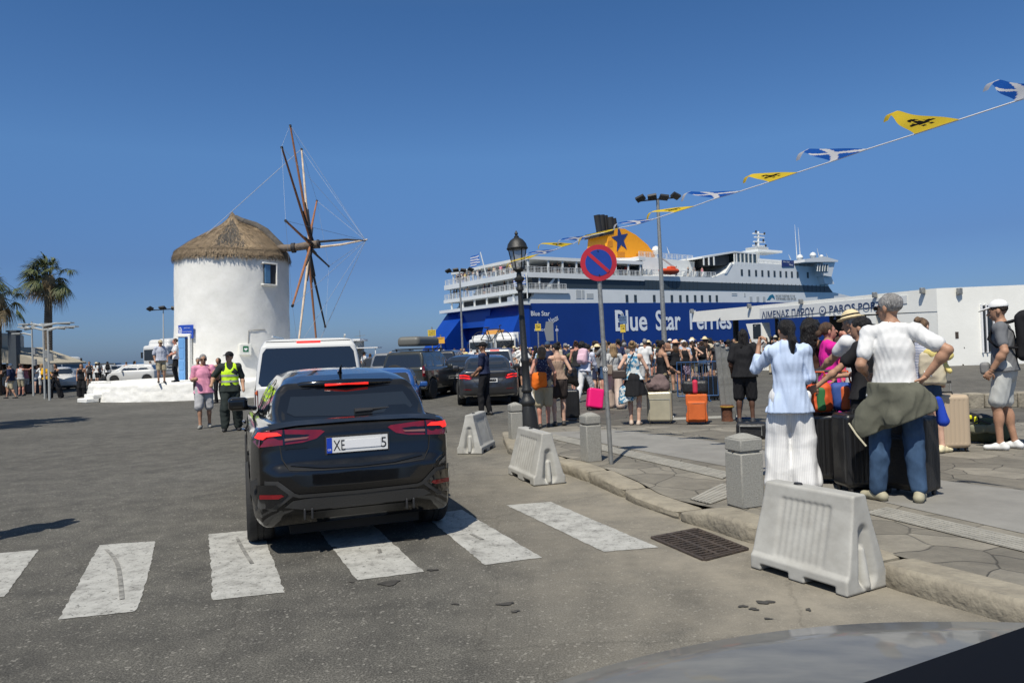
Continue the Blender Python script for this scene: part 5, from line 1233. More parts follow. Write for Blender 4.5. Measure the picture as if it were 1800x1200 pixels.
# lorries
def lorry(loc, rz, label, L=6, cabc=None, box=True, sc=1):
 e = empty('lorry', loc, rz, label, 'lorry'); e.scale = (sc,) * 3; cabc = cabc or M_wht
 b = sdf_obj('cab', [rbox((0, 1.0, 1.75), (1.2, 1.0, 1.25), .22), rbox((0, 1.3, 3.15), (1.1, .8, .35), .3, k=.2)], .07, cabc, e); bv = bvh_of(b)
 shapes(bv, e, [('windscreen', [[(-1.02, 1.75), (1.02, 1.75), (1.0, 2.65), (-1.0, 2.65)]], M_glass), ('grille', [[(-.8, .7), (.8, .7), (.8, 1.4), (-.8, 1.4)]], M_trim), ('headlamp', [[(-1.1, .6), (-1.1, .85), (-.82, .85), (-.82, .6)], [(.82, .6), (.82, .85), (1.1, .85), (1.1, .6)]], M_head)], 1, -1, .02, .3)
 for sg in (-1, 1):
  shapes(bv, e, [('side_window', [[(.4, 1.8), (1.3, 1.8), (1.3, 2.5), (.5, 2.5)]], M_glass)], 0, sg, .02, .3)
  mb = MB(); mb.box((sg * 1.42, .2, 2.2), (.12, .1, .5)); mb.beam((sg * 1.15, .3, 2.4), (sg * 1.4, .2, 2.4), .04); mb.build('mirror', M_trim, e)
 if box: bev(MB().box((0, 2.2 + L / 2, 2.3), (2.5, L, 2.6)).build('cargo_box', cabc, e), .05)
 MB().box((0, 1 + L / 2, .75), (1.2, L + 1, .3)).build('chassis', M_trim, e)
 for y in (1.0, L):
  for sg in (-1, 1): wheel(e, sg * 1.0, y, .5, .3, sg)
 return e
lorry(at(272, 640, 62) * 1 - Vector((0, 0, at(272, 640, 62).z)), R(-14), 'white box lorry facing the camera beyond the mill terrace')
# ================================================================ ferry
D1 = 120.0
P1 = at(925, 600, D1); P1.z = -1.2
U = Vector((.827, .5625, 0)); NS = Vector((U.y, -U.x, 0))     # along the ship, out of its starboard side
shp = empty('ferry', P1, math.atan2(U.y, U.x), 'large blue and white passenger ferry with yellow funnel moored stern-to at the quay', 'ferry')
# local frame: x forward, y to port (away), z up
IM = Matrix.LocRotScale(P1, Matrix.Rotation(math.atan2(U.y, U.x), 3, 'Z').to_quaternion(), None).inverted()
def sd(px, py, y=0.0):
 """pixel -> (x,z) on the plane y of the ship's own frame"""
 o, d = ray(px, py); o = IM @ o; d = IM.to_3x3() @ d; t = (y - o.y) / d.y; p = o + d * t; return (p.x, p.z)
def st_(px, py, x=0.0):
 o, d = ray(px, py); o = IM @ o; d = IM.to_3x3() @ d; t = (x - o.x) / d.x; p = o + d * t; return (p.y, p.z)
BW = 24.5
M_sb = mat('ferry_blue', (.006, .035, .20), .3, var=.12, vs=.12, bump=.03, bs=.6)
M_sb_lit = mat('ferry_blue_sunlit', (.006, .05, .32), .3, var=.15, vs=.15)  # same hull blue, lightened: the stern's stronger sunlight put into its colour
M_sw = mat('ferry_white', (.71, .725, .71), .45, var=.06, vs=.3, bump=.12, bs=.7)
M_sg = mat('ferry_window_band', (.035, .048, .058), .25)
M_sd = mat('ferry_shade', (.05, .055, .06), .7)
M_yel = mat('funnel_yellow', (.83, .33, .008), .45, var=.08, vs=.4)
M_blk2 = mat('sooty_black', (.015, .015, .016), .7)
M_nav = mat('navy_star', (.015, .035, .16), .5)
M_org = mat('rescue_orange', (.65, .08, .02), .6)
M_gls = mat('ferry_glass', (.04, .065, .075), .1, spec=.8)
def slab(name, poly, y0, y1, m, parent=shp, ang=30):
 """polygon in the ship's x-z side view, extruded from y0 to y1"""
 n = len(poly); v = [(x, y0, z) for x, z in poly] + [(x, y1, z) for x, z in poly]
 vv, ff = fill2d(poly, 99); k = len(vv)
 V = [(x, y0, z) for x, z in vv] + [(x, y1, z) for x, z in vv]
 f = [tuple(q) for q in ff] + [tuple(i + k for i in q[::-1]) for q in ff]
 o = len(V); V += v; f += [(o + i, o + n + i, o + n + (i + 1) % n, o + (i + 1) % n) for i in range(n)]
 me_o = mesh_obj(name, V, f, m, parent, ang)
 bm = bmesh.new(); bm.from_mesh(me_o.data); bmesh.ops.remove_doubles(bm, verts=bm.verts, dist=.001); bmesh.ops.recalc_face_normals(bm, faces=bm.faces); bm.to_mesh(me_o.data); bm.free(); finish(me_o.data, ang); return me_o
def sp(pts, y=0.0): return [sd(a, b, y) for a, b in pts]
zB = sd(925, 533)[1]                       # top of the blue
xB = sd(1470, 523)[0]
zD1 = sd(1100, 497)[1]; zW0 = sd(1150, 509)[1]; zW1 = sd(1150, 493)[1]; zDk = sd(1100, 484)[1]
hull = slab('hull', [(0, -1), (xB + 12, -1), (xB + 17, zB + 1), (0, zB)], 0, BW, M_sb)
# white side: level with the photo outline
xw0 = sd(935, 520)[0]
side = slab('upper_side', [(0.6, zB), (xB + 16, zB + 1), sd(1462, 513), sd(1452, 493), sd(1450, 470), sd(1292, 460), sd(1285, 470), sd(1272, 480), sd(1255, 487), (sd(1100, 484)[0], zDk), (sd(975, 480)[0], zDk), sd(975, 484), sd(955, 512), sd(940, 512), sd(938, 520)], .02, BW - .02, M_sw)
def dec(name, polys, m, y=-.03, th=.06, parent=shp):
 out = []
 for q in polys: out.append(slab(name, q, y, y + th, m, parent))
 return out
dec('window_band', [[sd(978, 487), sd(966, 506), sd(1464, 514), sd(1456, 503)]], M_sg)
mb = MB()
for k in range(46):
 px = 1125 + k * 7.2
 if 1230 < px < 1262: continue
 a = sd(px, 492 + (px - 1125) * .028); b_ = sd(px, 508 + (px - 1125) * .012); mb.box(((a[0] + b_[0]) / 2, -.05, (a[1] + b_[1]) / 2), (.10, .05, abs(a[1] - b_[1])))
mb.build('band_mullions', M_sg, shp)
# hull windows
for px in [1102, 1117, 1150, 1181, 1196, 1208, 1222, 1234, 1248, 1260]: x, z = sd(px, 524.5); dec('cabin_window', [[(x - .32, z - .65), (x + .32, z - .65), (x + .32, z + .65), (x - .32, z + .65)]], M_sg)
for px in [1304, 1317, 1329, 1340, 1351, 1361.5, 1372, 1382, 1392, 1402, 1420]: x, z = sd(px, 479 + (px - 1304) * .04); dec('cabin_window', [[(x - .32, z - .65), (x + .32, z - .65), (x + .32, z + .65), (x - .32, z + .65)]], M_sg)
M_sv = mat('ferry_vent', (.42, .44, .44), .5)
for px, py, w, h in [(1017, 517, 3.0, 2), (1025, 517, 1.4, 2), (1037, 520, 4, 1.2), (988, 512, 1.5, 1.0), (1320, 526, 2.3, 1.5), (1332, 526, 2.3, 1.5), (1343, 526, 2.3, 1.5), (1309, 518, 1, 1), (1291, 516, 4.5, .15), (1291, 519, 4.5, .15)]:
 x, z = sd(px, py); w *= .75; h *= .75; dec('hull_vent', [[(x - w / 4, z - h / 2), (x + w / 4, z - h / 2), (x + w / 4, z + h / 2), (x - w / 4, z + h / 2)]], M_sv)
def stext(t, x0, x1, z0, z1, m, y=-.06, shear=0, bold=.012, rot=0, parent=shp):
 M_ = Matrix.Translation(((x0 + x1) / 2, y, (z0 + z1) / 2)) @ Matrix.Rotation(-rot, 4, 'Y') @ Matrix.Rotation(R(90), 4, 'X')
 return text('hull_lettering', t, 3, M_, m, parent, width=x1 - x0, height=z1 - z0, shear=shear, bold=bold)
M_let = mat('white_lettering', (.78, .80, .80), .5)
z0 = sd(1100, 582)[1]; z1 = sd(1090, 545)[1]
stext('Blue', sd(1081, 560)[0], sd(1137, 560)[0], z0, z1, M_let, bold=.06)
stext('Star', sd(1152, 560)[0], sd(1196, 560)[0], z0, z1, M_let, bold=.06)
stext('Ferries', sd(1212, 560)[0], sd(1285, 560)[0], z0, z1, M_let, bold=.06)
stext('Blue Star', sd(933, 550)[0], sd(966, 550)[0], sd(950, 555)[1], sd(950, 546.5)[1], M_let, bold=.03)
stext('Naxos', sd(963, 560)[0], sd(981, 560)[0], sd(972, 567)[1], sd(972, 556)[1], M_let, shear=.35, rot=R(24))
stext('naxos', sd(939, 580)[0], sd(958, 580)[0], sd(940, 582)[1], sd(940, 578)[1], M_let)
stext('SAILING TOGETHER TO THE', sd(1363, 520)[0], sd(1397, 520)[0], sd(1380, 522)[1] + .05, sd(1380, 518.3)[1], M_sg, bold=.03)
stext('SUSTAINABLE SIDE OF LIFE', sd(1364, 525)[0], sd(1399, 525)[0], sd(1380, 527)[1], sd(1380, 523)[1], M_sg, bold=.03)
dec('wave_emblem', [[sd(1348, 527), sd(1353, 519), sd(1358, 517), sd(1361, 521), sd(1362, 526), sd(1357, 522), sd(1353, 527)]], mat('teal_emblem', (.02, .16, .26), .5))
# stern: two raked blue legs, opening, decks
yl = lambda px, py, x=0: st_(px, py, x)
ya = 0.0; ztop = st_(925, 533)[1]
def sternslab(name, poly, x0, x1, m, rake=0):
 n = len(poly); rk = lambda z: (-(ztop - z) * rake)
 V = [(x0 + rk(z), y, z) for y, z in poly] + [(x1, y, z) for y, z in poly]; vv = V
 f = [tuple(range(n)), tuple(range(2 * n - 1, n - 1, -1))] + [(i, n + i, n + (i + 1) % n, (i + 1) % n) for i in range(n)]
 o = mesh_obj(name, V, f, m, shp, 30)
 bm = bmesh.new(); bm.from_mesh(o.data); bmesh.ops.recalc_face_normals(bm, faces=bm.faces); bm.to_mesh(o.data); bm.free(); finish(o.data, 30); return o
H_ = ztop
sternslab('port_stern_wing', [(BW + .4, -.9), (BW + .4, H_ - .2), (BW - 6.6, H_ - .2), (BW - 4.8, -.9)], -.3, .8, M_sb_lit, .82)
sternslab('starboard_stern_wing', [(-.05, -.9), (-.05, H_ - .2), (10.6, H_ - .2), (7.6, -.9)], -.3, .8, M_sb_lit, .5)
sternslab('stern_lintel', [(9, H_ - .1), (9, H_ - 3.3), (BW - 4.6, H_ - 3.3), (BW - 4.6, H_ - .1)], -.9, .8, M_sb_lit, .1)
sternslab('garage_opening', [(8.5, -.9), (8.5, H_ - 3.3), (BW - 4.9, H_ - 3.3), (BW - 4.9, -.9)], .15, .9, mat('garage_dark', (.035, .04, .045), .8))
sternslab('stern_sill', [(-.3, H_ - .2), (-.3, H_ + .35), (BW + .3, H_ + .35), (BW + .3, H_ - .2)], -2.2, .9, M_sw)
# stern ramp, resting on the quay
mb = MB(); mb.add([(-.4, 9, .6), (-.4, BW - 6, .6), (-7.5, BW - 6, 1.35 - .0), (-7.5, 9, 1.35)], [(0, 1, 2, 3)]); mb.build('stern_ramp', M_sd, shp)
# mezzanine wall with windows, then two open decks
dz = [(st_(926, 477)[1], st_(792, 499)[1])]
zA = st_(930, 515, -1)[1]; zA0 = H_ + .35
deckz = [st_(926, 507)[1], st_(926, 477)[1], st_(926, 448)[1]]
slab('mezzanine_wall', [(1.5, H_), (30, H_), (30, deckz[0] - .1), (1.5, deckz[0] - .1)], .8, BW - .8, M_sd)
railm = mat('rail_white', (.66, .67, .66), .5)
def deck(z, x0, x1, fas, name='open_deck', y0=-.35, y1=BW + .35):
 slab(name, [(x0, z - fas), (x1, z - fas), (x1, z), (x0, z)], y0, y1, M_sw)
def rail(pts, h=.95, z=0, lean=.0, name='deck_rail'):
 mb = MB(); P = [Vector(p) for p in pts]
 for a, b_ in zip(P[:-1], P[1:]):
  d = b_ - a; n = max(1, int(d.length / 1.4)); nn = Vector((d.y, -d.x, 0)).normalized() * lean
  for hh in (h, h * .72, h * .45, h * .2): mb.beam(a + Vector((0, 0, hh)) - nn * hh, b_ + Vector((0, 0, hh)) - nn * hh, .07 if hh == h else .045)
  for k in range(n + 1): q = a + d * k / n; mb.beam(q, q + Vector((0, 0, h)) - nn * h, .08)
  for k in range(n * 3): q = a + d * (k + .5) / (n * 3); mb.beam(q, q + Vector((0, 0, h)), .035)
 return mb.build(name, railm, shp)
x13 = sd(940, 512)[0]
fa = .62
z2, z3, zr = deckz
deck(z2 + .0, -1.2, 9, fa); deck(z3 + .0, -1.0, sd(1130, 480)[0], .85);
rail([(8.5, -.2, z2), (-1.0, -.2, z2), (-1.0, BW + .2, z2)]); rail([(26, -.2, z3), (-.8, -.2, z3), (-.8, BW + .2, z3)])
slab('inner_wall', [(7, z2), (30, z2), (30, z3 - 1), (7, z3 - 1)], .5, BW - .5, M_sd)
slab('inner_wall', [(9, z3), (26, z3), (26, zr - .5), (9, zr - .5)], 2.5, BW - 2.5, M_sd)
slab('stern_roof', [(.6, zr - .55), (26.5, zr - .55), (26.5, zr + .05), (.6, zr - .05)], -.3, BW + .3, M_sw)
def dpost(a, b_, w): MB().beam(a, b_, w).build('deck_post', M_sw, shp)
for x in (.9, 5, 8, 11, 14, 17, 20, 23, 26):
 dpost((x, 0, z3), (x, 0, zr - .5), .28)
for y in np.linspace(0, BW, 6): dpost((.9, y, z3), (.9, y, zr - .5), .22); dpost((.2, y, z2), (.2, y, z3 - .8), .22)
for x in (3, 7): dpost((x, 0, z2), (x, 0, z3 - .8), .3)
for y in np.linspace(2, BW - 2, 6): dpost((-.8, y, zA0), (-.8, y, z2 - .6), .25)
# angled dark side opening (stern-side gallery)
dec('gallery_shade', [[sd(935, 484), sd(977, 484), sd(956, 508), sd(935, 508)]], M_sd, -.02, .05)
# glazed deckhouse behind the funnel sign
gz0 = sd(1100, 481)[1]; gz1 = sd(1100, 456)[1]; gx0 = sd(1085, 470)[0]; gx1 = sd(1130, 470)[0]
slab('glazed_lounge', [(26, z3), (gx1, z3), (gx1, gz1), (26, gz1)], .1, 9, M_gls)
mb = MB()
for x in np.arange(26, gx1 + .5, 1.25): mb.beam((x, .05, z3), (x, .05, gz1), .14)
mb.box(((26 + gx1) / 2, 4.5, gz1 + .2), (gx1 - 26 + 1, 9.6, .5)); mb.build('lounge_frames', M_sw, shp)
# upper deck block (white), promenade, rescue boat
def lv(px, py): return sd(px, py)
zU = sd(1180, 484)[1]
slab('upper_block', [lv(1130, 483), lv(1245, 487), lv(1245, 456), lv(1148, 446), lv(1130, 455)], 3.5, 20, M_sw)
slab('sun_deck_roof', [lv(1235, 451), lv(1292, 441), lv(1330, 445), lv(1330, 447), lv(1292, 444), lv(1235, 454)], .1, 16, M_sw)
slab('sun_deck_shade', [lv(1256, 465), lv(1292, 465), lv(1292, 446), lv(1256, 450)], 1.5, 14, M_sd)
slab('glazed_screen', [lv(1296, 463), lv(1335, 465), lv(1332, 447), lv(1296, 445)], .2, 8, M_gls)
mb = MB()
for px in (1238, 1247, 1256, 1292, 1296, 1303, 1310, 1317, 1324, 1332):
 a = lv(px, 466); b_ = lv(px, 446 if px > 1290 else 451); mb.beam((a[0], .1, a[1]), (a[0], .1, b_[1]), .22)
mb.build('sun_deck_posts', M_sw, shp)
rail([(sd(1130, 480)[0], .0, zU), (sd(1258, 480)[0], .0, zU)]); zq = sd(1345, 466)[1]
rail([(sd(1336, 466)[0], .2, zq), (sd(1440, 466)[0], .2, zq - .3)]); rail([(sd(1150, 446)[0], 4, sd(1150, 446)[1]), (sd(1245, 452)[0], 4, sd(1245, 456)[1] + .3)])
slab('fore_block', [lv(1335, 466), lv(1450, 471), lv(1450, 466), lv(1400, 462), lv(1395, 455), lv(1352, 452), lv(1335, 448)], 2.5, 20, M_sw)
rb = empty('rescue_boat', (sd(1174, 478)[0], -.3, sd(1174, 479)[1] + .3), 0); rb.parent = shp
sdf_obj('hull', [ell((0, 0, 0), (2.6, .9, .75)), half((0, 0, .35), (0, 0, 1))], .18, M_org, rb); sdf_obj('cockpit', [rbox((.6, 0, .5), (.8, .5, .35), .2)], .15, M_org, rb)
mb = MB(); a = sd(1166, 452); b_ = sd(1190, 474); mb.beam((a[0], .6, a[1]), (b_[0], -.1, b_[1]), .25); mb.beam((a[0], .6, a[1]), (a[0], .6, zU), .3); mb.build('davit', M_sv, shp)
for px in (1142, 1147, 1150): a = sd(px, 478);
mb = MB()
for px in (1137, 1146, 1206, 1216, 1226, 1240): a = sd(px, 480); mb.cyl((a[0], .5, zU), (a[0], .5, zU + 1.0), .5, .45, 10)
mb.build('liferaft_drum', M_sw, shp)
slab('stairway', [sd(1273, 481), sd(1285, 462), sd(1288, 462), sd(1277, 481)], -.1, .3, M_sw)
# funnel
fn_ = [(1066, 455), (1068, 430), (1070, 407), (1080, 402), (1098, 402), (1118, 413), (1138, 430), (1150, 446), (1152, 453)]
yf = 9.2
fp_ = [sd(a, b_, yf) for a, b_ in fn_]
fun = slab('funnel', fp_, yf, BW - yf, M_yel)
slab('funnel_base', [(fp_[0][0] - 1, fp_[0][1] - 6), (fp_[-1][0] + 2, fp_[0][1] - 6), (fp_[-1][0] + 1, fp_[-1][1] + .1), (fp_[0][0], fp_[0][1] + .1)], yf - .3, BW - yf + .3, M_sw)
star = []
c0 = sd(1090, 421, yf);
for k in range(10):
 a = math.pi / 2 + k * math.pi / 5 + .18; r_ = 2.7 if k % 2 == 0 else 1.05; star.append((c0[0] + r_ * math.cos(a) * .85, c0[1] + r_ * math.sin(a)))
slab('star_emblem', star, yf - .08, yf, M_nav, fun)
for q in ([(1068, 424), (1076, 422), (1077, 433), (1067, 435)], [(1085, 443), (1098, 443), (1098, 452), (1085, 452)], [(1118, 446), (1148, 446), (1150, 452), (1118, 452)]):
 slab('funnel_grille', [sd(a, b_, yf) for a, b_ in q], yf - .06, yf, mat('dark_yellow', (.55, .20, .01), .6), fun)
slab('funnel_louvre', [sd(a, b_, yf) for a, b_ in [(1064, 405), (1079, 403), (1078, 411), (1063, 414)]], yf - .1, BW - yf, M_blk2, fun)
mb = MB()
for a, b_, r_, yy in [((1054, 402), (1049, 378), .62, 9), ((1060, 402), (1057, 378), .66, 11), ((1066, 402), (1063, 379), .62, 13), ((1074, 400), (1072, 382), .7, 10), ((1082, 402), (1078, 384), .6, 14)]:
 p = sd(*a, yy); q = sd(*b_, yy); mb.cyl((p[0], yy, p[1] - 1), (q[0], yy, q[1]), r_, r_, 14)
mb.build('exhaust_pipe', M_blk2, fun)
# bridge wing
bx = [(1430, 463), (1460, 465), (1459, 459), (1432, 457)]
slab('bridge_roof', [sd(1396, 458), sd(1432, 453.5), sd(1455, 460), sd(1454, 462.5), sd(1396, 463)], -2.6, BW + 2.6, M_sw)
brg = slab('bridge', [sd(1433, 486), sd(1446, 488), sd(1452, 463), sd(1431, 463)], -2.2, BW + 2.2, M_sw)
slab('bridge_windows', [sd(1440, 477, -2.2), sd(1453, 479, -2.2), sd(1456.5, 464.5, -2.2), sd(1436, 464.5, -2.2)], -2.26, -2.2, M_gls, brg)
mb = MB()
for px in (1437, 1441, 1446, 1450, 1455): a = sd(px, 464, -2.2); b_ = sd(px - 1, 477, -2.2); mb.beam((a[0], -2.28, a[1]), (b_[0], -2.28, b_[1]), .16)
mb.build('window_mullion', M_sw, brg)
slab('bridge_bracket', [sd(1440, 500), sd(1456, 500), sd(1450, 486), sd(1436, 486)], -1.5, .2, M_sw)
# mast, domes, aerials, ship name board
yy = 12
mb = MB(); a = sd(1331, 446, yy); b_ = sd(1333, 407, yy); mb.cyl((a[0], yy, a[1] - 3), (b_[0], yy, b_[1]), .5, .2, 10)
for py, w in ((411, 3.2), (417, 2.6), (425, 3.0), (432, 3.6), (444, 6)): z = sd(1332, py, yy)[1]; mb.box((b_[0] + .2, yy, z), (w * 1.3, .5, .22))
for k in range(5): z = sd(1332, 436 + k, yy)[1]; mb.box((a[0], yy, z), (4.4, 3, .08))
mb.box((a[0] + 1.5, yy, sd(1332, 443, yy)[1]), (9, 5, .5)); mb.build('radar_mast', M_sw, shp)
mb = MB()
for dx, py in ((-1.4, 410), (1.7, 412), (1.2, 424), (-1.6, 431), (2.0, 433)): z = sd(1332, py, yy)[1]; mb.cyl((b_[0] + dx, yy - .4, z), (b_[0] + dx, yy - .4, z + .5), .2, .2, 8)
mb.build('signal_lamp', M_blk2, shp)
mb = MB()
for px, py, r_ in ((1153, 440, .9), (1406, 453, .8), (1429, 449, .8), (1444, 451, .5)): x, z = sd(px, py, 9); mb.lathe([(.05, -r_), (r_ * .7, -r_ * .8), (r_, 0), (r_ * .7, r_ * .75), (.05, r_)], 14, Matrix.Translation((x, 9, z))); mb.cyl((x, 9, z - 2.2), (x, 9, z - r_), .25, .25, 8)
mb.build('radar_dome', M_sw, shp)
mb = MB()
for (px, p0, p1, q) in ((1399, 455, 395, .0), (1405, 455, 400, .0), (1388, 456, 447, 0), (1438, 452, 436, 0), (1454, 455, 445, 0), (1174, 445, 434, 0)):
 a = sd(px + 2, p0, 9); b_ = sd(px - 2, p1, 9); mb.cyl((a[0], 9, a[1]), (b_[0], 9, b_[1]), .12, .03, 6)
mb.build('aerial', M_sw, shp)
nb = dec('name_board', [[sd(1374, 457), sd(1395, 458), sd(1395, 469), sd(1374, 469)]], M_nav, -.1, .1)[0]
stext('Blue Star', sd(1376, 460)[0], sd(1387, 460)[0], sd(1380, 461.5)[1], sd(1380, 459)[1], M_let, -.16, parent=nb)
stext('Naxos', sd(1386, 465)[0], sd(1393, 465)[0], sd(1388, 467)[1], sd(1388, 463.5)[1], M_let, -.16, shear=.3, parent=nb)
# side draught boards and poster on stern wing
sternslab('poster', [(2.8, 4.2), (2.8, 6.1), (6.0, 6.1), (6.0, 4.2)], -2.9, -1.0, mat('poster_orange', (.8, .38, .08), .6), .2)
def greek_flag(o, p, w, h, parent=None, label=None, ax=Vector((1, 0, 0))):
 NX, NY = 27, 18; rows = []; mi = []
 for j in range(NY + 1):
  rows.append([tuple(Vector(p) + ax * (w * i / NX) + Vector((0, 0, h * j / NY - .12 * w * (i / NX) * math.sin(i / NX * 2))) + Vector((-ax.y, ax.x, 0)) * .10 * w * math.sin(i / NX * 7 + j * .1)) for i in range(NX + 1)])
 mb = MB(); mb.grid(rows)
 for j in range(NY):
  for i in range(NX):
   s_ = (NY - 1 - j) // 2; blue = s_ % 2 == 0
   if i < 10 and s_ < 5: cx, cy = i, (NY - 1 - j); blue = not (4 <= cx <= 5 or 4 <= cy <= 5)
   mi.append(0 if blue else 1)
 mb.m = mi; return mb.build(o, [mat('flag_blue', (.03, .14, .50), .8), mat('flag_white', (.72, .72, .72), .8)], parent, 180)
fl = IM.inverted(); yb = BW * .72; zz = z3 + .5
pole = MB(); a = st_(862, 477); b_ = st_(858, 444); pole.cyl((-.8, a[0], a[1] - 1), (-1.6, b_[0], b_[1]), .12, .09, 8); pole.build('flagstaff', M_sw, shp)
greek_flag('greek_flag', (-1.6, b_[0] + .1, b_[1] - 2.0), 2.9, 1.9, shp, ax=Vector((0, 1, 0)))
a = sd(925, 503); pole = MB(); pole.cyl((.2, -.5, a[1] - 2), (.2, -.5, a[1] + 2.1), .1, .08, 8); pole.build('flagstaff', M_sw, shp); greek_flag('greek_flag', (.1, -.4, a[1] + .3), 2.4, 1.6, shp, ax=Vector((-.3, .95, 0)).normalized())
sternslab('deck_banner', [(0, z2 - 1.0), (0, z2 - 3.1), (4.5, z2 - 3.1), (4.5, z2 - 1.0)], -.4, -.3, mat('white_banner', (.7, .72, .75), .7))
mb = MB()
A_ = IM @ gp(730, 640, 0); mb.tube([(-1.2, BW - 1, 5.6), ((A_.x - 1.2) / 2, (BW - 1 + A_.y) / 2, 3.2), (A_.x, A_.y, 1.3)], .09, 6)
mb.build('mooring_rope', M_blk2, shp)
# ================================================================ street furniture
M_bar = mat('barrier_plastic', (.47, .465, .43), .7, bump=.07, bs=12, vs=3, col2=(.31, .30, .27), det=9)
def barrier(loc, rz, label, L=1.25, hat=False):
 e = empty('barrier', loc, rz, label, 'barrier', 'plastic water-filled road barriers'); H = .82
 sec = [(-.29, .0), (.29, .0), (.29, .13), (.255, .17), (.115, .68), (.10, .80), (.085, H), (-.085, H), (-.10, .80), (-.115, .68), (-.255, .17), (-.29, .13)]
 plan = [(0, -L / 2), (.30, -L / 2), (.30, L / 2), (0, L / 2)]
 half_ = [(0, .0), (.29, .0), (.29, .13), (.255, .17), (.115, .68), (.095, .80), (.075, H), (0, H)]
 ti = .045
 side = [(-L / 2, 0), (L / 2, 0), (L / 2, .17), (L / 2 - ti * .6, .5), (L / 2 - ti, H), (-L / 2 + ti, H), (-L / 2 + ti * .6, .5), (-L / 2, .17)]
 e.scale = (.70, 1, .74)
 pr = [tri_prim(side, half_, plan, .018)]
 for yc in (-L * .23, L * .23):
  pr.append(Prim(rbox((0, yc, .0), (.5, .12, .065), .01).fn, (-.5, yc - .12, -.07), (.5, yc + .12, .07), 's', .01))
 for sg in (-1, 1):
  n = 8 if L > .7 else 5
  for k in range(n):
   y = -L / 2 + .22 + (L - .44) * k / (n - 1); c0 = np.array([sg * .262, y, .20]); c1 = np.array([sg * .120, y, .68])
   q = cone(c0, c1, .024, .022, .018); q.op = 's'; pr.append(q)
 for sg in (-1, 1):     # coupling: hollow on one end, peg on the other
  q = cone((0, sg * (L / 2 + .05), .14), (0, sg * (L / 2 + .01), .50), .13, .07, .03); q.op = 's'; pr.append(q)
  pr.append(cone((0, sg * (L / 2 - .045), .06), (0, sg * (L / 2 - .075), .34), .05, .045, .012))
 b = sdf_obj('shell', pr, .012, M_bar, e)
 MB().cyl((0, -.12, H - .005), (0, -.12, H + .012), .035, .03, 12).build('filler_cap', M_trim, e); return e
def barrier_px(a, b_, label, L=1.25, off=.29):
 p, q = gp(*a), gp(*b_); d = (q - p); d.normalize(); n = Vector((-d.y, d.x, 0))
 c_ = (p + q) / 2 + n * off; c_.z = 0; return barrier(c_, math.atan2(d.y, d.x) - math.pi / 2, label, (q - p).length)
bB = barrier_px((1318, 997), (1492, 1052), 'large pale barrier nearest the camera with a small round sticker on its end', off=.20)
pB = [c for c in bB.children][0]
# sticker on the top of its near end
stM = bB.matrix_basis.copy()
mb = MB(); L_ = (gp(1492, 1052) - gp(1318, 997)).length
ends = [Vector((0, s_ * (L_ / 2 - .135), .69)) for s_ in (-1, 1)]; ne = min(ends, key=lambda v: (stM @ v).length); sgn_ = 1 if ne.y > 0 else -1
Mx = Matrix.Translation((0.0, ne.y + sgn_ * .012, .70)) @ Matrix.Rotation(-sgn_ * R(78), 4, 'X')
if sgn_ < 0: Mx = Matrix.Translation((0.0, ne.y - .012, .70)) @ Matrix.Rotation(R(78), 4, 'X')
mb.prism([(.042 * math.cos(a), .042 * math.sin(a)) for a in np.linspace(0, 6.283, 24, endpoint=False)], 0, .006, Mx, 0)
mb.prism([(.034 * math.cos(a), .034 * math.sin(a)) for a in np.linspace(.1, 3.04, 14)], .006, .008, Mx, 1); mb.prism([(-.034, -.004), (-.015, .008), (.0, .0), (.018, .012), (.034, -.004), (.022, -.026), (-.022, -.026)], .008, .010, Mx, 2)
mb.build('round_sticker', [M_swhite, mat('sticker_orange', (.75, .30, .16), .6), mat('sticker_navy', (.03, .07, .14), .6)], bB)
barrier_px((893, 833), (939, 855), 'pale barrier at the kerb between the granite post and the black lamp post', off=.20)
barrier_px((803, 796), (812, 801), 'small pale barrier on the road nearest the graphite saloon', off=.29) if False else barrier(foot(822, 799) + Vector((.12, .45, 0)), R(-13), 'small pale barrier on the road nearest the graphite saloon', .85)
def bollard(px, py, z, h, label, w=.20, rz=.5, hook=True):
 p = foot(px, py, z); e = empty('bollard', (p.x, p.y + w * .5, z), rz, label, 'bollard', 'square concrete posts along the pavement')
 mb = MB(); mb.box((0, 0, h * .37), (w, w, h * .74)); mb.box((0, 0, h * .755), (w * .86, w * .86, .025)); mb.box((0, 0, h * .85), (w, w, h * .17)); mb.box((0, 0, h * .965), (w * .98, w * .98, h * .06), top=(.25, .25))
 bev(mb.build('post', M_granite, e), .012)
 mb = MB(); mb.tube([(w * .5, 0, h * .86), (w * .5 + .03, 0, h * .86), (w * .5 + .045, 0, h * .83), (w * .5 + .03, 0, h * .80)], .008, 6); mb.cyl((-w * .52, 0, h * .76), (w * .52, 0, h * .76), .008, .008, 6); mb.build('chain_hook', M_iron, e); return e
bollard(1041, 812, .13, .63, 'pale square concrete post just left of the no-parking sign pole', .21, .35)
bollard(1318, 893, .13, .65, 'pale square concrete post left of the woman in white trousers', .235, .35)
bollard(907, 775, .08, .64, 'pale square concrete post just left of the black lamp post', .2, .3)
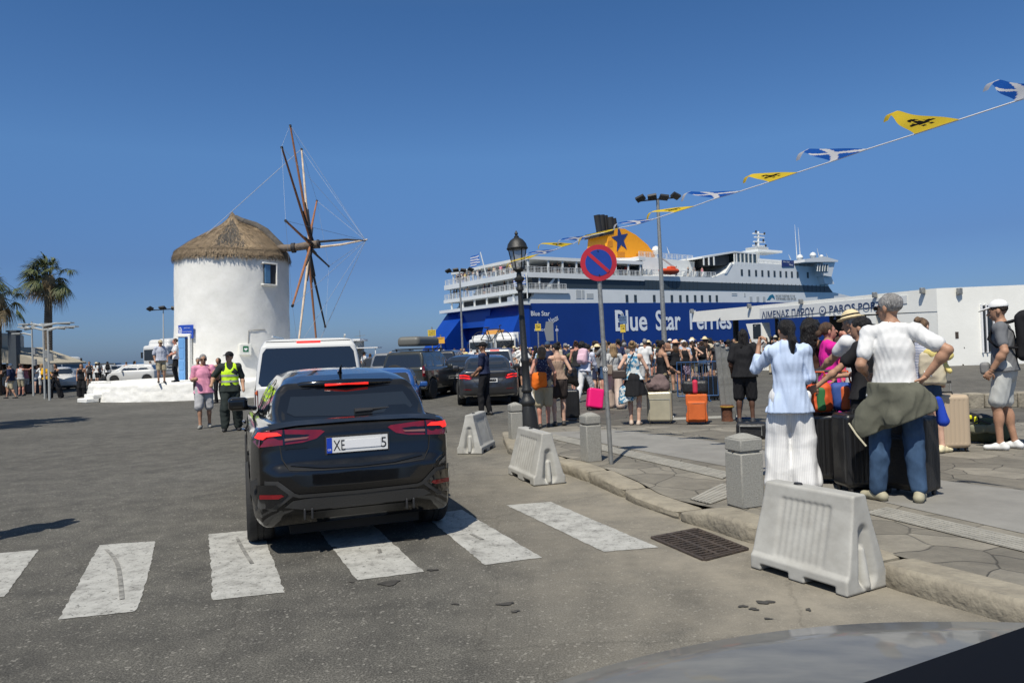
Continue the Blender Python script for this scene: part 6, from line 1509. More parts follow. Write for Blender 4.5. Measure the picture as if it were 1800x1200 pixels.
# black lamp post
M_lp = mat('black_cast_iron', (.016, .017, .017), .5, bump=.3, bs=40)
lp0 = foot(931, 757, .1); lpt = at(907, 405, lp0.y); dlt = Vector((lpt.x - lp0.x, 0, 0))
tl_a = math.atan2(lpt.x - lp0.x, lpt.z - lp0.z)
lamp = empty('street_lamp', lp0, 0, 'black cast-iron lamp post with glass lantern beside the pavement edge', 'street lamp', tilt=tl_a)
LH = (lpt - lp0).length
mb = MB(); mb.lathe([(.19, 0), (.19, .03), (.17, .05), (.15, .30), (.115, .46), (.14, .50), (.145, .54), (.12, .58), (.085, .64), (.075, .70), (.10, .73), (.10, .76), (.075, .80), (.068, 1.25), (.08, 1.27), (.08, 1.31), (.065, 1.34), (.052, 2.15), (.045, LH - 1.12), (.07, LH - 1.10), (.07, LH - 1.06), (.05, LH - 1.03), (.05, LH - .95), (.09, LH - .92), (.095, LH - .88), (.05, LH - .85), (.045, LH - .80), (.03, LH - .74)], 20)
for k in range(10): a = k * .628; mb.beam((.165 * math.cos(a), .165 * math.sin(a), .05), (.118 * math.cos(a), .118 * math.sin(a), .45), .016)
mb.build('post', M_lp, lamp, 40)
z0 = LH - .72
mb = MB(); mb.lathe([(.05, z0 - .05), (.11, z0), (.10, z0 + .03), (.08, z0 + .03)], 12)
for k in range(6): a = k * math.pi / 3; mb.beam((.10 * math.cos(a), .10 * math.sin(a), z0 + .02), (.165 * math.cos(a), .165 * math.sin(a), z0 + .38), .016)
lan = mb.build('lantern', M_lp, lamp, 30)
mb = MB(); mb.lathe([(.19, z0 + .37), (.20, z0 + .39), (.185, z0 + .41), (.17, z0 + .47), (.12, z0 + .54), (.06, z0 + .58), (.045, z0 + .585), (.045, z0 + .61), (.02, z0 + .63), (.035, z0 + .66), (.02, z0 + .69), (.004, z0 + .72)], 20); mb.build('lantern_cap', M_lp, lan, 40)
mb = MB(); mb.lathe([(.095, z0 + .03), (.158, z0 + .37)], 6); mb.build('lantern_glass', mat('cloudy_glass', (.36, .37, .36), .3, alpha=.55), lan, 20)
# no-parking sign
M_red = mat('sign_red', (.45, .02, .035), .4, var=.15, vs=3); M_bl = mat('sign_blue', (.012, .05, .30), .4, var=.2, vs=2)
sb = foot(1075, 817, .13); spt = at(1052, 462, sb.y)
sg_ = empty('traffic_sign', sb, 0, 'round no-parking sign, blue with a red rim and bar, on a grey pole', 'traffic sign', tilt=math.atan2(spt.x - sb.x, spt.z - sb.z)); SH = (spt - sb).length
mb = MB(); mb.cyl((0, .03, 0), (0, .03, SH + .18), .028, .028, 14); mb.build('pole', M_grey, sg_)
Mx = Matrix.Translation((0, -.012, SH)) @ Matrix.Rotation(R(90), 4, 'X')
def disc(r0, r1, z, n=48): return [(r0 * math.cos(a), r0 * math.sin(a)) for a in np.linspace(0, 2 * math.pi, n, endpoint=False)]
mb = MB(); mb.prism(disc(.226, 0, 0), -.012, 0, Mx); pl = mb.build('sign_plate', M_red, sg_, 40)
mb = MB(); mb.prism(disc(.165, 0, 0), 0, .003, Mx); mb.build('sign_face', M_bl, pl, 40)
mb = MB(); mb.prism([(-.135, .105), (-.105, .135), (.135, -.105), (.105, -.135)], .003, .006, Mx); mb.build('sign_bar', M_red, pl, 40)
mb = MB();
for y in (.15, -.15): mb.cyl(Mx @ Vector((0, y, 0)), Mx @ Vector((0, y, .012)), .008, .008, 8)
mb.build('bolt', M_trim, pl)
mb = MB(); Ms = Matrix.Translation((0, -.002, SH - 1.32)) @ Matrix.Rotation(R(90), 4, 'X'); mb.prism(disc(.028, 0, 0, 20), -.004, .004, Ms, 0); mb.prism(disc(.021, 0, 0, 20), .004, .005, Ms, 1); mb.prism(disc(.013, 0, 0, 20), .005, .006, Ms, 0); mb.build('sticker', [M_swhite, M_trim], sg_)
# tall light mast
def mast(px, ptop, Y, zb, label, r=.1, heads=4, n='light_mast', ptx=None, group=None):
 t = at(ptx or px, ptop, Y); bx = at(px, 640, Y); e = empty(n, (bx.x, Y, zb), 0, label, 'light mast', group, tilt=math.atan2(t.x - bx.x, t.z - zb)); H = t.z - zb
 MB().cyl((0, 0, 0), (0, 0, H), r, r * .55, 12).build('pole', M_grey if r > .09 else mat('white_pole', (.55, .56, .55), .5), e)
 mb = MB(); w = 1.0
 mb.beam((-w, 0, H), (w, 0, H + .1), .07)
 for k in range(heads):
  x = -w + 2 * w * k / (heads - 1); Mx = Matrix.Translation((x, -.15, H + .12 + .05 * (k % 2))) @ Matrix.Rotation(R(-35), 4, 'X') @ Matrix.Rotation(.4 * (k - 1.5), 4, 'Z'); mb.box((0, 0, 0), (.5, .35, .14), Mx)
 mb.build('floodlight_head', M_trim, e); return e
mast(1170, 352, 42, 0, 'tall grey light mast with four floodlights in the middle of the crowd', .16, ptx=1156)
mast(814, 478, 66, 0, 'white light mast standing before the blue stern of the ferry', .11, 4, ptx=808)
mast(287, 545, 60, 0, 'slim white light mast left of the windmill beside the lorry', .07, 3)
# road signs standing in the crowd
def rsign(px, Y, kind, label, name='road_sign', pz=None):
 b_ = at(px, 640, Y); e = empty(name, (b_.x, Y, 0), 0, label, 'sign'); zt = at(px, kind[0][1], Y).z + .3
 MB().cyl((0, .05, 0), (0, .05, zt), .035, .035, 8).build('pole', M_grey, e)
 for (k, y, w, h, m, t) in kind:
  z = at(px, y, Y).z; mb = MB(); Mx = Matrix.Translation((0, 0, z)) @ Matrix.Rotation(R(90), 4, 'X'); wm, hm = w * Y / F, h * Y / F
  if k == 'box': mb.box((0, 0, 0), (wm, hm, .03), Mx)
  elif k == 'disc': mb.prism(disc(wm / 2, 0, 0, 24), -.015, .015, Mx)
  elif k == 'arrow': mb.prism([(-wm / 2, 0), (-wm * .3, -hm / 2), (wm / 2, -hm / 2), (wm / 2, hm / 2), (-wm * .3, hm / 2)], -.015, .015, Mx)
  p = mb.build('sign_plate', m, e)
  if k == 'disc':
   mb = MB(); mb.prism(disc(wm * .40, 0, 0, 24), .015, .018, Mx); mb.build('sign_face', M_bl, p); mb = MB()
   for s_ in (-1, 1): mb.prism([(-wm * .3, s_ * wm * .24), (-wm * .24, s_ * wm * .3), (wm * .3, -s_ * wm * .24), (wm * .24, -s_ * wm * .3)], .018 + .001 * s_, .021 + .001 * s_, Mx)
   mb.build('sign_cross', M_swhite, p)
  for j, tt in enumerate(t): text('lettering', tt, .3, Mx @ Matrix.Translation((0, hm * (.28 - .28 * j), .02)), M_ptext, p, width=wm * .8, height=hm * .16, bold=.004)
 return e
M_ys = mat('sign_yellow', (.72, .52, .06), .5, var=.1); M_ors = mat('sign_orange', (.80, .42, .05), .5, var=.1); M_gsn = mat('sign_grey_back', (.20, .21, .22), .5); M_bsn = mat('sign_pale_blue', (.10, .17, .30), .5)
rsign(761, 38, [('box', 585, 14, 11, M_ys, ['STOP', 'CHECK', 'GATE 2']), ('disc', 596.5, 11, 11, M_swhite, [])], 'yellow board above a round blue crossed sign before the stern', name='road_sign')
rsign(776, 38.6, [('box', 598, 14, 11, M_ors, ['EXIT'])], 'square orange board right of the round crossed sign')
rsign(948, 36, [('box', 575, 10, 12, M_ys, ['GATE', '3'])], 'small yellow board before the ferry name lettering')
rsign(967, 33, [('arrow', 582, 16, 34, M_gsn, [])], 'tall grey arrow-shaped board seen from behind in the crowd')
rsign(981, 48, [('disc', 580, 5, 11, M_swhite, [])], 'small oval sign on the blue hull side of the grey arrow board')
rsign(1097, 34, [('arrow', 562, 15, 14, M_bsn, ['PORT', 'AUTH.']), ('box', 577, 9, 14, M_ys, ['GATE', '4'])], 'pale blue arrow board with a yellow board under it in the crowd')
# steel posts with rusty base, crowd barriers
bp = foot(1279, 740, .0); e = empty('mooring_bollard', bp, 0, 'rusty orange-brown iron mooring bollard on the quay', 'bollard')
MB().lathe([(.12, 0), (.115, .02), (.10, .08), (.10, .26), (.135, .28), (.135, .31), (.12, .325)], 20).build('post', mat('rust', (.16, .055, .022), .85, bump=.8, bs=30, vs=7, col2=(.07, .03, .018)), e)
MB().lathe([(.137, .285), (.14, .29), (.14, .308), (.137, .312)], 20).build('painted_rim', mat('old_yellow', (.45, .28, .04), .7, var=.4, vs=20), e)
for k, (px, pt) in enumerate(((1268, 605), (1277, 608), (1284, 613))):
 t = at(px - 6, pt, bp.y + .15 + .1 * k); b_ = foot(px + 1, 735); e = empty('steel_post', (at(px + 4, 700, bp.y + .15 + .1 * k).x, bp.y + .15 + .1 * k, 0), 0, ['leftmost of the three galvanised posts behind the rusty bollard', 'middle of the three galvanised posts behind the rusty bollard', 'rightmost of the three galvanised posts behind the rusty bollard'][k], 'post', 'galvanised posts', tilt=-.06)
 mb = MB(); mb.box((0, 0, t.z / 2), (.10, .06, t.z)); mb.build('upright', M_grey, e); MB().cyl((0, 0, t.z), (0, 0, t.z + .04), .06, .05, 10).build('cap', M_grey, e)
M_blb = mat('blue_rail_paint', (.03, .09, .22), .5)
def crowd_rail(p0, p1, label):
 a = foot(*p0); b_ = foot(*p1); d = b_ - a; L = d.length; e = empty('crowd_barrier', a, math.atan2(d.y, d.x), label, 'barrier', 'blue steel crowd barriers')
 mb = MB(); mb.tube([(0, 0, .15), (0, 0, 1.08), (L, 0, 1.08), (L, 0, .15), (0, 0, .15)], .02, 8); MBt = mb.build('frame', M_blb, e)
 mb = MB()
 for k in range(1, int(L / .12)): mb.cyl((k * .12, 0, .16), (k * .12, 0, 1.06), .007, .007, 5)
 mb.build('bars', M_blb, e); mb = MB()
 for x in (.25, L - .25): mb.beam((x, -.25, .02), (x, .25, .02), .03); mb.beam((x, 0, .02), (x, 0, .15), .03)
 mb.build('foot', M_blb, e)
crowd_rail((1192, 706), (1263, 704), 'blue crowd barrier left of the galvanised posts, luggage behind it'); crowd_rail((1297, 738), (1304, 700), 'blue crowd barrier end-on behind the man in black with dreadlocks')
# ================================================================ bunting
M_pw = mat('pennant_white', (.66, .66, .68), .8); M_pb = mat('pennant_blue', (.015, .10, .42), .8); M_py = mat('pennant_yellow', (.80, .58, .05), .8); M_pk = mat('pennant_black', (.02, .02, .02), .8)
for m_ in (M_pw, M_pb, M_py):                      # thin cloth lets the sun through
 n_, l_, b_ = tex(m_); t_ = n_.new('ShaderNodeBsdfTranslucent'); t_.inputs[0].default_value = b_.inputs['Base Color'].default_value; x_ = n_.new('ShaderNodeMixShader'); x_.inputs[0].default_value = .6
 l_.new(b_.outputs[0], x_.inputs[1]); l_.new(t_.outputs[0], x_.inputs[2]); l_.new(x_.outputs[0], n_['Material Output'].inputs[0])
def eagle(u, v):
 """black double-headed bird in the unit square"""
 x, y = abs(u - .5) * 2, (v - .5) * 2
 if x * x / .012 + (y - .0) ** 2 / .35 < 1: return True                         # body
 if (x - .22) ** 2 + (y - .68) ** 2 < .022: return True                          # heads
 if .18 < x < .36 and abs(y - .66) < .07: return True
 if y < .5 - .25 * x and y > -.35 + .5 * x and .1 < x < .92 and not (math.sin(x * 26) > .45 and y < .15): return True   # wings
 if x < .32 - .1 and -.85 < y < -.5: return True
 if abs(x - .38) < .06 and -.75 < y < -.35: return True
 return False
def pennant(px0, py0, px1, py1, sx, sy, curl, kind, Y0, Y1, label, sc=1.0, tipcurl=1.0):
 """hoist from (px0,py0) to (px1,py1) along the line; tail pulled by the wind to (sx,sy)"""
 A = at(px0, py0, Y0); B = at(px1, py1, Y1); T = at(sx, sy, (Y0 + Y1) / 2 + .15); NX, NY = 44, 20
 rows = []; mid_ = (A + B) / 2; ax = (T - mid_); Lx = ax.length; axn = ax.normalized(); h = B - A; up = Vector((0, 0, 1))
 for j in range(NY + 1):
  row = []
  for i in range(NX + 1):
   u = i / NX; w = (1 - u * .97); p = mid_ + h * (j / NY - .5) * w + axn * Lx * u
   p += up * (curl * Lx * (math.sin(u * 5.2 + (j / NY - .5) * .6) * u * .9)) + Vector((0, -1, 0)) * (Lx * .13 * math.sin(u * 8 + 1.0 + j * .05) * u)
   if u > .78: t = (u - .78) / .22; p += up * (-.16 * Lx * t * t * tipcurl) - axn * Lx * .10 * t * t
   row.append(tuple(p - A))
  rows.append(row)
 mi = []
 for j in range(NY):
  for i in range(NX):
   u = (i + .5) / NX; v = (j + .5) / NY
   if kind == 'y': mi.append(1 if .10 < u < .48 and .12 < v < .88 and eagle((v - .12) / .76, 1 - (u - .10) / .38) else 0)
   else:
    w = .5 * (1 - u * .97); c = abs(u - .28) * 1.5; yv = abs(v - .5); mi.append(1 if (abs(yv - c * 1.1) < .13 and u < .62) or u > .80 else 0)
 mb = MB(); mb.grid(rows); mb.m = mi; o = mb.build('pennant', [M_py, M_pk] if kind == 'y' else [M_pb, M_pw], None, 180)
 o.location = A; tag(o, label, 'pennant', 'yellow pennants with a black emblem' if kind == 'y' else 'blue and white pennants'); return A, B
PN = [ # hoist right end (on the line), hoist left/lower point, tail
 ((1870, 152), (1786, 178), (1722, 140), .03, 'w', 5.2, 5.5, 'blue and white pennant cut by the right edge of the photo'),
 ((1688, 210), (1608, 236), (1547, 194), .02, 'y', 5.9, 6.3, 'largest yellow pennant with a black double-headed bird, top right'),
 ((1526, 262), (1462, 284), (1392, 262), .05, 'w', 6.8, 7.2, 'blue and white pennant with curled white tail right of the light mast'),
 ((1403, 303), (1352, 320), (1300, 306), .06, 'y', 7.7, 8.1, 'yellow pennant with a hooked tail between two blue and white ones'),
 ((1302, 336), (1258, 349), (1190, 338), .02, 'w', 8.5, 8.9, 'flat blue and white pennant just above and right of the light mast head'),
 ((1222, 362), (1186, 373), (1130, 372), .05, 'y', 9.3, 9.7, 'yellow pennant crossing the top of the tall grey light mast'),
 ((1153, 384), (1122, 394), (1072, 392), .05, 'w', 10.0, 10.3, 'blue and white pennant over the top of the ferry funnel'),
 ((1092, 400), (1066, 408), (1010, 418), .04, 'y', 10.6, 10.9, 'yellow pennant before the left side of the ferry funnel'),
 ((1040, 414), (1018, 423), (975, 420), .05, 'w', 11.2, 11.4, 'blue and white pennant left of the ferry funnel'),
 ((1008, 428), (988, 434), (940, 426), .05, 'y', 11.7, 11.9, 'yellow pennant between the lamp post and the ferry funnel'),
 ((978, 438), (958, 446), (918, 444), .06, 'w', 12.2, 12.4, 'blue and white pennant just right of the lantern'),
 ((948, 446), (930, 454), (885, 462), .05, 'y', 12.8, 13.0, 'small yellow pennant tangled at the lamp post neck')]
line = []
for (a, b_, t, cu, k, Y0, Y1, lb) in PN:
 A, B = pennant(a[0], a[1], b_[0], b_[1], t[0], t[1], cu, k, Y0, Y1, lb); line += [A, B]
line = [at(2350, 20, 3.6)] + line + [at(909, 462, lp0.y - .05)]
tag(MB().tube(line, .006, 5).build('bunting_line', mat('white_cord', (.6, .6, .62), .8)), 'thin white cord strung from upper right to the lamp post, carrying the pennants', 'cord')
# ================================================================ port building
cA = gp(1652, 656); cA.z = 0; farp = at(1218, 600, 45.5); farp.z = 0; dB = (farp - cA).normalized(); nB = Vector((dB.y, -dB.x, 0))
if nB.y > 0: nB = -nB
H0 = at(1637, 507, cA.y).z; H1 = at(1218, 548, 45.5).z; LB = (farp - cA).length
bl = empty('port_building', cA, math.atan2(dB.y, dB.x), 'white flat-roofed port terminal with numbered openings and a name board', 'building')
# local: x along the facade (away), y towards ... z up ; outward side
BI = bl.matrix_basis.inverted(); BIr = Matrix.LocRotScale(cA, Matrix.Rotation(math.atan2(dB.y, dB.x), 3, 'Z').to_quaternion(), None).inverted()
outy = (BIr.to_3x3() @ nB).y; sy_ = 1 if outy > 0 else -1
def bf(px, py, y=0.0):
 o, d = ray(px, py); o = BIr @ o; d = BIr.to_3x3() @ d; t = (y - o.y) / d.y; p = o + d * t; return (p.x, p.z)
def bslab(name, poly, y0, y1, m, parent=bl):
 mb = MB(); Mx = Matrix(((1, 0, 0, 0), (0, 0, 1, 0), (0, 1, 0, 0), (0, 0, 0, 1))); mb.prism(poly, y0, y1, Mx); o = mb.build(name, m, parent, 30)
 bm = bmesh.new(); bm.from_mesh(o.data); bmesh.ops.recalc_face_normals(bm, faces=bm.faces); bm.to_mesh(o.data); bm.free(); finish(o.data, 30); return o
f_ = lambda y: sy_ * y
xs2 = [bf(px, 600)[0] for px in (1575, 1532, 1424, 1410, 1338, 1325, 1218)]
hz = lambda x: H0 + (H1 - H0) * x / LB
def fb(x): return hz(x) - .95                                        # underside of the fascia
bslab('fascia', [(0, fb(0)), (LB, H1 - .62), (LB, H1), (0, H0)], f_(-.35), f_(0), M_bldg)
bslab('roof', [(0, H0 - .25), (LB, H1 - .25), (LB, H1 - .05), (0, H0 - .05)], f_(-7), f_(-.35), M_bldg)
for a, b_ in ((0, xs2[0] - .0), (xs2[1] - .25, xs2[1] + .25), (xs2[3] - .2, xs2[2]),): bslab('pier', [(a, 0), (b_, 0), (b_, fb(b_)), (a, fb(a))], f_(-.6), f_(-.02), M_bldg)
bslab('slanted_pier', [(xs2[4] - .35, 0), (xs2[4] + .1, 0), (xs2[5] + .6, fb(xs2[5])), (xs2[5] - .6, fb(xs2[5]))], f_(-.6), f_(-.02), M_bldg)
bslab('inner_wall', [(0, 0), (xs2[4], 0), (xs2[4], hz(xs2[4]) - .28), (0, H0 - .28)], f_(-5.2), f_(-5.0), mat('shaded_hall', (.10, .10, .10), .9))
for x in (LB - 1.0, LB - 4.6): MB().cyl((x, f_(-2.5), 0), (x, f_(-2.5), H1 - .3), .18, .18, 12).build('canopy_column', M_trim, bl)
ox = bf(1590, 570)[0]
# side wall towards the camera's right
mb = MB(); Rw = BIr @ Vector((cA.x + 16, cA.y + .4, 0)); a0 = Vector((0, 0, 0)); d3 = (Rw - a0); d3.z = 0; nW = Vector((d3.y, -d3.x, 0)).normalized()
mb.add([a0, Rw, Rw + Vector((0, 0, H0 + .1)), a0 + Vector((0, 0, H0))], [(0, 1, 2, 3)]);
mb.add([a0, Vector((0, f_(-7), 0)), Vector((0, f_(-7), H0 - .02)), Vector((0, 0, H0 - .02))], [(0, 1, 2, 3)])
mb.add([a0 + Vector((0, 0, H0 - .02)), Rw + Vector((0, 0, H0 + .05)), Rw + Vector((3, f_(-6), H0)), Vector((0, f_(-7), H0 - .02))], [(0, 1, 2, 3)])
sw = mb.build('side_wall', M_bldg, bl, 30)
def wallp(px, py):                                                    # a point of the side wall at a pixel
 P = cA.copy(); N = Matrix.LocRotScale(cA, Matrix.Rotation(math.atan2(dB.y, dB.x), 3, 'Z').to_quaternion(), None).to_3x3() @ nW; return BIr @ on_plane(px, py, P, N), N
wn = BIr.to_3x3() @ Vector((0, -1, 0))
for i, (px, py) in enumerate(((1684, 512), )):
 p, N = wallp(px, py); mb = MB(); mb.box((0, 0, 0), (.14, .22, .26), Matrix.Translation(p + wn * .1)); bev(mb.build('wall_lamp', M_grey, bl), .02)
for px in (1625, 1541 + 0, 1411, 1320, 1219):
 x, z = bf(px, 515 + (1625 - px) * .085); mb = MB(); mb.box((x, f_(.12), z + .1), (.13, .22, .24)); bev(mb.build('wall_lamp', M_grey, bl), .02)
# windows in the side wall and the dark one by the corner
p, N = wallp(1735, 575); q, _ = wallp(1728, 612); r_, _ = wallp(1746, 532)
mb = MB(); mb.box((0, 0, 0), (.42, .1, 1.9), Matrix.Translation(wallp(1735, 577)[0] + wn * .0) @ Matrix.Rotation(math.atan2(d3.y, d3.x), 4, 'Z')); mb.build('window', M_glass, sw)
mb = MB()
for dx in (-.24, -.06, .24): mb.box((dx, 0, 0), (.045, .16, 2.0), Matrix.Translation(wallp(1735, 577)[0] + wn * .02) @ Matrix.Rotation(math.atan2(d3.y, d3.x), 4, 'Z'))
mb.build('window_frame', M_swhite, sw)
a = bf(1578, 600)[0]; b2 = bf(1600, 600)[0]
bslab('window', [(min(a, b2) , 1.15), (max(a, b2), 1.15), (max(a, b2), 2.0), (min(a, b2), 2.0)], f_(-.01), f_(.01), M_glass)
mb = MB()
for t in (0, .5, 1): x = a + (b2 - a) * t; mb.box((x, f_(.03), 1.57), (.05, .05, .9))
mb.box(((a + b2) / 2, f_(.03), 1.57), (abs(a - b2), .045, .05)); mb.build('window_frame', M_grey, bl)
mb = MB(); p = wallp(1683, 590)[0];
for (px, py, w, h) in ((1682, 589, .14, .28), (1768, 536, .10, .25), (1693, 643, .06, .15), (1695, 611, .03, .05)): mb.box((0, 0, 0), (w, .02, h), Matrix.Translation(wallp(px, py)[0] + wn * .0) @ Matrix.Rotation(math.atan2(d3.y, d3.x), 4, 'Z'))
mb.build('wall_stain', M_iron, sw)
# name board
def btext(t, px0, px1, py, hpx, m, y=.05):
 x0, x1 = bf(px0, py)[0], bf(px1, py)[0]; x = (x0 + x1) / 2; z = bf((px0 + px1) / 2, py)[1]; w = abs(x1 - x0); h = abs(bf((px0 + px1) / 2, py - hpx / 2)[1] - bf((px0 + px1) / 2, py + hpx / 2)[1])
 sl = math.atan2(H1 - H0, LB)
 # local +x runs away to the left in the picture, so turn the text round to read from outside
 xa = Vector((-math.cos(sl), 0, -math.sin(sl))); za = Vector((0, sy_, 0)); Mx = frame((x, f_(y), z), xa, za); return text('name_lettering', t, 1, Mx, m, bl, width=w, height=h, bold=.012)
M_nv = mat('navy_lettering', (.03, .055, .14), .5); M_bd = mat('grey_name_board', (.66, .67, .66), .6)
q = [bf(1336, 561), bf(1595, 533), bf(1595, 519), bf(1336, 542)]
bslab('name_board', q, f_(.01), f_(.03), M_bd)
btext('ΛΙΜΕΝΑΣ ΠΑΡΟΥ', 1340, 1433, 550, 13, M_nv); btext('PAROS PORT', 1459, 1551, 539.5, 13, M_nv)
for t, px, py in (('4', 1265, 562), ('3', 1370, 563.5), ('2', 1468, 557), ('1', 1553, 551)): btext(t, px - 2, px + 3, py, 8, M_nv, .01 + .03)
c_ = bf(1447, 545.5); mb = MB(); Mx = frame((c_[0], f_(.05), c_[1]), Vector((-1, 0, 0)), Vector((0, sy_, 0))); mb.prism(disc(.21, 0, 0, 24), -.01, 0, Mx, 0); mb.prism(disc(.16, 0, 0, 24), 0, .005, Mx, 1); mb.prism([(-.09, .05), (0, .0), (.09, .05), (.05, -.08), (-.05, -.08)], .005, .01, Mx, 0); mb.build('port_emblem', [M_nv, M_bd], bl)
# ================================================================ palms and left side
M_fr = mat('palm_frond', (.055, .085, .028), .6, vs=2, col2=(.12, .13, .05), var=.3); M_frd = mat('dry_frond', (.20, .15, .08), .8, var=.3)
M_trk = mat('palm_trunk', (.15, .12, .09), .95, bump=1, bs=12, var=.4, vs=5)
def palm(px, py, ptop, Y, label, seed, H=None, wind=.5, lean=.0):
 rr = random.Random(seed); b_ = at(px, py, Y); t = at(px, ptop, Y); e = empty('palm_tree', (b_.x, Y, 0), 0, label, 'palm tree', 'palm trees', tilt=R(2)); H = t.z
 mb = MB(); rings = 46
 for k in range(rings):
  z0 = (H - .1) * k / rings; z1 = (H - .1) * (k + 1) / rings; r0 = .27 - .09 * k / rings; mb.lathe([(r0 * 1.0, z0), (r0 * 1.08, z1 - .02), (r0 * .94, z1)], 14)
 mb.build('trunk', M_trk, e, 30)
 mb = MB(); mb.lathe([(.2, H - .9), (.34, H - .4), (.36, H - .1), (.2, H + .15)], 12)
 for k in range(70):
  a = rr.uniform(0, 6.28); z = H - .1 - rr.random() * .7; L = rr.uniform(.3, .9); o = Vector((math.cos(a), math.sin(a), 0)); mb.beam(o * .25 + Vector((0, 0, z)), o * (.32 + rr.random() * .25) + Vector((0, 0, z - L)), .03, .02)
 mb.build('skirt', M_frd, e, 180)
 v = []; f = []; mi = []
 for k in range(58):
  a = rr.uniform(0, 6.283); el = rr.uniform(-.75, 1.45); d = Vector((math.cos(a) * math.cos(el), math.sin(a) * math.cos(el), math.sin(el)))
  d = (d + Vector((-wind, 0, .0))).normalized(); Ls = rr.uniform(.65, 1.05); p0 = Vector((0, 0, H)) + d * .15; p1 = p0 + d * Ls; dry = el < -.45
  mbx = len(v); q = MB().tube([p0, p1], [.02, .012], 4); v += [Vector(x) for x in q.v]; f += [tuple(i + mbx for i in t_) for t_ in q.f]; mi += [1 if dry else 0] * len(q.f)
  # fan leaf: blades radiating from p1, drooping, streaming with the wind
  s_ = d.cross(Vector((0, 0, 1))); s_ = s_.normalized() if s_.length > .1 else Vector((0, 1, 0)); nb_ = 22
  for i in range(nb_):
   t_ = (i / (nb_ - 1) - .5) * 2; ang = t_ * 1.45; bd = (d * math.cos(ang) + s_ * math.sin(ang)).normalized(); Lb = rr.uniform(.75, 1.0) * (1 - .25 * abs(t_)); w = s_.cross(bd).cross(bd); w = Vector((0, 0, 1)).cross(bd).normalized() * .024
   pts = []
   for u in (0, .35, .7, 1.0): pts.append(p1 + bd * Lb * u + Vector((-wind * .28 * u * u, 0, -(.42 + .2 * rr.random()) * u * u * (1.0 if not dry else 1.4))))
   n0 = len(v)
   for pt, ww in zip(pts, (.6, 1.1, .8, .1)): v += [pt - w * ww, pt + w * ww]
   for j in range(3): f.append((n0 + 2 * j, n0 + 2 * j + 1, n0 + 2 * j + 3, n0 + 2 * j + 2)); mi.append(1 if dry else 0)
 mesh_obj('crown', v, f, [M_fr, M_frd], e, 180, mi)
palm(84, 690, 487, 46, 'tall fan palm with a wind-blown crown at the left of the road', 4)
palm(-6, 690, 520, 42, 'fan palm cut off by the left edge of the photo', 9)
# slanting fan-palm whose shadow falls over the road from outside the frame
palm(-130, 700, 470, 18.5, 'fan palm standing just outside the left edge', 12)
# street lights with solar arms
def arm_light(px, ptop, Y, label, arms):
 b_ = at(px, 690, Y); t = at(px, ptop, Y); e = empty('street_light', (b_.x, Y, 0), 0, label, 'street light', 'street lights near the palm')
 m = mat('pale_pole', (.36, .37, .36), .5); MB().cyl((0, 0, 0), (0, 0, t.z), .055, .04, 10).build('pole', m, e); mb = MB()
 for dx, pz, L in arms: z = at(px, pz, Y).z; mb.tube([(0, 0, z), (L * .5, 0, z + .12), (L, 0, z + .05)], [.05, .05, .04], 6); mb.box((L * .85, 0, z + .12), (abs(L) * .5, .35, .06))
 mb.build('lamp_arm', m, e); mb = MB()
 for z in (t.z * .45, t.z * .6): mb.box((.15, -.05, z), (.14, .14, .35)); mb.beam((0, 0, z), (.15, 0, z), .03)
 mb.build('camera', M_grey, e)
arm_light(59, 565, 40, 'white street light with solar panels left of the palm trunk', [(0, 574, 1.1), (0, 589, -.9), (0, 578, -.6)])
arm_light(79, 570, 36, 'white street light with paired arms in front of the palm trunk', [(0, 573, 1.3), (0, 573, -1.0), (0, 580, 1.5), (0, 580, -.9)])
arm_light(87, 577, 34, 'thin white pole with cameras beside the palm trunk', [(0, 581, .8)])
# kiosk, awning and tank at far left
kb = at(20, 640, 40)
e = empty('kiosk', (kb.x - 2.6, 44, 0), 0, 'beige awning kiosk at the far left behind the people', 'kiosk')
mb = MB(); mb.prism([(-3.5, 2.35), (0.5, 2.75), (3.2, 1.75), (3.2, 1.65), (-3.5, 2.2)], -2, 2, Matrix.Rotation(R(90), 4, 'X')); mb.build('awning', mat('beige_canvas', (.38, .34, .26), .85, var=.15), e)
mb = MB()
for x in (-3, 0, 3): mb.beam((x, -1.8, 0), (x, -1.8, 1.9), .08); mb.beam((x, 1.8, 0), (x, 1.8, 2.0), .08)
mb.build('post', M_trim, e); MB().box((-1, 1.5, .9), (3.6, 1.2, 1.8)).build('counter', M_sd, e)
tk = empty('water_tank', (at(5, 600, 44).x, 44, 0), 0, 'pale tank on legs above the awning at the left edge', 'tank')
z = at(5, 600, 44).z; MB().lathe([(.05, z - 1.0), (1.0, z - 1.0), (1.05, z - .9), (1.05, z + .3), (.9, z + .45), (.05, z + .5)], 24).build('tank', mat('cream_tank', (.60, .56, .47), .6), tk); mb = MB()
for x in (-.7, .7):
 for y in (-.7, .7): mb.beam((x, y, 0), (x, y, z - 1), .08)
mb.build('leg', M_grey, tk)
pl = at(25, 600, 42); e = empty('chimney_post', (pl.x, 42, 0), 0, 'dark square column right of the pale tank', 'column'); mb = MB(); mb.box((0, 0, at(25, 582, 42).z / 2), (.45, .4, at(25, 582, 42).z)); mb.box((0, 0, at(25, 582, 42).z), (.6, .5, .1)); mb.build('shaft', mat('dark_column', (.05, .06, .07), .6), e)
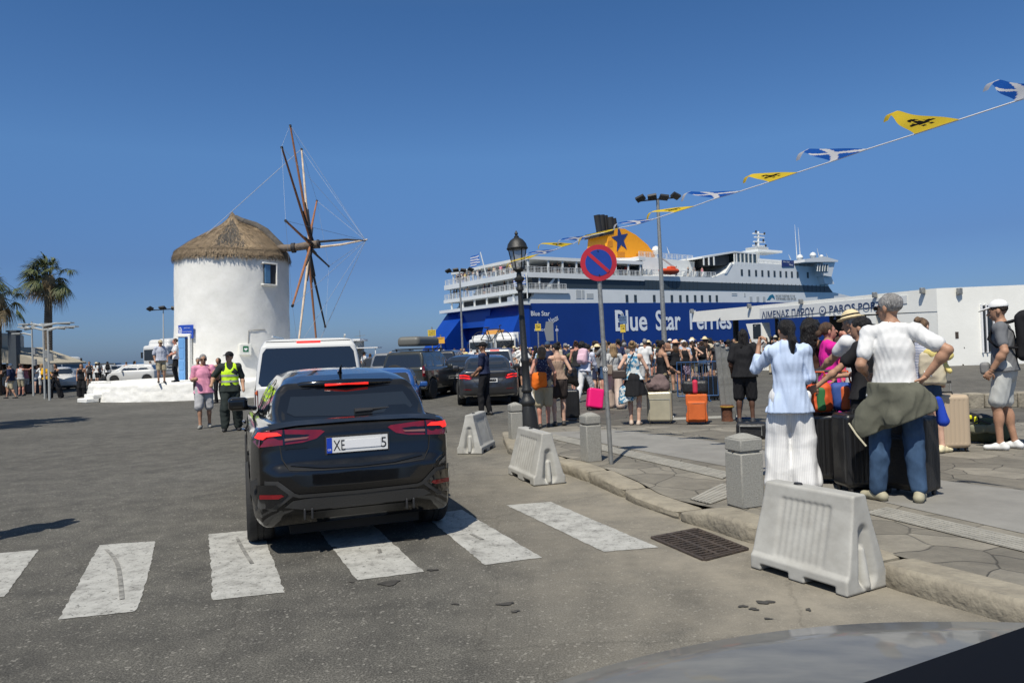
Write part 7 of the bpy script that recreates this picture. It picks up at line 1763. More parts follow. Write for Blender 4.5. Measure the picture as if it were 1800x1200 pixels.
# antenna mast and far kiosk behind the van
am = empty('weather_mast', (at(633, 600, 70).x, 70, 0), 0, 'thin mast with small instruments behind the white van', 'mast'); zt = at(633, 580, 70).z; mb = MB(); mb.cyl((0, 0, 0), (0, 0, zt - 1), .12, .05, 8)
mb.cyl((0, 0, zt - 1), (0, 0, zt), .03, .02, 6); mb.beam((-.5, 0, zt - .6), (.5, 0, zt - .5), .04); mb.build('pole', M_grey, am); mb = MB()
for k in range(4): a = k * 1.57 + .4; mb.beam((-.3, -.1, zt - 1.2), (-.3 + .35 * math.cos(a), -.1, zt - 1.2 + .35 * math.sin(a)), .04)
mb.build('rotor', M_swhite, am)
kk = empty('ticket_booth', (at(620, 600, 46).x, 46, 0), 0, 'small booth with flat pale roof and awning behind the white van', 'booth'); zt = at(620, 598, 46).z
MB().box((-.6, 0, zt / 2), (2.2, 2, zt - .1)).build('wall', mat('booth_wall', (.30, .32, .31), .7), kk); MB().box((-.6, 0, zt), (2.6, 2.4, .12)).build('roof', M_swhite, kk); mb = MB(); mb.box((.9, -.4, zt - .5), (1.7, 1.6, .06)); mb.beam((1.6, -1.1, 0), (1.6, -1.1, zt - .5), .05); mb.build('awning', M_swhite, kk)
# scooters
def scooter(px, py, rz, label, m):
 p = foot(px, py); e = empty('motor_scooter', p, rz, label, 'scooter')
 for x in (-.62, .62):
  w = empty('wheel', (x, 0, .26)); w.parent = e; mb = MB(); mb.lathe([(.15, -.05), (.25, -.045), (.26, 0), (.25, .045), (.15, .05)], 20, Matrix.Rotation(R(90), 4, 'X')); mb.build('tyre', M_tyre, w); mb = MB(); mb.cyl((0, -.03, 0), (0, .03, 0), .15, .15, 12); mb.build('rim', M_grey, w)
 sdf_obj('body', [cone((-.75, 0, .62), (-.1, 0, .58), .10, .14, .05), cone((-.1, 0, .45), (.25, 0, .35), .10, .08, .05), cone((.25, 0, .35), (.50, 0, .85), .10, .09, .06), cone((-.5, 0, .4), (-.2, 0, .35), .1, .1, .05), ell((.66, 0, .50), (.16, .07, .05))], .03, m, e)
 sdf_obj('saddle', [cone((-.7, 0, .76), (-.1, 0, .74), .09, .11, .03, ((0, 0, 1), 1.6))], .03, M_trim, e)
 mb = MB(); mb.tube([(.42, -.32, 1.02), (.50, 0, .98), (.42, .32, 1.02)], .02, 6); mb.cyl((.62, 0, .26), (.50, 0, .95), .025, .025, 6); mb.build('handlebar', M_trim, e)
 sdf_obj('headlamp', [ell((.58, 0, .88), (.06, .08, .07))], .02, M_head, e)
scooter(38, 684, R(20), 'red and white motor scooter parked at the left among the people', paint('red', (.35, .01, .015), 0)); scooter(60, 683, R(160), 'white motor scooter beside the red one at the left', M_wht); scooter(8, 690, R(70), 'dark motor scooter at the left edge behind the man in shorts', paint('black', (.008, .008, .009), .1))
scooter(712, 668, R(110), 'dark scooter behind the spare wheel of the grey SUV', paint('black', (.008, .008, .009), .1))
# ================================================================ the photographer's own car
oc = empty('own_car', (0.9, 1.0, 0), 0, 'dusty grey bonnet of the car the photo is taken from, lower right', 'car')
edge = [(930, 1215), (1100, 1160), (1300, 1118), (1500, 1096), (1700, 1092), (1900, 1098), (2150, 1120)]
rows = []
E = [at(a, b_, 1.25 + .10 * i) for i, (a, b_) in enumerate(edge)]
for k in range(14):
 t = k / 13; rows.append([tuple(Vector((p.x, p.y - 1.0 * t + .0, p.z + .05 * math.sin(t * 2.2) - .02 * t)) - Vector((.9, 1.0, 0))) for p in E])
front = [tuple(Vector((p[0] * 1.02, p[1] + .06, p[2] - .05))) for p in rows[0]]; front2 = [tuple(Vector((p[0] * 1.02, p[1] + .08, p[2] - .5))) for p in rows[0]]
M_own = mat('own_dusty_paint', (.21, .20, .165), .45, coat=.35, spec=.35, vs=2.4, stretch=(1, 3, 1), col2=(.085, .082, .074), det=9, bump=.04, bs=4)
rows2 = []
NSM = 40
def cr(P, u):
 i = min(int(u), len(P) - 2); f__ = u - i; p0, p1, p2, p3 = P[max(0, i - 1)], P[i], P[i + 1], P[min(len(P) - 1, i + 2)]
 p0, p1, p2, p3 = [Vector(q_) for q_ in (p0, p1, p2, p3)]; return .5 * ((2 * p1) + (p2 - p0) * f__ + (2 * p0 - 5 * p1 + 4 * p2 - p3) * f__ ** 2 + (3 * p1 - p0 - 3 * p2 + p3) * f__ ** 3)
for row in [front2, front] + rows: rows2.append([tuple(cr(row, u)) for u in np.linspace(0, len(row) - 1.001, NSM)])
MB().grid(rows2, 0, True).build('bonnet', M_own, oc, 60)
mb = MB(); w = [at(a, b_, Y) - Vector((.9, 1.0, 0)) for a, b_, Y in ((1480, 1212, .62), (1810, 1098, .70), (2100, 1010, .75), (2100, 1300, .5), (1480, 1300, .5))]
mb.prism([(p.x, p.y) for p in w], 0, 0); mb = MB(); mb.add(w, [(0, 1, 2, 3, 4)]); dd = [p + Vector((0, .03, -.12)) for p in w]; mb.add([w[0], w[1], w[2], dd[2], dd[1], dd[0]], [(0, 1, 4, 5), (1, 2, 3, 4)]); mb.build('wiper_cowl', mat('navy_cowl', (.004, .005, .008), .8, spec=.1), oc)
# ================================================================ people near the camera
def BK(px): return -facing(px)
def PP(label, px, py, H, dr, z=0.0, **kw):
 return person(label, foot(px, py, z), BK(px) + R(dr), H, **kw)
def held(name, label, cat, e, group=None):
 o = bpy.data.objects.new(name, None); C.objects.link(o); o.location = e.location; o.rotation_euler = e.rotation_euler; return tag(o, label, cat, group)
c_white = cloth('white', (.70, .70, .69)); c_black = cloth('black', (.016, .016, .018)); c_navy = cloth('navy', (.018, .025, .06)); c_khaki = cloth('khaki', (.42, .36, .24)); c_jean = cloth('denim', (.045, .085, .155), var=.45); c_grey = cloth('grey', (.15, .155, .165)); c_lblue = cloth('pale_blue', (.50, .60, .78)); c_lgrey = cloth('light_grey', (.45, .45, .44)); c_pink = cloth('pink', (.72, .30, .42)); c_mag = cloth('magenta', (.62, .02, .28)); c_beige = cloth('beige', (.60, .48, .40)); c_taupe = cloth('taupe', (.34, .24, .18)); c_dkt = cloth('dark_taupe', (.045, .035, .032)); c_yel = cloth('amber', (.75, .40, .02)); c_mar = cloth('maroon', (.14, .015, .025)); c_green = cloth('police_green', (.028, .036, .034)); c_hiv = mat('hi_vis', (.62, .95, .02), .7, emit=None, var=.1, bump=.2, bs=14); c_ol = cloth('olive_grey', (.115, .115, .088), .5); c_brn = cloth('brown', (.06, .03, .02)); c_coral = cloth('coral', (.75, .08, .15))
def pattern(name, base, spot, scale, thr, kind='NOISE', stripe=None):
 m = mat(name, base, .85, bump=.2, bs=14); n, l, b = tex(m); tc = n.new('ShaderNodeTexCoord')
 if stripe: t = n.new('ShaderNodeTexWave'); t.inputs['Scale'].default_value = scale; t.bands_direction = stripe; t.inputs['Distortion'].default_value = .6
 elif kind == 'NOISE': t = n.new('ShaderNodeTexNoise'); t.inputs['Scale'].default_value = scale; t.inputs['Detail'].default_value = 1
 else: t = n.new('ShaderNodeTexVoronoi'); t.inputs['Scale'].default_value = scale
 l.new(tc.outputs['Object'], t.inputs[0]); cr = n.new('ShaderNodeValToRGB'); cr.color_ramp.interpolation = 'CONSTANT'; l.new(t.outputs[0], cr.inputs[0]); e = cr.color_ramp.elements
 e[0].color = (*spot, 1) if kind == 'DOT' else (*base, 1); e[1].position = thr; e[1].color = (*base, 1) if kind == 'DOT' else (*spot, 1); l.new(cr.outputs[0], b.inputs['Base Color']); return m
c_polka = pattern('navy_polka', (.018, .022, .06), (.55, .55, .55), 34, .20, 'DOT'); c_flor = pattern('floral_blue', (.60, .63, .62), (.06, .22, .36), 16, .52); c_strp = pattern('blue_white_stripe', (.65, .66, .70), (.14, .18, .30), 16, .6, stripe='Z'); c_chk = pattern('brown_check', (.45, .36, .28), (.06, .035, .02), 22, .5, stripe='DIAGONAL'); c_seer = pattern('white_seersucker', (.62, .62, .62), (.74, .74, .73), 20, .5, stripe='X'); c_pstr = pattern('pink_stripe', (.65, .55, .60), (.60, .25, .35), 22, .6, stripe='Z')
M_sneak = mat('white_sneaker', (.72, .72, .70), .6); M_tansh = mat('beige_shoe', (.36, .33, .23), .7); M_sand = mat('sandal', (.04, .035, .03), .6); M_straw = mat('straw_hat', (.68, .56, .33), .8, bump=.5, bs=80)
ZP = .135
# man in white tee shirt with a jacket round his waist
POSEH.clear(); POSEH[1] = (.9, None)
e, J = PP('grey-haired man in white T-shirt and jeans, olive jacket tied round his waist, hand on hip', 1579, 880, 1.84, 0, ZP, skin='tan', top=('tee', c_white, dict(sleeve=.66, loose=.03, neck=.068, hem=-.01, fold=.010)), bottom=('trousers', c_jean, dict(loose=.024, fold=.012)), hair=('short', 'grey'), glasses=1, vox=.0095, shoes=M_tansh,
 head=(-1.0, -.05), hands=[(-.22, .16, 1.06), (.245, -.03, 1.05)], elbow=[(-.25, -1, -.2), (1, -.3, .0)], feet=[(-.15, -.02, .0, -.9), (.16, .0, 0, .15)], build=1.04, hip_shift=.0)
s = J['s']; pl_ = J['pel']
jk = held('tied_jacket', 'olive grey bomber jacket tied round the waist of the white-shirted man', 'jacket', e)
def L(x, y, z): return np.array([x, y, z])
pr = [cone(L(0, 0, 1.07), L(0, -.02, .96), .17, .20, .05, ((0, 1, 0), 1.15)), cone(L(0, -.02, .98), L(.07, -.04, .80), .20, .235, .05, ((0, 1, 0), 1.25)), cone(L(-.06, -.05, .95), L(-.20, -.09, .66), .17, .10, .06, ((0, 1, 0), 1.6)), cone(L(-.18, -.09, .72), L(-.235, -.10, .54), .12, .035, .05, ((0, 1, 0), 1.8)), cone(L(.12, -.04, .95), L(.25, -.03, .80), .14, .12, .06, ((0, 1, 0), 1.3)), cone(L(-.10, -.06, .85), L(-.30, -.06, .68), .12, .06, .05, ((0, 1, 0), 1.8)), folds(.022, .9, 3, .6), half((0, 0, 1.06), (0, 0, 1), 'i', .01), half(L(.05, 0, .70), (.42, 0, -1), 'i', .01)]
jb = sdf_obj('cloth', pr, .0105, c_ol, jk)
sdf_obj('blue_lining', [cone(L(.345, .0, .90), L(.375, .01, .72), .035, .05, .02), folds(.01, 1, 5)], .012, cloth('royal_blue', (.02, .06, .42)), jk)
MB().tube([(-.37, -.13, .70), (-.31, -.15, .60), (-.235, -.155, .50)], .008, 5).build('zip', mat('pale_zip', (.6, .55, .4), .4), jk)
MB().tube([tuple(J['wr1'] + nrm(J['wr1'] - J['el1']) * -.01 + np.cross(nrm(J['wr1'] - J['el1']), [np.cos(a), np.sin(a), .3]) * .033) for a in np.linspace(0, 6.28, 13)], .005, 5).build('bracelet', M_swhite, e)
# woman in pale blue shirt
POSEH.clear(); POSEH[0] = (1.1, None)
e, J = PP('woman in pale blue shirt and wide white trousers holding up a phone, back to camera', 1392, 860, 1.66, 4, ZP, sex='f', skin='tan', top=('shirt', c_lblue, dict(sleeve=1.45, loose=.04, hem=-.10, neck=.06, fold=.012)), bottom=('trousers', c_seer, dict(loose=.035, flare=.055, fold=.014, len=1.99)), hair=('pony', 'black'), vox=.0098, shoes=M_sneak,
 head=(-.35, .05), hands=[(-.27, .24, 1.46), (.10, .26, 1.15)], elbow=[(-.35, -.1, -1), (.25, -.3, -1)], feet=[(-.13, .02, 0), (.14, -.03, 0, .4)], build=1.06)
ph = held('phone', 'black phone held up by the woman in the pale blue shirt', 'phone', e); w = J['wr0'] + L(0, .0, .13); mb = MB(); mb.box((w[0] - .01, w[1] + .03, w[2] + .03), (.078, .012, .155), None); bev(mb.build('case', M_gloss, ph), .006); MB().lathe([(.008, 0), (.008, .004)], 10, Matrix.Translation((w[0] - .025, w[1] + .022, w[2] + .09)) @ Matrix.Rotation(R(90), 4, 'X')).build('camera_lens', M_grey, ph)
# woman in black tee, profile, sunglasses at her neck
POSEH.clear()
e, J = PP('dark-haired woman in black T-shirt seen in profile between the suitcases and the white-shirted man', 1528, 858, 1.66, 78, ZP, sex='f', skin='tan', top=('tee', c_black, dict(sleeve=.6, loose=.025, neck=.085)), bottom=('trousers', c_black, dict(loose=.03, flare=.03)), hair=('lowbun', 'black'), vox=.011, head=(0, -.05), hands=[(-.22, .42, 1.02), (.20, .30, 1.12)], elbow=[(-.5, -.8, -.3), (.4, -1, -.3)])
sg = MB(); q = J['chest'] + J['fw'] * .135 + J['up'] * .02
for g in (-1, 1): sg.tube([tuple(q + J['rt'] * g * .022 + np.array([0, .0, -.05 + 0]) + (J['rt'] * math.cos(a) * .018 + J['up'] * math.sin(a) * .022)) for a in np.linspace(0, 6.28, 11)], .0035, 4)
sg.build('hanging_glasses', M_swhite, e); MB().tube([tuple(J['neck'] + J['fw'] * .07 * math.cos(a) + J['rt'] * .07 * math.sin(a) - J['up'] * (.03 + .05 * math.cos(a))) for a in np.linspace(-2.2, 2.2, 15)], .004, 4).build('necklace', mat('gold', (.6, .42, .15), .3, 1), e)
# man with the straw hat reaching to the trolley handle
POSEH[0] = (1.4, None)
e, J = PP('man in straw fedora and white T-shirt reaching out to a suitcase handle', 1522, 832, 1.74, 62, ZP, skin='tan', top=('tee', c_white, dict(sleeve=.55, loose=.025)), bottom=('trousers', c_navy), hair=('short', 'grey'), hat=('fedora', M_straw, c_black), vox=.0115, head=(.1, -.1), lean=.10, hands=[(.0, .52, 1.10), (.22, .2, 1.0)], elbow=[(-.5, -.2, -1), (.5, -1, -.3)])
# magenta woman with hands at her face
POSEH.clear(); POSEH[0] = POSEH[1] = (.35, None)
e, J = PP('woman in magenta dress holding both hands to her face', 1462, 800, 1.66, -72, ZP, sex='f', skin='red', top=('tee', c_mag, dict(sleeve=.35, loose=.03, hem=-.02)), bottom=('dress', c_mag, dict(len=1.2, flare=.03)), hair=('lowbun', 'brown'), vox=.0115, head=(0, .15), hands=[(-.07, .20, 1.53), (.07, .21, 1.53)], elbow=[(-.6, .3, -1), (.6, .3, -1)])
e, J = PP('woman with coral pink top half hidden behind the woman in magenta', 1483, 770, 1.62, -100, 0.0, sex='f', skin='red', top=('tee', c_coral, dict(sleeve=.6)), bottom=('trousers', c_black), hair=('long', 'brown'), vox=.016)
# woman with long curly hair, dark halter
e, J = PP('woman with long black curly hair and dark halter top behind the suitcases', 1436, 795, 1.70, -45, ZP, sex='f', skin='brown', top=('tank', c_brn, dict(loose=.015, hem=.1)), bottom=('trousers', c_black), hair=('wild', 'black'), vox=.0125, head=(0, 0), hands=[(-.3, .3, 1.15), (.25, .2, 1.05)])
# man in black with dreadlocks
e, J = PP('man in black T-shirt and shorts with shoulder-length dreadlocks, back to camera', 1312, 744, 1.82, 0, ZP - .13, skin='dark', top=('tee', c_black, dict(sleeve=.8, loose=.05, hem=-.03)), bottom=('shorts', c_black, dict(loose=.05, len=.98)), hair=('dreads', 'black'), vox=.013, feet=[(-.12, 0, 0), (.12, .03, 0)], build=1.08, hands=[None, (.28, .15, 1.0)])
# man with white cap and backpack in profile
POSEH.clear(); POSEH[0] = (1.1, None); POSEH[1] = (1.1, None)
e, J = PP('muscular man in grey shirt, pale shorts and white cap with a black backpack', 1772, 790, 1.86, 84, ZP, skin='tan', top=('tee', c_grey, dict(sleeve=.62, loose=.02, hem=.03)), bottom=('shorts', cloth('stone', (.50, .51, .49)), dict(loose=.028, len=.82)), hair=('buzz', 'dark'), hat=('cap', cloth('white_cap', (.74, .74, .73), .1, .04)), vox=.0105, shoes=M_sneak, head=(0, -.12), hands=[(-.26, .10, .93), (.25, .08, .95)], elbow=[(-.6, -1, -.2), (.5, -1, -.3)], feet=[(-.10, .06, 0), (.13, -.06, 0)], build=1.1, lean=.03)
MB().tube([tuple(J['wr0'] - nrm(J['wr0'] - J['el0']) * .02 + np.cross(nrm(J['wr0'] - J['el0']), [np.cos(a), np.sin(a), .3]) * .034) for a in np.linspace(0, 6.28, 13)], .009, 5).build('wristwatch', M_trim, e)
def backpack(e, J, label, m, w=.15, d=.10, h=.24, low=0.0, cat='backpack', vox=.014, straps=True):
 b = held('backpack', label, cat, e); up, fw, rt = J['up'], J['fw'], J['rt']; c = (J['chest'] + J['shb']) / 2 - fw * (.13 + d) * J['s'] - up * (.06 + low)
 Rm = np.stack([rt, fw, up], 1)
 sdf_obj('pack', [rbox(c, (w, d, h), .07, Rm, .03), rbox(c - fw * d * .9 - up * h * .3, (w * .75, d * .45, h * .45), .04, Rm, .03), ell(c + up * h * .85, (w * .9, d * .8, h * .25), Rm, .04), folds(.006, 1, 7)], vox, m, b)
 if straps:
  mb = MB()
  for g in (0, 1):
   sh = J['sh%d' % g] * .68 + J['neck'] * .32 - up * .05; sd_ = rt * (.12 if g else -.12)
   mb.tube([tuple(q) for q in (c + up * h * .8 + sd_ * .6, sh + up * .085 - fw * .03, sh + up * .05 + fw * .08, J['chest'] + sd_ + fw * .135, J['chest'] + sd_ * 1.25 + fw * .05 - up * .10, c - up * h * .5 + sd_)], .017, 6)
  mb.build('shoulder_strap', m, b, 180)
 return b
backpack(e, J, 'large black backpack worn by the man in the white cap', c_black, .17, .14, .30)
bag = held('waist_bag', 'small grey waist bag hanging in front of the man in the white cap', 'bag', e); q = J['pel'] + J['fw'] * .20 + J['up'] * .02 - J['rt'] * .05; sdf_obj('pouch', [rbox(q, (.10, .05, .075), .035, np.stack([J['rt'], J['fw'], J['up']], 1)), folds(.004, 1, 1)], .012, mat('grey_pouch', (.20, .20, .20), .6, bump=.2), bag)
# woman with tote, mostly behind the white-shirted man
e, J = PP('woman with bun hair and yellow-white trainers half hidden behind the white-shirted man', 1650, 795, 1.68, -30, ZP, sex='f', skin='fair', top=('tee', c_strp, dict(sleeve=.5)), bottom=('shorts', c_jean, dict(len=.45)), hair=('bun', 'light brown'), vox=.013, shoes=mat('yellow_trainer', (.70, .62, .40), .6), hip_shift=-.05, feet=[(-.26, 0, 0), (.05, .0, 0)])
tb = held('tote_bag', 'cream cotton tote bag with yellow cloth on top, right of the white-shirted man', 'tote bag', e)
sdf_obj('bag', [rbox((.03, -.10, 1.05), (.15, .07, .21), .05, None), folds(.012, .8, 4)], .014, cloth('cream', (.62, .55, .40)), tb); sdf_obj('yellow_cloth', [cone((-.02, -.10, 1.24), (.24, -.12, 1.20), .05, .06, .03), cone((.10, -.10, 1.22), (.22, -.10, 1.02), .05, .03, .03), folds(.014, 1, 8)], .014, cloth('pale_yellow', (.75, .62, .22)), tb)
# ---- the row at the near edge of the crowd
e, J = PP('blonde woman in blue floral top and black wrap, resting her hand on a taupe bag', 1112, 747, 1.68, -8, 0, sex='f', skin='fair', top=('tank', c_flor, dict(loose=.02, hem=.05)), bottom=('skirt', c_black, dict(len=.72, flare=.05, loose=.04)), hair=('bun', 'blonde'), vox=.0135, hands=[(-.24, .06, 1.02), (.27, .25, 1.04)], elbow=[(-.5, -1, -.3), (.5, -1, -.3)], build=1.12, feet=[(-.03, .05, 0), (.14, -.05, 0)], shoes=mat('pale_sandal', (.5, .4, .32), .7))
sdf_obj('floral_hem', [cone((-.06, 0, .66), (-.08, 0, .50), .18, .20, .04, ((0, 1, 0), 1.15)), half((0, 0, .50), (.3, 0, -1)), folds(.022, 1.1, 3)], .016, c_flor, e)
sb_ = held('shoulder_bag', 'brown shoulder bag across the back of the blonde woman in floral top', 'bag', e); sdf_obj('bag', [rbox((-.21, -.14, 1.03), (.14, .04, .085), .03)], .014, mat('brown_leather', (.05, .035, .028), .5), sb_); MB().tube([(-.1, -.16, 1.10), (.0, -.15, 1.30), (.08, -.08, 1.44), (.10, .04, 1.44)], .01, 5).build('strap', mat('brown_leather'), sb_)
e, J = PP('dark-haired woman in strapless black top looking right, behind the champagne suitcase', 1166, 735, 1.68, -60, 0, sex='f', skin='tan', top=('strapless', c_black, dict(loose=.015)), bottom=('shorts', pattern('striped_shorts', (.35, .28, .16), (.04, .03, .02), 22, .5, stripe='X'), dict(len=.7)), hair=('bun', 'black'), vox=.0135, hands=[(-.2, .25, 1.0), (.22, .25, 1.02)], shoes=M_sneak)
e, J = PP('dark-haired woman in tan strappy top and black shorts with a shoulder bag, back to camera', 982, 748, 1.70, 6, 0, sex='f', skin='fair', top=('strapless', c_taupe, dict(loose=.012, hem=.08)), bottom=('shorts', c_dkt, dict(len=.62, loose=.05, waist=.14)), hair=('bun', 'black'), vox=.0135, head=(-.7, -.25), hands=[(-.25, .02, .92), (.24, .1, 1.0)], feet=[(-.08, -.06, 0), (.12, .03, 0)], shoes=M_sand)
mb = MB()
for x in (-.06, .05): mb.tube([tuple(J['chest'] + J['rt'] * x + J['up'] * .07 - J['fw'] * .115), tuple(J['shb'] + J['rt'] * x - J['fw'] * .09), tuple(J['shb'] + J['rt'] * x * 1.3 + J['up'] * .06)], .004, 4)
mb.build('top_straps', c_taupe, e)
hb = held('handbag', 'large black leather handbag on the shoulder of the woman in the tan top', 'bag', e); sdf_obj('bag', [rbox((.30, .05, 1.02), (.13, .09, .17), .06), cone((.28, .05, 1.0), (.40, .08, .84), .10, .06, .05), folds(.01, 1, 2)], .015, mat('black_leather', (.015, .013, .012), .35, bump=.2), hb); MB().tube([(.22, .05, 1.15), (.17, .02, 1.46), (.20, .1, 1.47), (.36, .07, 1.15)], .009, 5).build('strap', mat('black_leather'), hb)
e, J = PP('woman in navy polka-dot top and khaki shorts beside the lamp post, back to camera', 957, 752, 1.64, 4, 0, sex='f', skin='red', top=('tank', c_polka, dict(loose=.03, hem=-.02)), bottom=('shorts', c_khaki, dict(len=.92, loose=.045)), hair=('bob', 'light brown'), vox=.0135, hands=[(-.26, .04, .95), (.26, .06, .95)], build=1.1, feet=[(-.09, -.03, 0), (.09, .03, 0)], shoes=M_sand)
ob = held('drawstring_bag', 'bright orange drawstring bag on the back of the woman in polka dots', 'bag', e); sdf_obj('bag', [rbox((-.08, -.20, .98), (.15, .06, .15), .06, None, .03), cone((-.1, -.2, 1.0), (-.16, -.2, .84), .12, .06, .04), folds(.01, .9, 4)], .013, cloth('orange', (.80, .17, .02)), ob)
pb = held('plastic_bag', 'white plastic bag in the left hand of the woman in polka dots', 'bag', e); sdf_obj('bag', [cone(J['wr0'] + L(0, 0, -.12), J['wr0'] + L(0, 0, -.34), .03, .085, .03), folds(.014, 1.3, 4)], .013, c_white, pb)
e, J = PP('man in pale striped shirt and white trousers bending right with a pink pack', 1030, 706, 1.76, -30, 0, skin='tan', top=('shirt', cloth('pale_stripe', (.55, .57, .66)), dict(sleeve=1.8)), bottom=('trousers', c_white, dict(flare=.01)), hair=('short', 'black'), vox=.017, lean=.32, feet=[(-.10, -.3, 0), (.1, .3, 0)], hands=[(-.2, .35, .95), (.2, .35, 1.0)], shoes=M_sneak)
backpack(e, J, 'pink striped backpack of the bending man in white trousers', c_pstr, .15, .10, .22, vox=.018)
e, J = PP('blonde woman in grey T-shirt and loose beige trousers pulling the pink suitcase', 1080, 718, 1.68, 12, 0, sex='f', skin='fair', top=('tee', c_lgrey, dict(sleeve=.6, loose=.03)), bottom=('trousers', c_beige, dict(loose=.04, flare=.05)), hair=('long', 'blonde'), vox=.0145, feet=[(-.06, .22, 0), (.12, -.22, 0)], hands=[(-.27, -.02, .98), (.28, .1, 1.05)])
cb = held('woven_bag', 'brown and white checked bag slung on the woman in beige trousers', 'bag', e); sdf_obj('bag', [rbox((-.17, -.16, 1.0), (.13, .05, .13), .04)], .015, c_chk, cb); MB().tube([(-.14, -.15, 1.12), (.02, -.13, 1.32), (.12, -.04, 1.47)], .009, 5).build('strap', M_sand, cb)
e, J = PP('man in black T-shirt and white shorts standing left of the sign pole', 1048, 690, 1.80, 10, 0, skin='tan', top=('tee', c_black, dict(sleeve=.7, loose=.04)), bottom=('shorts', c_white, dict(len=.85, loose=.04)), hair=('short', 'dark'), vox=.017, build=1.1)
backpack(e, J, 'white backpack straps of the man in black by the sign pole', c_white, .10, .05, .2, vox=.02)
e, J = PP('woman dressed all in white with a crossbody bag right of the saloon car', 905, 662, 1.70, 175, 0, sex='f', skin='tan', top=('shirt', c_white, dict(sleeve=1.6, hem=-.08, loose=.05)), bottom=('trousers', c_white, dict(flare=.06)), hair=('long', 'dark'), vox=.019)
e, J = PP('woman in peach sun hat raising her arm behind the blue crowd barrier', 1190, 690, 1.70, 20, 0, sex='f', skin='tan', top=('tank', c_black), bottom=('shorts', c_black, dict(len=.5)), hair=('long', 'brown'), hat=('sunhat', cloth('peach', (.75, .42, .28))), vox=.018, hands=[(-.3, .1, 1.5), None])
e, J = PP('woman in black tank top behind the blue crowd barrier', 1206, 688, 1.66, 0, 0, sex='f', skin='fair', top=('tank', c_black), bottom=('skirt', pattern('floral_dark', (.10, .06, .09), (.4, .3, .35), 18, .55), dict(len=.8)), hair=('bun', 'light brown'), vox=.018)
e, J = PP('woman in white cap and black top behind the blue crowd barrier', 1219, 686, 1.72, 12, 0, sex='f', skin='fair', top=('tank', c_black), bottom=('shorts', c_khaki, dict(len=.6)), hair=('pony', 'brown'), hat=('cap', c_white), vox=.018, hands=[(-.35, .1, 1.1), (.3, .1, 1.2)])
e, J = PP('woman with black rucksack among the crowd left of the galvanised posts', 1236, 684, 1.66, 0, 0, sex='f', skin='fair', top=('tank', c_white), bottom=('shorts', c_black, dict(len=.6)), hair=('bun', 'brown'), vox=.018)
backpack(e, J, 'black rucksack worn just left of the galvanised posts', c_black, .14, .10, .22, vox=.02)
e, J = PP('man in dark grey T-shirt and white cap with grey rucksack, right of the tall mast', 1180, 672, 1.80, 0, 0, skin='tan', top=('tee', cloth('charcoal', (.05, .05, .055))), bottom=('shorts', c_black), hair=('short', 'dark'), hat=('cap', c_white), vox=.02)
backpack(e, J, 'grey rucksack worn right of the tall grey mast', c_lgrey, .14, .10, .22, vox=.022)
e, J = PP('bald man in dark polo with his hand at his head under the letters Blue', 1100, 668, 1.84, 30, 0, skin='red', top=('tee', c_black, dict(sleeve=.7)), bottom=('trousers', c_navy), hair=('bald', 'dark'), vox=.02, hands=[(-.12, .2, 1.6), None])
e, J = PP('woman in straw hat with a dark cardigan right of the sign pole', 1078, 676, 1.66, 20, 0, sex='f', skin='tan', top=('tee', c_black), bottom=('trousers', c_black), hair=('long', 'blonde'), hat=('sunhat', mat('old_straw', (.40, .30, .17), .8)), vox=.02)
e, J = PP('man in blue denim cap and dark shirt beyond the woman in polka dots', 966, 706, 1.78, 0, 0, skin='tan', top=('tee', c_navy, dict(sleeve=.7)), bottom=('trousers', c_navy), hair=('short', 'light brown'), hat=('cap', c_jean), vox=.017)
# ---- guard, officer and pink-shirted man
POSEH.clear()
e, J = PP('man in black uniform and cap standing behind the graphite saloon', 853, 730, 1.80, 70, 0, skin='brown', top=('tee', c_navy, dict(sleeve=.72, loose=.015, hem=.1)), bottom=('trousers', c_black, dict(loose=.02)), hair=('buzz', 'black'), hat=('cap', c_black), vox=.0135, head=(.2, -.1), hands=[(-.13, .22, .98), (.13, .22, .98)], feet=[(-.1, .05, 0), (.1, -.08, 0)], shoes=M_trim, build=1.04)
POSEH[0] = (.8, None)
e, J = PP('grey-haired man in pink T-shirt, pale shorts and sunglasses walking towards the camera', 361, 752, 1.74, 176, 0, skin='tan', top=('tee', c_pink, dict(sleeve=.85, loose=.035, hem=-.06)), bottom=('shorts', cloth('pale_shorts', (.42, .42, .43)), dict(len=.95, loose=.04)), hair=('short', 'grey'), glasses=1, vox=.0115, head=(-.1, -.08), hands=[(-.30, .24, 1.26), (.17, .20, 1.16)], elbow=[(-.5, -.3, -1), (.4, -.8, -.6)], feet=[(-.09, -.10, 0), (.10, .12, 0)], build=1.1, shoes=mat('grey_trainer', (.25, .25, .23), .7))
e, J = PP('officer in yellow high-visibility vest, dark uniform and black cap, reaching to the man in pink', 408, 757, 1.76, 180, 0, skin='tan', top=('tee', c_green, dict(sleeve=.8, loose=.03, hem=-.02)), bottom=('trousers', c_green, dict(loose=.035, fold=.016)), hair=('buzz', 'black'), hat=('cap', c_black), vox=.0115, head=(.55, .05), hands=[(-.27, .06, .93), (.38, .16, 1.04)], elbow=[(-.3, -1, -.2), (.5, -.8, -.4)], build=1.15, feet=[(-.13, -.04, 0), (.15, .06, 0)], shoes=M_trim)
vs = held('safety_vest', 'yellow high-visibility vest with grey bands worn by the officer', 'vest', e)
up, fw, rt = J['up'], J['fw'], J['rt']; s = J['s']; sq = (fw, 1.28)
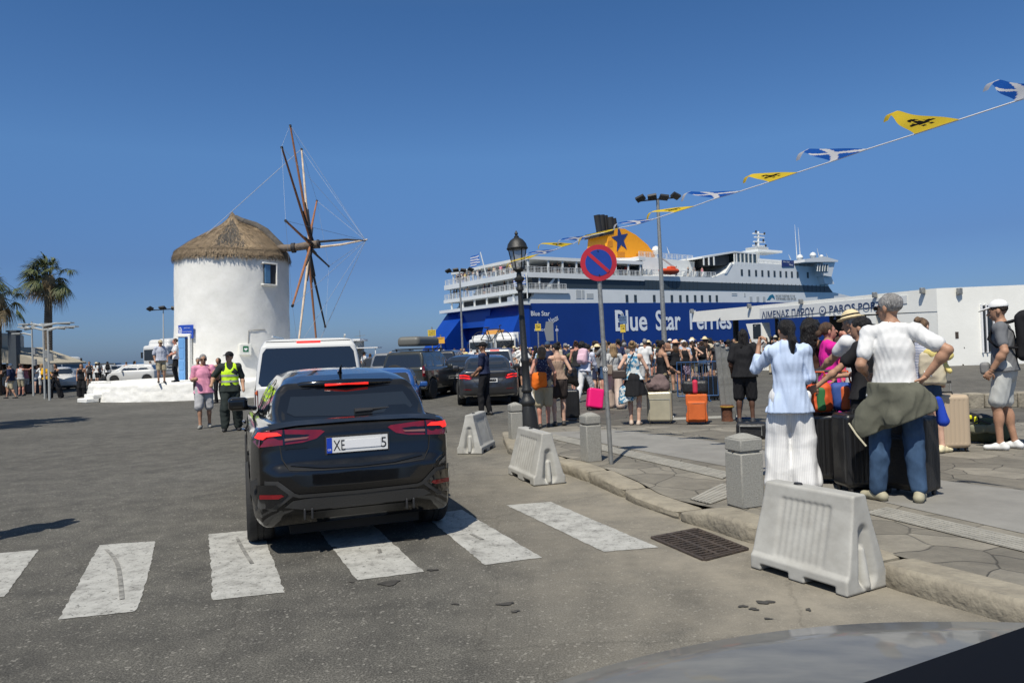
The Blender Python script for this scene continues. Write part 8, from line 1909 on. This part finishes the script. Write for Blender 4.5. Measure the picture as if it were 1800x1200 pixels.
vp = [cone(J['pel'] + up * .05, J['chest'], .168 * s * 1.1, .158 * s * 1.12, .04, sq), cone(J['chest'], J['shb'] - up * .02, .163 * s * 1.12, .125 * s, .05, sq), cone(J['sh0'] * .8 + J['sh1'] * .2, J['sh1'] * .8 + J['sh0'] * .2, .078, .078, .03), half(J['pel'] + up * .07, -up), folds(.008, 1, 2)]
nc = J['neck'] + fw * .06 - up * .02; vp.append(Prim(ell(nc, (.07, .10, .17)).fn, nc - .2, nc + .2, 's', .01))
for g in (0, 1): c_ = J['sh%d' % g] + rt * (.045 if g else -.045) - up * .05; vp.append(Prim(ell(c_, (.055, .2, .13)).fn, c_ - .25, c_ + .25, 's', .01))
vb = sdf_obj('vest', vp, .011, c_hiv, vs); bvv = bvh_of(vb)
m_band = mat('reflective_band', (.36, .37, .34), .35)
for z in (J['pel'][2] + .16, J['pel'][2] + .29):
 mb = MB(); rows = [[], []]
 for k in range(49):
  a = 2 * math.pi * k / 48; d = Vector((math.cos(a), math.sin(a), 0)); c0 = Vector((J['chest'][0], J['chest'][1], 0))
  for j, dz in enumerate((-.022, .022)):
   h = bvv.ray_cast(c0 + d * .6 + Vector((0, 0, z + dz)), -d); rows[j].append(tuple((h[0] if h[0] else c0 + d * .16 + Vector((0, 0, z + dz))) + d * .005))
 mb.grid(rows, 0, True); mb.build('band', m_band, vb, 180)
PP('person in dark clothes half hidden behind the man in the pink shirt', 350, 706, 1.70, 180, 0, skin='tan', top=('tee', c_lgrey), bottom=('trousers', c_black), hair=('short', 'grey'), vox=.018)
PP('woman with a short dark bob half hidden left of the officer', 386, 708, 1.66, 150, 0, sex='f', skin='tan', top=('tank', c_green), bottom=('trousers', c_black), hair=('bob', 'dark'), vox=.018)
TZ = PLZ - .01
def onterr(px, py): return foot(px, py, TZ)
person('grey-haired man in white short-sleeved shirt and black trousers on the mill terrace', onterr(311, 671), BK(311) + R(100), 1.80, skin='red', top=('shirt', c_white, dict(sleeve=.6, hem=.03)), bottom=('trousers', c_black), hair=('short', 'brown'), vox=.018, hands=[(-.2, .3, 1.05), (.2, .3, 1.0)])
person('man in grey cap and striped shirt standing on the edge of the mill terrace', onterr(284, 673), BK(284) + R(185), 1.72, skin='tan', top=('shirt', c_strp, dict(sleeve=.8, loose=.05)), bottom=('shorts', c_khaki), hair=('short', 'grey'), hat=('cap', c_khaki), vox=.018, build=1.15)
# ---- people at the left
LP_ = [
 ('woman in black jumpsuit walking towards the camera left of the terrace wall', 144, 698, 1.66, 175, 'f', 'tan', ('tank', c_black), ('trousers', c_black, dict(flare=.06)), ('long', 'black'), None, {}),
 ('bearded man in charcoal tank top and black shorts left of the terrace', 158, 678, 1.80, 180, 'm', 'tan', ('tank', cloth('charcoal', (.05, .05, .055))), ('shorts', c_black), ('short', 'black'), None, {}),
 ('dark-haired person with dark vest and shorts walking away beyond the terrace wall', 175, 674, 1.74, 0, 'm', 'tan', ('tee', c_grey), ('shorts', c_black), ('short', 'black'), None, {}),
 ('person in white hooded top with black backpack beside the terrace', 190, 675, 1.76, 0, 'm', 'fair', ('tee', c_white, dict(sleeve=1.8)), ('trousers', c_black), ('short', 'black'), None, dict(bp='black backpack on the person in the white hooded top')),
 ('person in amber shirt and black trousers in front of the palm trunk', 83, 696, 1.72, 20, 'm', 'dark', ('tee', c_yel, dict(sleeve=.8, loose=.05)), ('trousers', c_black), ('short', 'black'), None, {}),
 ('woman in black crop top and wide black trousers embracing the person in amber', 98, 700, 1.70, 150, 'f', 'tan', ('tank', c_black, dict(hem=.22)), ('trousers', c_black, dict(flare=.07, waist=.06)), ('long', 'dark'), None, dict(feet=[(-.22, -.1, 0), (.22, .1, 0)], hands=[(.2, .3, 1.2), (-.05, .35, 1.15)])),
 ('man in navy shirt, khaki shorts and blue cap striding left at the left edge', 20, 700, 1.80, 60, 'm', 'tan', ('tee', c_navy, dict(sleeve=.8, loose=.05)), ('shorts', c_khaki), ('short', 'grey'), ('cap', c_jean), dict(feet=[(-.1, -.28, 0), (.1, .28, 0)], build=1.1)),
 ('man in beige shorts raising a phone behind the navy-shirted man', 37, 696, 1.76, -40, 'm', 'red', ('tank', c_lgrey), ('shorts', c_khaki), ('short', 'brown'), None, dict(hands=[None, (.2, .5, 1.45)])),
 ('woman in maroon top and black shorts left of the palm trunk', 57, 690, 1.68, 20, 'f', 'tan', ('tank', c_mar), ('shorts', c_black, dict(len=.4)), ('long', 'brown'), None, {}),
 ('woman in white top and denim shorts stepping forward left of the palm', 67, 692, 1.70, 170, 'f', 'fair', ('tee', c_white), ('shorts', c_jean, dict(len=.3)), ('long', 'brown'), None, dict(feet=[(-.1, -.2, 0), (.1, .25, 0)])),
 ('person in red cap and maroon shirt behind the scooters at the left edge', 3, 690, 1.74, -20, 'm', 'tan', ('tee', c_mar), ('shorts', c_black), ('short', 'dark'), ('cap', c_white), {}),
 ('person in black top behind the scooters under the awning', 50, 686, 1.80, 10, 'm', 'tan', ('tee', c_black), ('trousers', c_black), ('short', 'black'), None, {}),
 ('woman in nude top and black shorts by the white cars', 223, 672, 1.68, 0, 'f', 'fair', ('tank', c_beige), ('shorts', c_black, dict(len=.45)), ('bun', 'light brown'), None, {}),
 ('man in white shirt with dark braces and black cap right of the white van', 641, 672, 1.76, -60, 'm', 'tan', ('tee', c_white), ('trousers', c_black), ('short', 'black'), ('cap', c_black), {}),
 ('blonde woman in striped shirt standing behind the blue hatchback', 690, 702, 1.66, -40, 'f', 'tan', ('tee', c_strp, dict(sleeve=.7)), ('trousers', c_jean), ('bob', 'blonde'), None, {}),
 ('person in cream top behind the man with braces right of the van', 652, 666, 1.66, 20, 'f', 'tan', ('tee', c_beige), ('trousers', c_khaki), ('long', 'brown'), None, {}),
]
for (lb, px, py, H, dr, sx, skn, tp, bt, hr, ht, ex) in LP_:
 ex = dict(ex); bpk = ex.pop('bp', None)
 e, J = PP(lb, px, py, H, dr, 0, sex=sx, skin=skn, top=tp, bottom=bt, hair=hr, hat=ht, vox=.0175, **ex)
 if bpk: backpack(e, J, bpk, c_black, .14, .10, .22, vox=.02)
# person whose shadow lies on the road, just outside the left edge
p = Vector((-5.04, 6.65, 0)); person('person in shorts walking just outside the left edge of the photo', p, .2, 1.75, skin='tan', top=('tee', c_navy), bottom=('shorts', c_khaki), hair=('short', 'dark'), vox=.02)
# ================================================================ luggage
M_blkc = mat('black_case', (.012, .012, .013), .35, coat=.3, bump=.05)
def suitcase(label, loc, rz, w, d, h, m, ribs_=0, handle=.35, tilt=0, group=None, vox=.011, soft=False, name='suitcase', metal=None):
 e = empty(name, loc, rz, label, 'suitcase', group); e.rotation_euler = (tilt, 0, rz); zc = .05 + h / 2
 pr = [rbox((0, 0, zc), (w / 2, d / 2, h / 2), .05 if not soft else .035, None, .01)]
 if ribs_:
  for k in range(ribs_):
   x = -w / 2 + w * (k + .5) / ribs_
   for sg in (-1, 1): q = cone((x, sg * (d / 2 + .006), zc - h / 2 + .07), (x, sg * (d / 2 + .006), zc + h / 2 - .07), .010, .010, .006); q.op = 's'; pr.append(q)
 if soft: pr += [rbox((0, -d / 2 - .01, zc - h * .10), (w * .40, .03, h * .33), .025, None, .01), folds(.004, .8, 3)]
 b = sdf_obj('shell', pr, vox, m, e)
 MB().tube([(w / 2 * math.cos(a) * 1.0, 0, 0) for a in (0, 1)], .001).build('seam', M_trim, e) if False else None
 sdf_obj('seam', [rbox((0, 0, zc), (w / 2 + .003, .006, h / 2 + .003), .05, None)], vox, M_trim, e)
 for x in (-w / 2 + .05, w / 2 - .05):
  for y in (-d / 2 + .05, d / 2 - .05):
   mb = MB(); mb.lathe([(.024, -.012), (.028, -.008), (.028, .008), (.024, .012)], 14, Matrix.Translation((x, y, .028)) @ Matrix.Rotation(R(90), 4, 'Y')); mb.box((x, y, .05), (.03, .04, .03)); mb.build('wheel', M_trim, e)
 if handle:
  mb = MB(); mb.tube([(-.09, d * .3, zc + h / 2 - .02), (-.09, d * .3, zc + h / 2 + handle - .02)], .009, 6); mb.tube([(.09, d * .3, zc + h / 2 - .02), (.09, d * .3, zc + h / 2 + handle - .02)], .009, 6); hd = mb.build('telescopic_handle', M_grey, e)
  MB().tube([(-.10, d * .3, zc + h / 2 + handle), (.10, d * .3, zc + h / 2 + handle)], .015, 8).build('grip', M_trim, hd)
 MB().tube([(-.07, 0, zc + h / 2), (-.06, 0, zc + h / 2 + .03), (.06, 0, zc + h / 2 + .03), (.07, 0, zc + h / 2)], .009, 6).build('carry_handle', M_trim, e)
 return e
def SC(label, px, py, z, *a, **k): return suitcase(label, foot(px, py, z), *a, **k)
M_chmp = mat('champagne_case', (.50, .455, .33), .3, .25, var=.15, vs=3); M_orc = mat('orange_case', (.62, .13, .025), .8, bump=.5, bs=90, var=.1)
M_pkc = mat('pink_case', (.80, .01, .16), .35, coat=.3)
e = SC('large champagne-coloured metallic suitcase with a taupe bag on top', 1161, 744, 0, BK(1161) + R(-4), .50, .30, .60, M_chmp, handle=0)
mb = MB(); mb.tube([(-.21, -.155, .10), (-.21, -.155, .50), (.21, -.155, .50), (.21, -.155, .10)], .006, 5); mb.build('front_pocket_trim', M_grey, e)
bg_ = empty('duffel_bag', e.location + Vector((-.03, 0, .66)), BK(1161), 'slouching taupe bag lying on the champagne suitcase', 'bag'); sdf_obj('bag', [ell((0, 0, .13), (.23, .15, .16)), rbox((0, 0, .09), (.21, .14, .09), .06, None, .05), ell((.03, 0, .26), (.12, .09, .07), None, .05), folds(.018, .8, 6)], .013, cloth('taupe_bag', (.16, .115, .11), .6), bg_)
e = SC('large orange and grey soft suitcase with a black holdall on top', 1226, 745, 0, BK(1226), .42, .28, .55, M_orc, handle=.0, soft=True)
mb = MB()
for sg in (-1, 1): mb.tube([(sg * .19, -.10, .08), (sg * .195, -.13, .30), (sg * .18, -.10, .58), (sg * .10, -.08, .615)], .016, 6)
mb.build('grey_piping', mat('grey_webbing', (.12, .12, .125), .8), e)
MB().tube([(-.15, -.175, .42), (.15, -.175, .42)], .006, 5).build('zip', M_trim, e)
bg_ = empty('holdall', e.location + Vector((-.02, 0, .60)), BK(1226), 'black holdall with a red panel strapped on the orange suitcase', 'bag'); sdf_obj('bag', [rbox((0, 0, .13), (.25, .13, .13), .07), folds(.008, .8, 6)], .013, mat('black_nylon', (.014, .014, .015), .5, bump=.3), bg_); sdf_obj('red_panel', [rbox((0, -.01, .14), (.055, .135, .135), .05)], .013, mat('red_webbing', (.55, .02, .06), .7), bg_)
MB().tube([(-.07, .1, .2), (-.07, .1, .38), (.07, .1, .38), (.07, .1, .2)], .009, 6).build('trolley_handle', M_grey, bg_)
pc = SC('bright pink hard-shell suitcase being wheeled past the sign pole', 1044, 721, 0, BK(1044) + R(14), .40, .26, .50, M_pkc, handle=.25, tilt=R(-12)); pc.rotation_euler = (R(-10), R(10), BK(1044) + R(14))
# cluster round the white-shirted man
SC('black hard-shell suitcase with vertical ribs under the multicolour bags', 1462, 848, ZP, BK(1462) + R(6), .46, .28, .66, M_blkc, ribs_=9, handle=.42)
SC('black ribbed suitcase between the woman in black and the white-shirted man', 1516, 862, ZP, BK(1516) + R(30), .44, .30, .70, M_blkc, ribs_=9, handle=.0)
SC('large black soft suitcase behind the jeans of the white-shirted man', 1602, 868, ZP, BK(1602) + R(-25), .42, .28, .68, mat('black_nylon', (.014, .014, .015), .5), handle=.0, soft=True)
SC('tall black suitcase standing close behind the woman in white trousers', 1440, 838, ZP, BK(1440) + R(20), .34, .26, .78, mat('black_nylon'), handle=.0, soft=True)
SC('beige ribbed suitcase standing left of the green kit bag', 1668, 792, ZP, BK(1668) + R(25), .42, .30, .66, mat('beige_case', (.46, .36, .25), .5), ribs_=8, handle=.15)
e = empty('boxy_bag', foot(1322, 770, ZP), BK(1322), 'black cabin bag lying left of the woman in white trousers', 'bag'); sdf_obj('bag', [rbox((0, 0, .12), (.22, .14, .12), .05), folds(.005, .8, 6)], .013, mat('black_nylon'), e); MB().tube([(-.17, -.15, .06), (-.17, -.16, .2), (.14, -.16, .2), (.14, -.15, .06)], .009, 5).build('handle', M_grey, e)
# multicolour bags on the ribbed suitcase
p0 = foot(1462, 848, ZP)
for k, (dx, cs, lb) in enumerate(((-.10, ((.62, .09, .02), (.03, .16, .05)), 'orange and green patchwork bag hanging on the trolley handle'), (.14, ((.03, .08, .30), (.60, .12, .03)), 'blue and orange patchwork bag right of the green one on the suitcase'))):
 e = empty('patchwork_bag', p0 + Vector((dx, -.02, .73)), BK(1462), lb, 'bag'); sdf_obj('bag', [rbox((0, 0, .14), (.11, .09, .14), .05), folds(.012, 1, k)], .012, mat('patch_a%d' % k, cs[0], .7), e)
 sdf_obj('side_panel', [rbox((.02, -.03, .13), (.045, .075, .12), .03)], .012, mat('patch_b%d' % k, cs[1], .7), e); MB().tube([(-.08, 0, .26), (-.05, -.02, .40), (.05, -.02, .40), (.08, 0, .26)], .010, 6).build('handle', mat('patch_a0'), e)
# green kit bag with yellow neck pillow, black rucksack
e = empty('kit_bag', foot(1722, 778, ZP), BK(1722) + R(8), 'olive green kit bag lying on the pavement behind the muscular man', 'bag'); sdf_obj('bag', [cone((-.14, 0, .17), (.20, .02, .16), .15, .16), folds(.016, .8, 6), half((0, 0, .01), (0, 0, -1))], .014, cloth('kit_green', (.085, .095, .055), .6), e); sdf_obj('flap', [rbox((.02, -.10, .20), (.16, .08, .06), .04, None), folds(.012, 1, 1)], .014, cloth('kit_pale', (.22, .22, .15)), e); MB().tube([(-.2, -.13, .22), (0, -.17, .32), (.2, -.13, .22)], .012, 6).build('carry_strap', M_trim, e)
e = empty('black_rucksack', foot(1752, 776, ZP) + Vector((.02, .12, 0)), BK(1750), 'black rucksack slumped against the olive green kit bag', 'bag'); sdf_obj('bag', [cone((-.12, 0, .22), (.16, 0, .12), .15, .12), folds(.014, .8, 6), half((0, 0, .01), (0, 0, -1))], .015, mat('black_nylon'), e)
e = empty('yellow_pouch', foot(1703, 778, ZP) + Vector((0, 0, .34)), BK(1700), 'black and yellow pouch on top of the olive green kit bag', 'bag'); sdf_obj('pouch', [ell((0, 0, .0), (.13, .08, .07)), cone((-.06, 0, .02), (.08, 0, -.06), .07, .07, .03)], .012, c_black, e); sdf_obj('yellow_patch', [rbox((-.02, -.05, .01), (.07, .045, .03), .02), rbox((.09, -.045, -.03), (.02, .045, .05), .015, None, 0)], .011, mat('acid_yellow', (.75, .72, .02), .5), e)
SC('grey suitcase beside the woman in maroon at the left', 50, 692, 0, BK(50), .36, .24, .52, mat('brown_grey_case', (.14, .11, .10), .5), handle=.3, vox=.02)
SC('black suitcase pulled by the person with the black backpack at the left', 181, 676, 0, BK(181), .42, .28, .44, M_blkc, handle=.3, vox=.02)
for k, (px, py, lb) in enumerate(((1003, 738, 'tall black suitcase pulled right of the woman in the tan top'), (1232, 704, 'black suitcase behind the blue crowd barrier, leftmost'), (1250, 703, 'black suitcase behind the blue crowd barrier, rightmost'), (1035, 690, 'black suitcase between the bending man and the man in white shorts'), (1062, 688, 'black suitcase right behind the sign pole'))):
 SC(lb, px, py, 0, BK(px) + R(15 * k), .42, .28, .62, M_blkc, ribs_=7, handle=.3, vox=.02)
# ================================================================ the crowd on the quay
def oc_mat():
 m = bpy.data.materials.new('crowd_top'); m.use_nodes = True; n, l, b = tex(m); o = n.new('ShaderNodeObjectInfo'); l.new(o.outputs['Color'], b.inputs['Base Color']); b.inputs['Roughness'].default_value = .85; return m
def oc_rand(name, cols):
 m = bpy.data.materials.new(name); m.use_nodes = True; n, l, b = tex(m); o = n.new('ShaderNodeObjectInfo'); cr = n.new('ShaderNodeValToRGB'); cr.color_ramp.interpolation = 'CONSTANT'; l.new(o.outputs['Random'], cr.inputs[0]); e = cr.color_ramp.elements
 for k, c in enumerate(cols):
  if k == 0: e[0].position = 0; e[0].color = (*c, 1)
  elif k == 1: e[1].position = 1 / len(cols); e[1].color = (*c, 1)
  else: q = e.new(k / len(cols)); q.color = (*c, 1)
 l.new(cr.outputs[0], b.inputs['Base Color']); b.inputs['Roughness'].default_value = .85; return m
M_ct = oc_mat(); M_cb = oc_rand('crowd_bottom', [(.015, .015, .018), (.42, .36, .25), (.05, .11, .22), (.02, .02, .03), (.6, .6, .58), (.03, .04, .09)])
M_cs = oc_rand('crowd_skin', [SK['fair'], SK['tan'], SK['red'], SK['tan'], SK['brown'], SK['fair']])
protos = []
def proto(desc, sex, hair, hat=None, **kw):
 e, J = person('proto', (0, 0, -50), 0, 1.72, sex, 'tan', kw.pop('top', ('tee', M_ct)), kw.pop('bottom', ('shorts', M_cb)), hair, hat, vox=.032, fine=False, **kw)
 v = []; f = []; mi = []; mats = []
 def walk(o):
  if o.type == 'MESH':
   m = o.data.materials[0]; m = M_cs if m.name.startswith('skin') else m
   if m not in mats: mats.append(m)
   n0 = len(v); v.extend([tuple(q.co) for q in o.data.vertices]); f.extend([tuple(i + n0 for i in q.vertices) for q in o.data.polygons]); mi.extend([mats.index(m)] * len(o.data.polygons))
  for c in list(o.children): walk(c)
  bpy.data.objects.remove(o)
 walk(e); me = bpy.data.meshes.new('person'); me.from_pydata(v, [], f); me.polygons.foreach_set('material_index', mi)
 for m in mats: me.materials.append(m)
 me.shade_smooth(); me.update(); protos.append((desc, me))
proto('dark-haired woman', 'f', ('long', 'dark')); proto('brown-haired woman with bun', 'f', ('bun', 'brown'), top=('tank', M_ct)); proto('dark-haired man', 'm', ('short', 'black')); proto('man in pale cap', 'm', ('short', 'dark'), ('cap', c_white)); proto('woman in sun hat', 'f', ('long', 'brown'), ('sunhat', M_straw)); proto('blonde woman', 'f', ('long', 'blonde'), hands=[(-.2, .3, 1.3), None])
proto('black-haired woman', 'f', ('wild', 'black'), top=('tank', M_ct), bottom=('skirt', M_cb)); proto('man in dark cap', 'm', ('short', 'black'), ('cap', c_black), hands=[(-.2, .3, 1.35), (.25, .2, 1.2)]); proto('brown-haired man', 'm', ('short', 'brown'), bottom=('trousers', M_cb)); proto('woman with ponytail', 'f', ('pony', 'black'), bottom=('trousers', M_cb)); proto('grey-haired man', 'm', ('short', 'grey')); proto('man in bucket hat', 'm', ('short', 'dark'), ('bucket', cloth('stone_hat', (.5, .47, .38))), hands=[(.1, .25, 1.4), (-.05, .25, 1.4)])
TOPS = [('white', (.70, .70, .68), 5), ('black', (.014, .014, .016), 7), ('grey', (.2, .2, .2), 2), ('navy', (.02, .03, .08), 2), ('pale blue', (.40, .52, .68), 1), ('beige', (.5, .42, .3), 2), ('pink', (.65, .25, .32), 1), ('olive', (.10, .11, .05), 1), ('red', (.45, .03, .03), 1), ('yellow', (.7, .6, .25), 1)]
bag_ = [t for t in TOPS for _ in range(t[2])]
rc = random.Random(21); placed = []; todo = []
ZN = [(798, 'before the stern wing'), (830, 'by the white light mast'), (905, 'beyond the parked cars'), (962, 'right behind the lamp post'), (1040, 'left of the sign pole'), (1090, 'right of the sign pole'), (1150, 'under the word Blue'), (1200, 'under the word Star'), (1262, 'behind the crowd barrier'), (1400, 'beyond the galvanised posts')]
tries = 0
while len(todo) < 208 and tries < 9000:
 tries += 1; u = rc.random(); Y = 24 + 38 * u ** 1.1; lo = 945 if Y < 31 else 765 if Y > 42 else 895; hi = 1262 if Y < 29 else 1400; px = rc.uniform(lo, hi)
 if px > 1300 and Y < 34: continue
 x = at(px, 600, Y).x
 if any((x - a) ** 2 + (Y - b_) ** 2 < .36 for a, b_ in placed): continue
 placed.append((x, Y)); todo.append((px, x, Y))
todo.sort(key=lambda t: (t[0]))
recs = []
for px, x, Y in todo:
 d, me = rc.choice(protos); tn, tc_, _ = rc.choice(bag_); zn = next(z for lim, z in ZN if px <= lim); dn = 'nearer' if Y < 34 else 'mid-distance' if Y < 50 else 'farthest'
 o = bpy.data.objects.new('person', me); C.objects.link(o); o.location = (x, Y, 0); o.rotation_euler = (0, 0, rc.uniform(-.9, .9) + (math.pi if rc.random() < .2 else 0)); o.scale = (rc.uniform(.92, 1.1),) * 2 + (rc.uniform(.91, 1.06),); o.color = (*tc_, 1)
 recs.append((o, '%s %s in %s top %s' % (dn, d, tn, zn)))
from collections import Counter
cnt = Counter(r_[1] for r_ in recs); seen = Counter()
ORD = ['leftmost', 'second', 'third', 'fourth', 'fifth', 'sixth']
for o, lb in recs:
 if cnt[lb] > 1: k = seen[lb]; seen[lb] += 1; lb = (ORD[k] + (' ' if k == 0 else ' from left ') + lb)
 tag(o, lb, 'person', 'travellers crowding the quay')
for k, (px, Y, pi_, tn) in enumerate(((6, 44, 0, 'white'), (14, 41, 7, 'black'), (27, 46, 2, 'navy'), (44, 43, 1, 'pink'), (62, 47, 3, 'grey'), (72, 42, 5, 'white'), (90, 50, 8, 'black'), (110, 56, 9, 'beige'), (168, 60, 4, 'white'), (236, 64, 6, 'black'), (262, 62, 10, 'pale blue'), (300, 66, 2, 'grey'))):
 d, me = protos[pi_]; o = bpy.data.objects.new('person', me); C.objects.link(o); o.location = (at(px, 600, Y).x, Y, 0); o.rotation_euler = (0, 0, rc.uniform(-2, 2)); o.color = (*dict((t[0], t[1]) for t in TOPS)[tn], 1)
 tag(o, '%s in %s top, %s' % (d, tn, ['first from the left edge among the scooters', 'second from the left edge under the awning', 'right of the dark column at the left', 'between column and palm trunk', 'just left of the palm trunk', 'nearest the palm trunk', 'right of the palm trunk', 'by the white hatchback', 'far beyond the terrace end', 'beside the woman in shorts by the cars', 'between the white cars', 'behind the terrace couple'][k]), 'person', 'people around the palm and parked cars')
# passengers on the ferry's stern decks
recs = []; W_ = IM.inverted(); rz_ = math.atan2(U.y, U.x)
for k in range(48):
 r_ = rc.random()
 if k < 22: q = Vector((rc.uniform(-.2, .5), rc.uniform(1, BW - 1), z3)); wh = 'at the upper stern rail'
 elif k < 33: q = Vector((rc.uniform(1, 24), rc.uniform(.3, 1.4), z3)); wh = 'along the upper side rail'
 elif k < 44: q = Vector((rc.uniform(-.5, .3), rc.uniform(1, BW - 1), z2)); wh = 'at the lower stern rail'
 else: q = Vector((rc.uniform(sd(1190, 480)[0], sd(1245, 480)[0]), .5, zU)); wh = 'amidships by the orange rescue boat'
 d, me = rc.choice(protos); tn, tc_, _ = rc.choice(bag_); p = W_ @ q; o = bpy.data.objects.new('person', me); C.objects.link(o); o.location = p; o.rotation_euler = (0, 0, math.pi + rc.uniform(-.8, .8)); o.color = (*tc_, 1); o.scale = (1.1,) * 3
 recs.append((p.x / p.y, o, '%s in %s top %s' % (d, tn, wh)))
recs.sort(key=lambda t: t[0]); cnt = Counter(r_[2] for r_ in recs); seen = Counter()
for _, o, lb in recs:
 if cnt[lb] > 1: k = seen[lb]; seen[lb] += 1; lb = ORD[k] + (' ' if k == 0 else ' from left ') + lb
 tag(o, lb, 'person', 'passengers on the ferry decks')
# lorry and camper at the ferry's ramp
tk_ = at(838, 600, 92); lorry(Vector((tk_.x, 92, 0)), R(-28), 'white articulated lorry coming out of the ferry garage', 9)
cm = at(888, 600, 84); lorry(Vector((cm.x, 84, 0)), R(-8), 'white coach-like lorry right of the first one, behind the lamp post', 5)
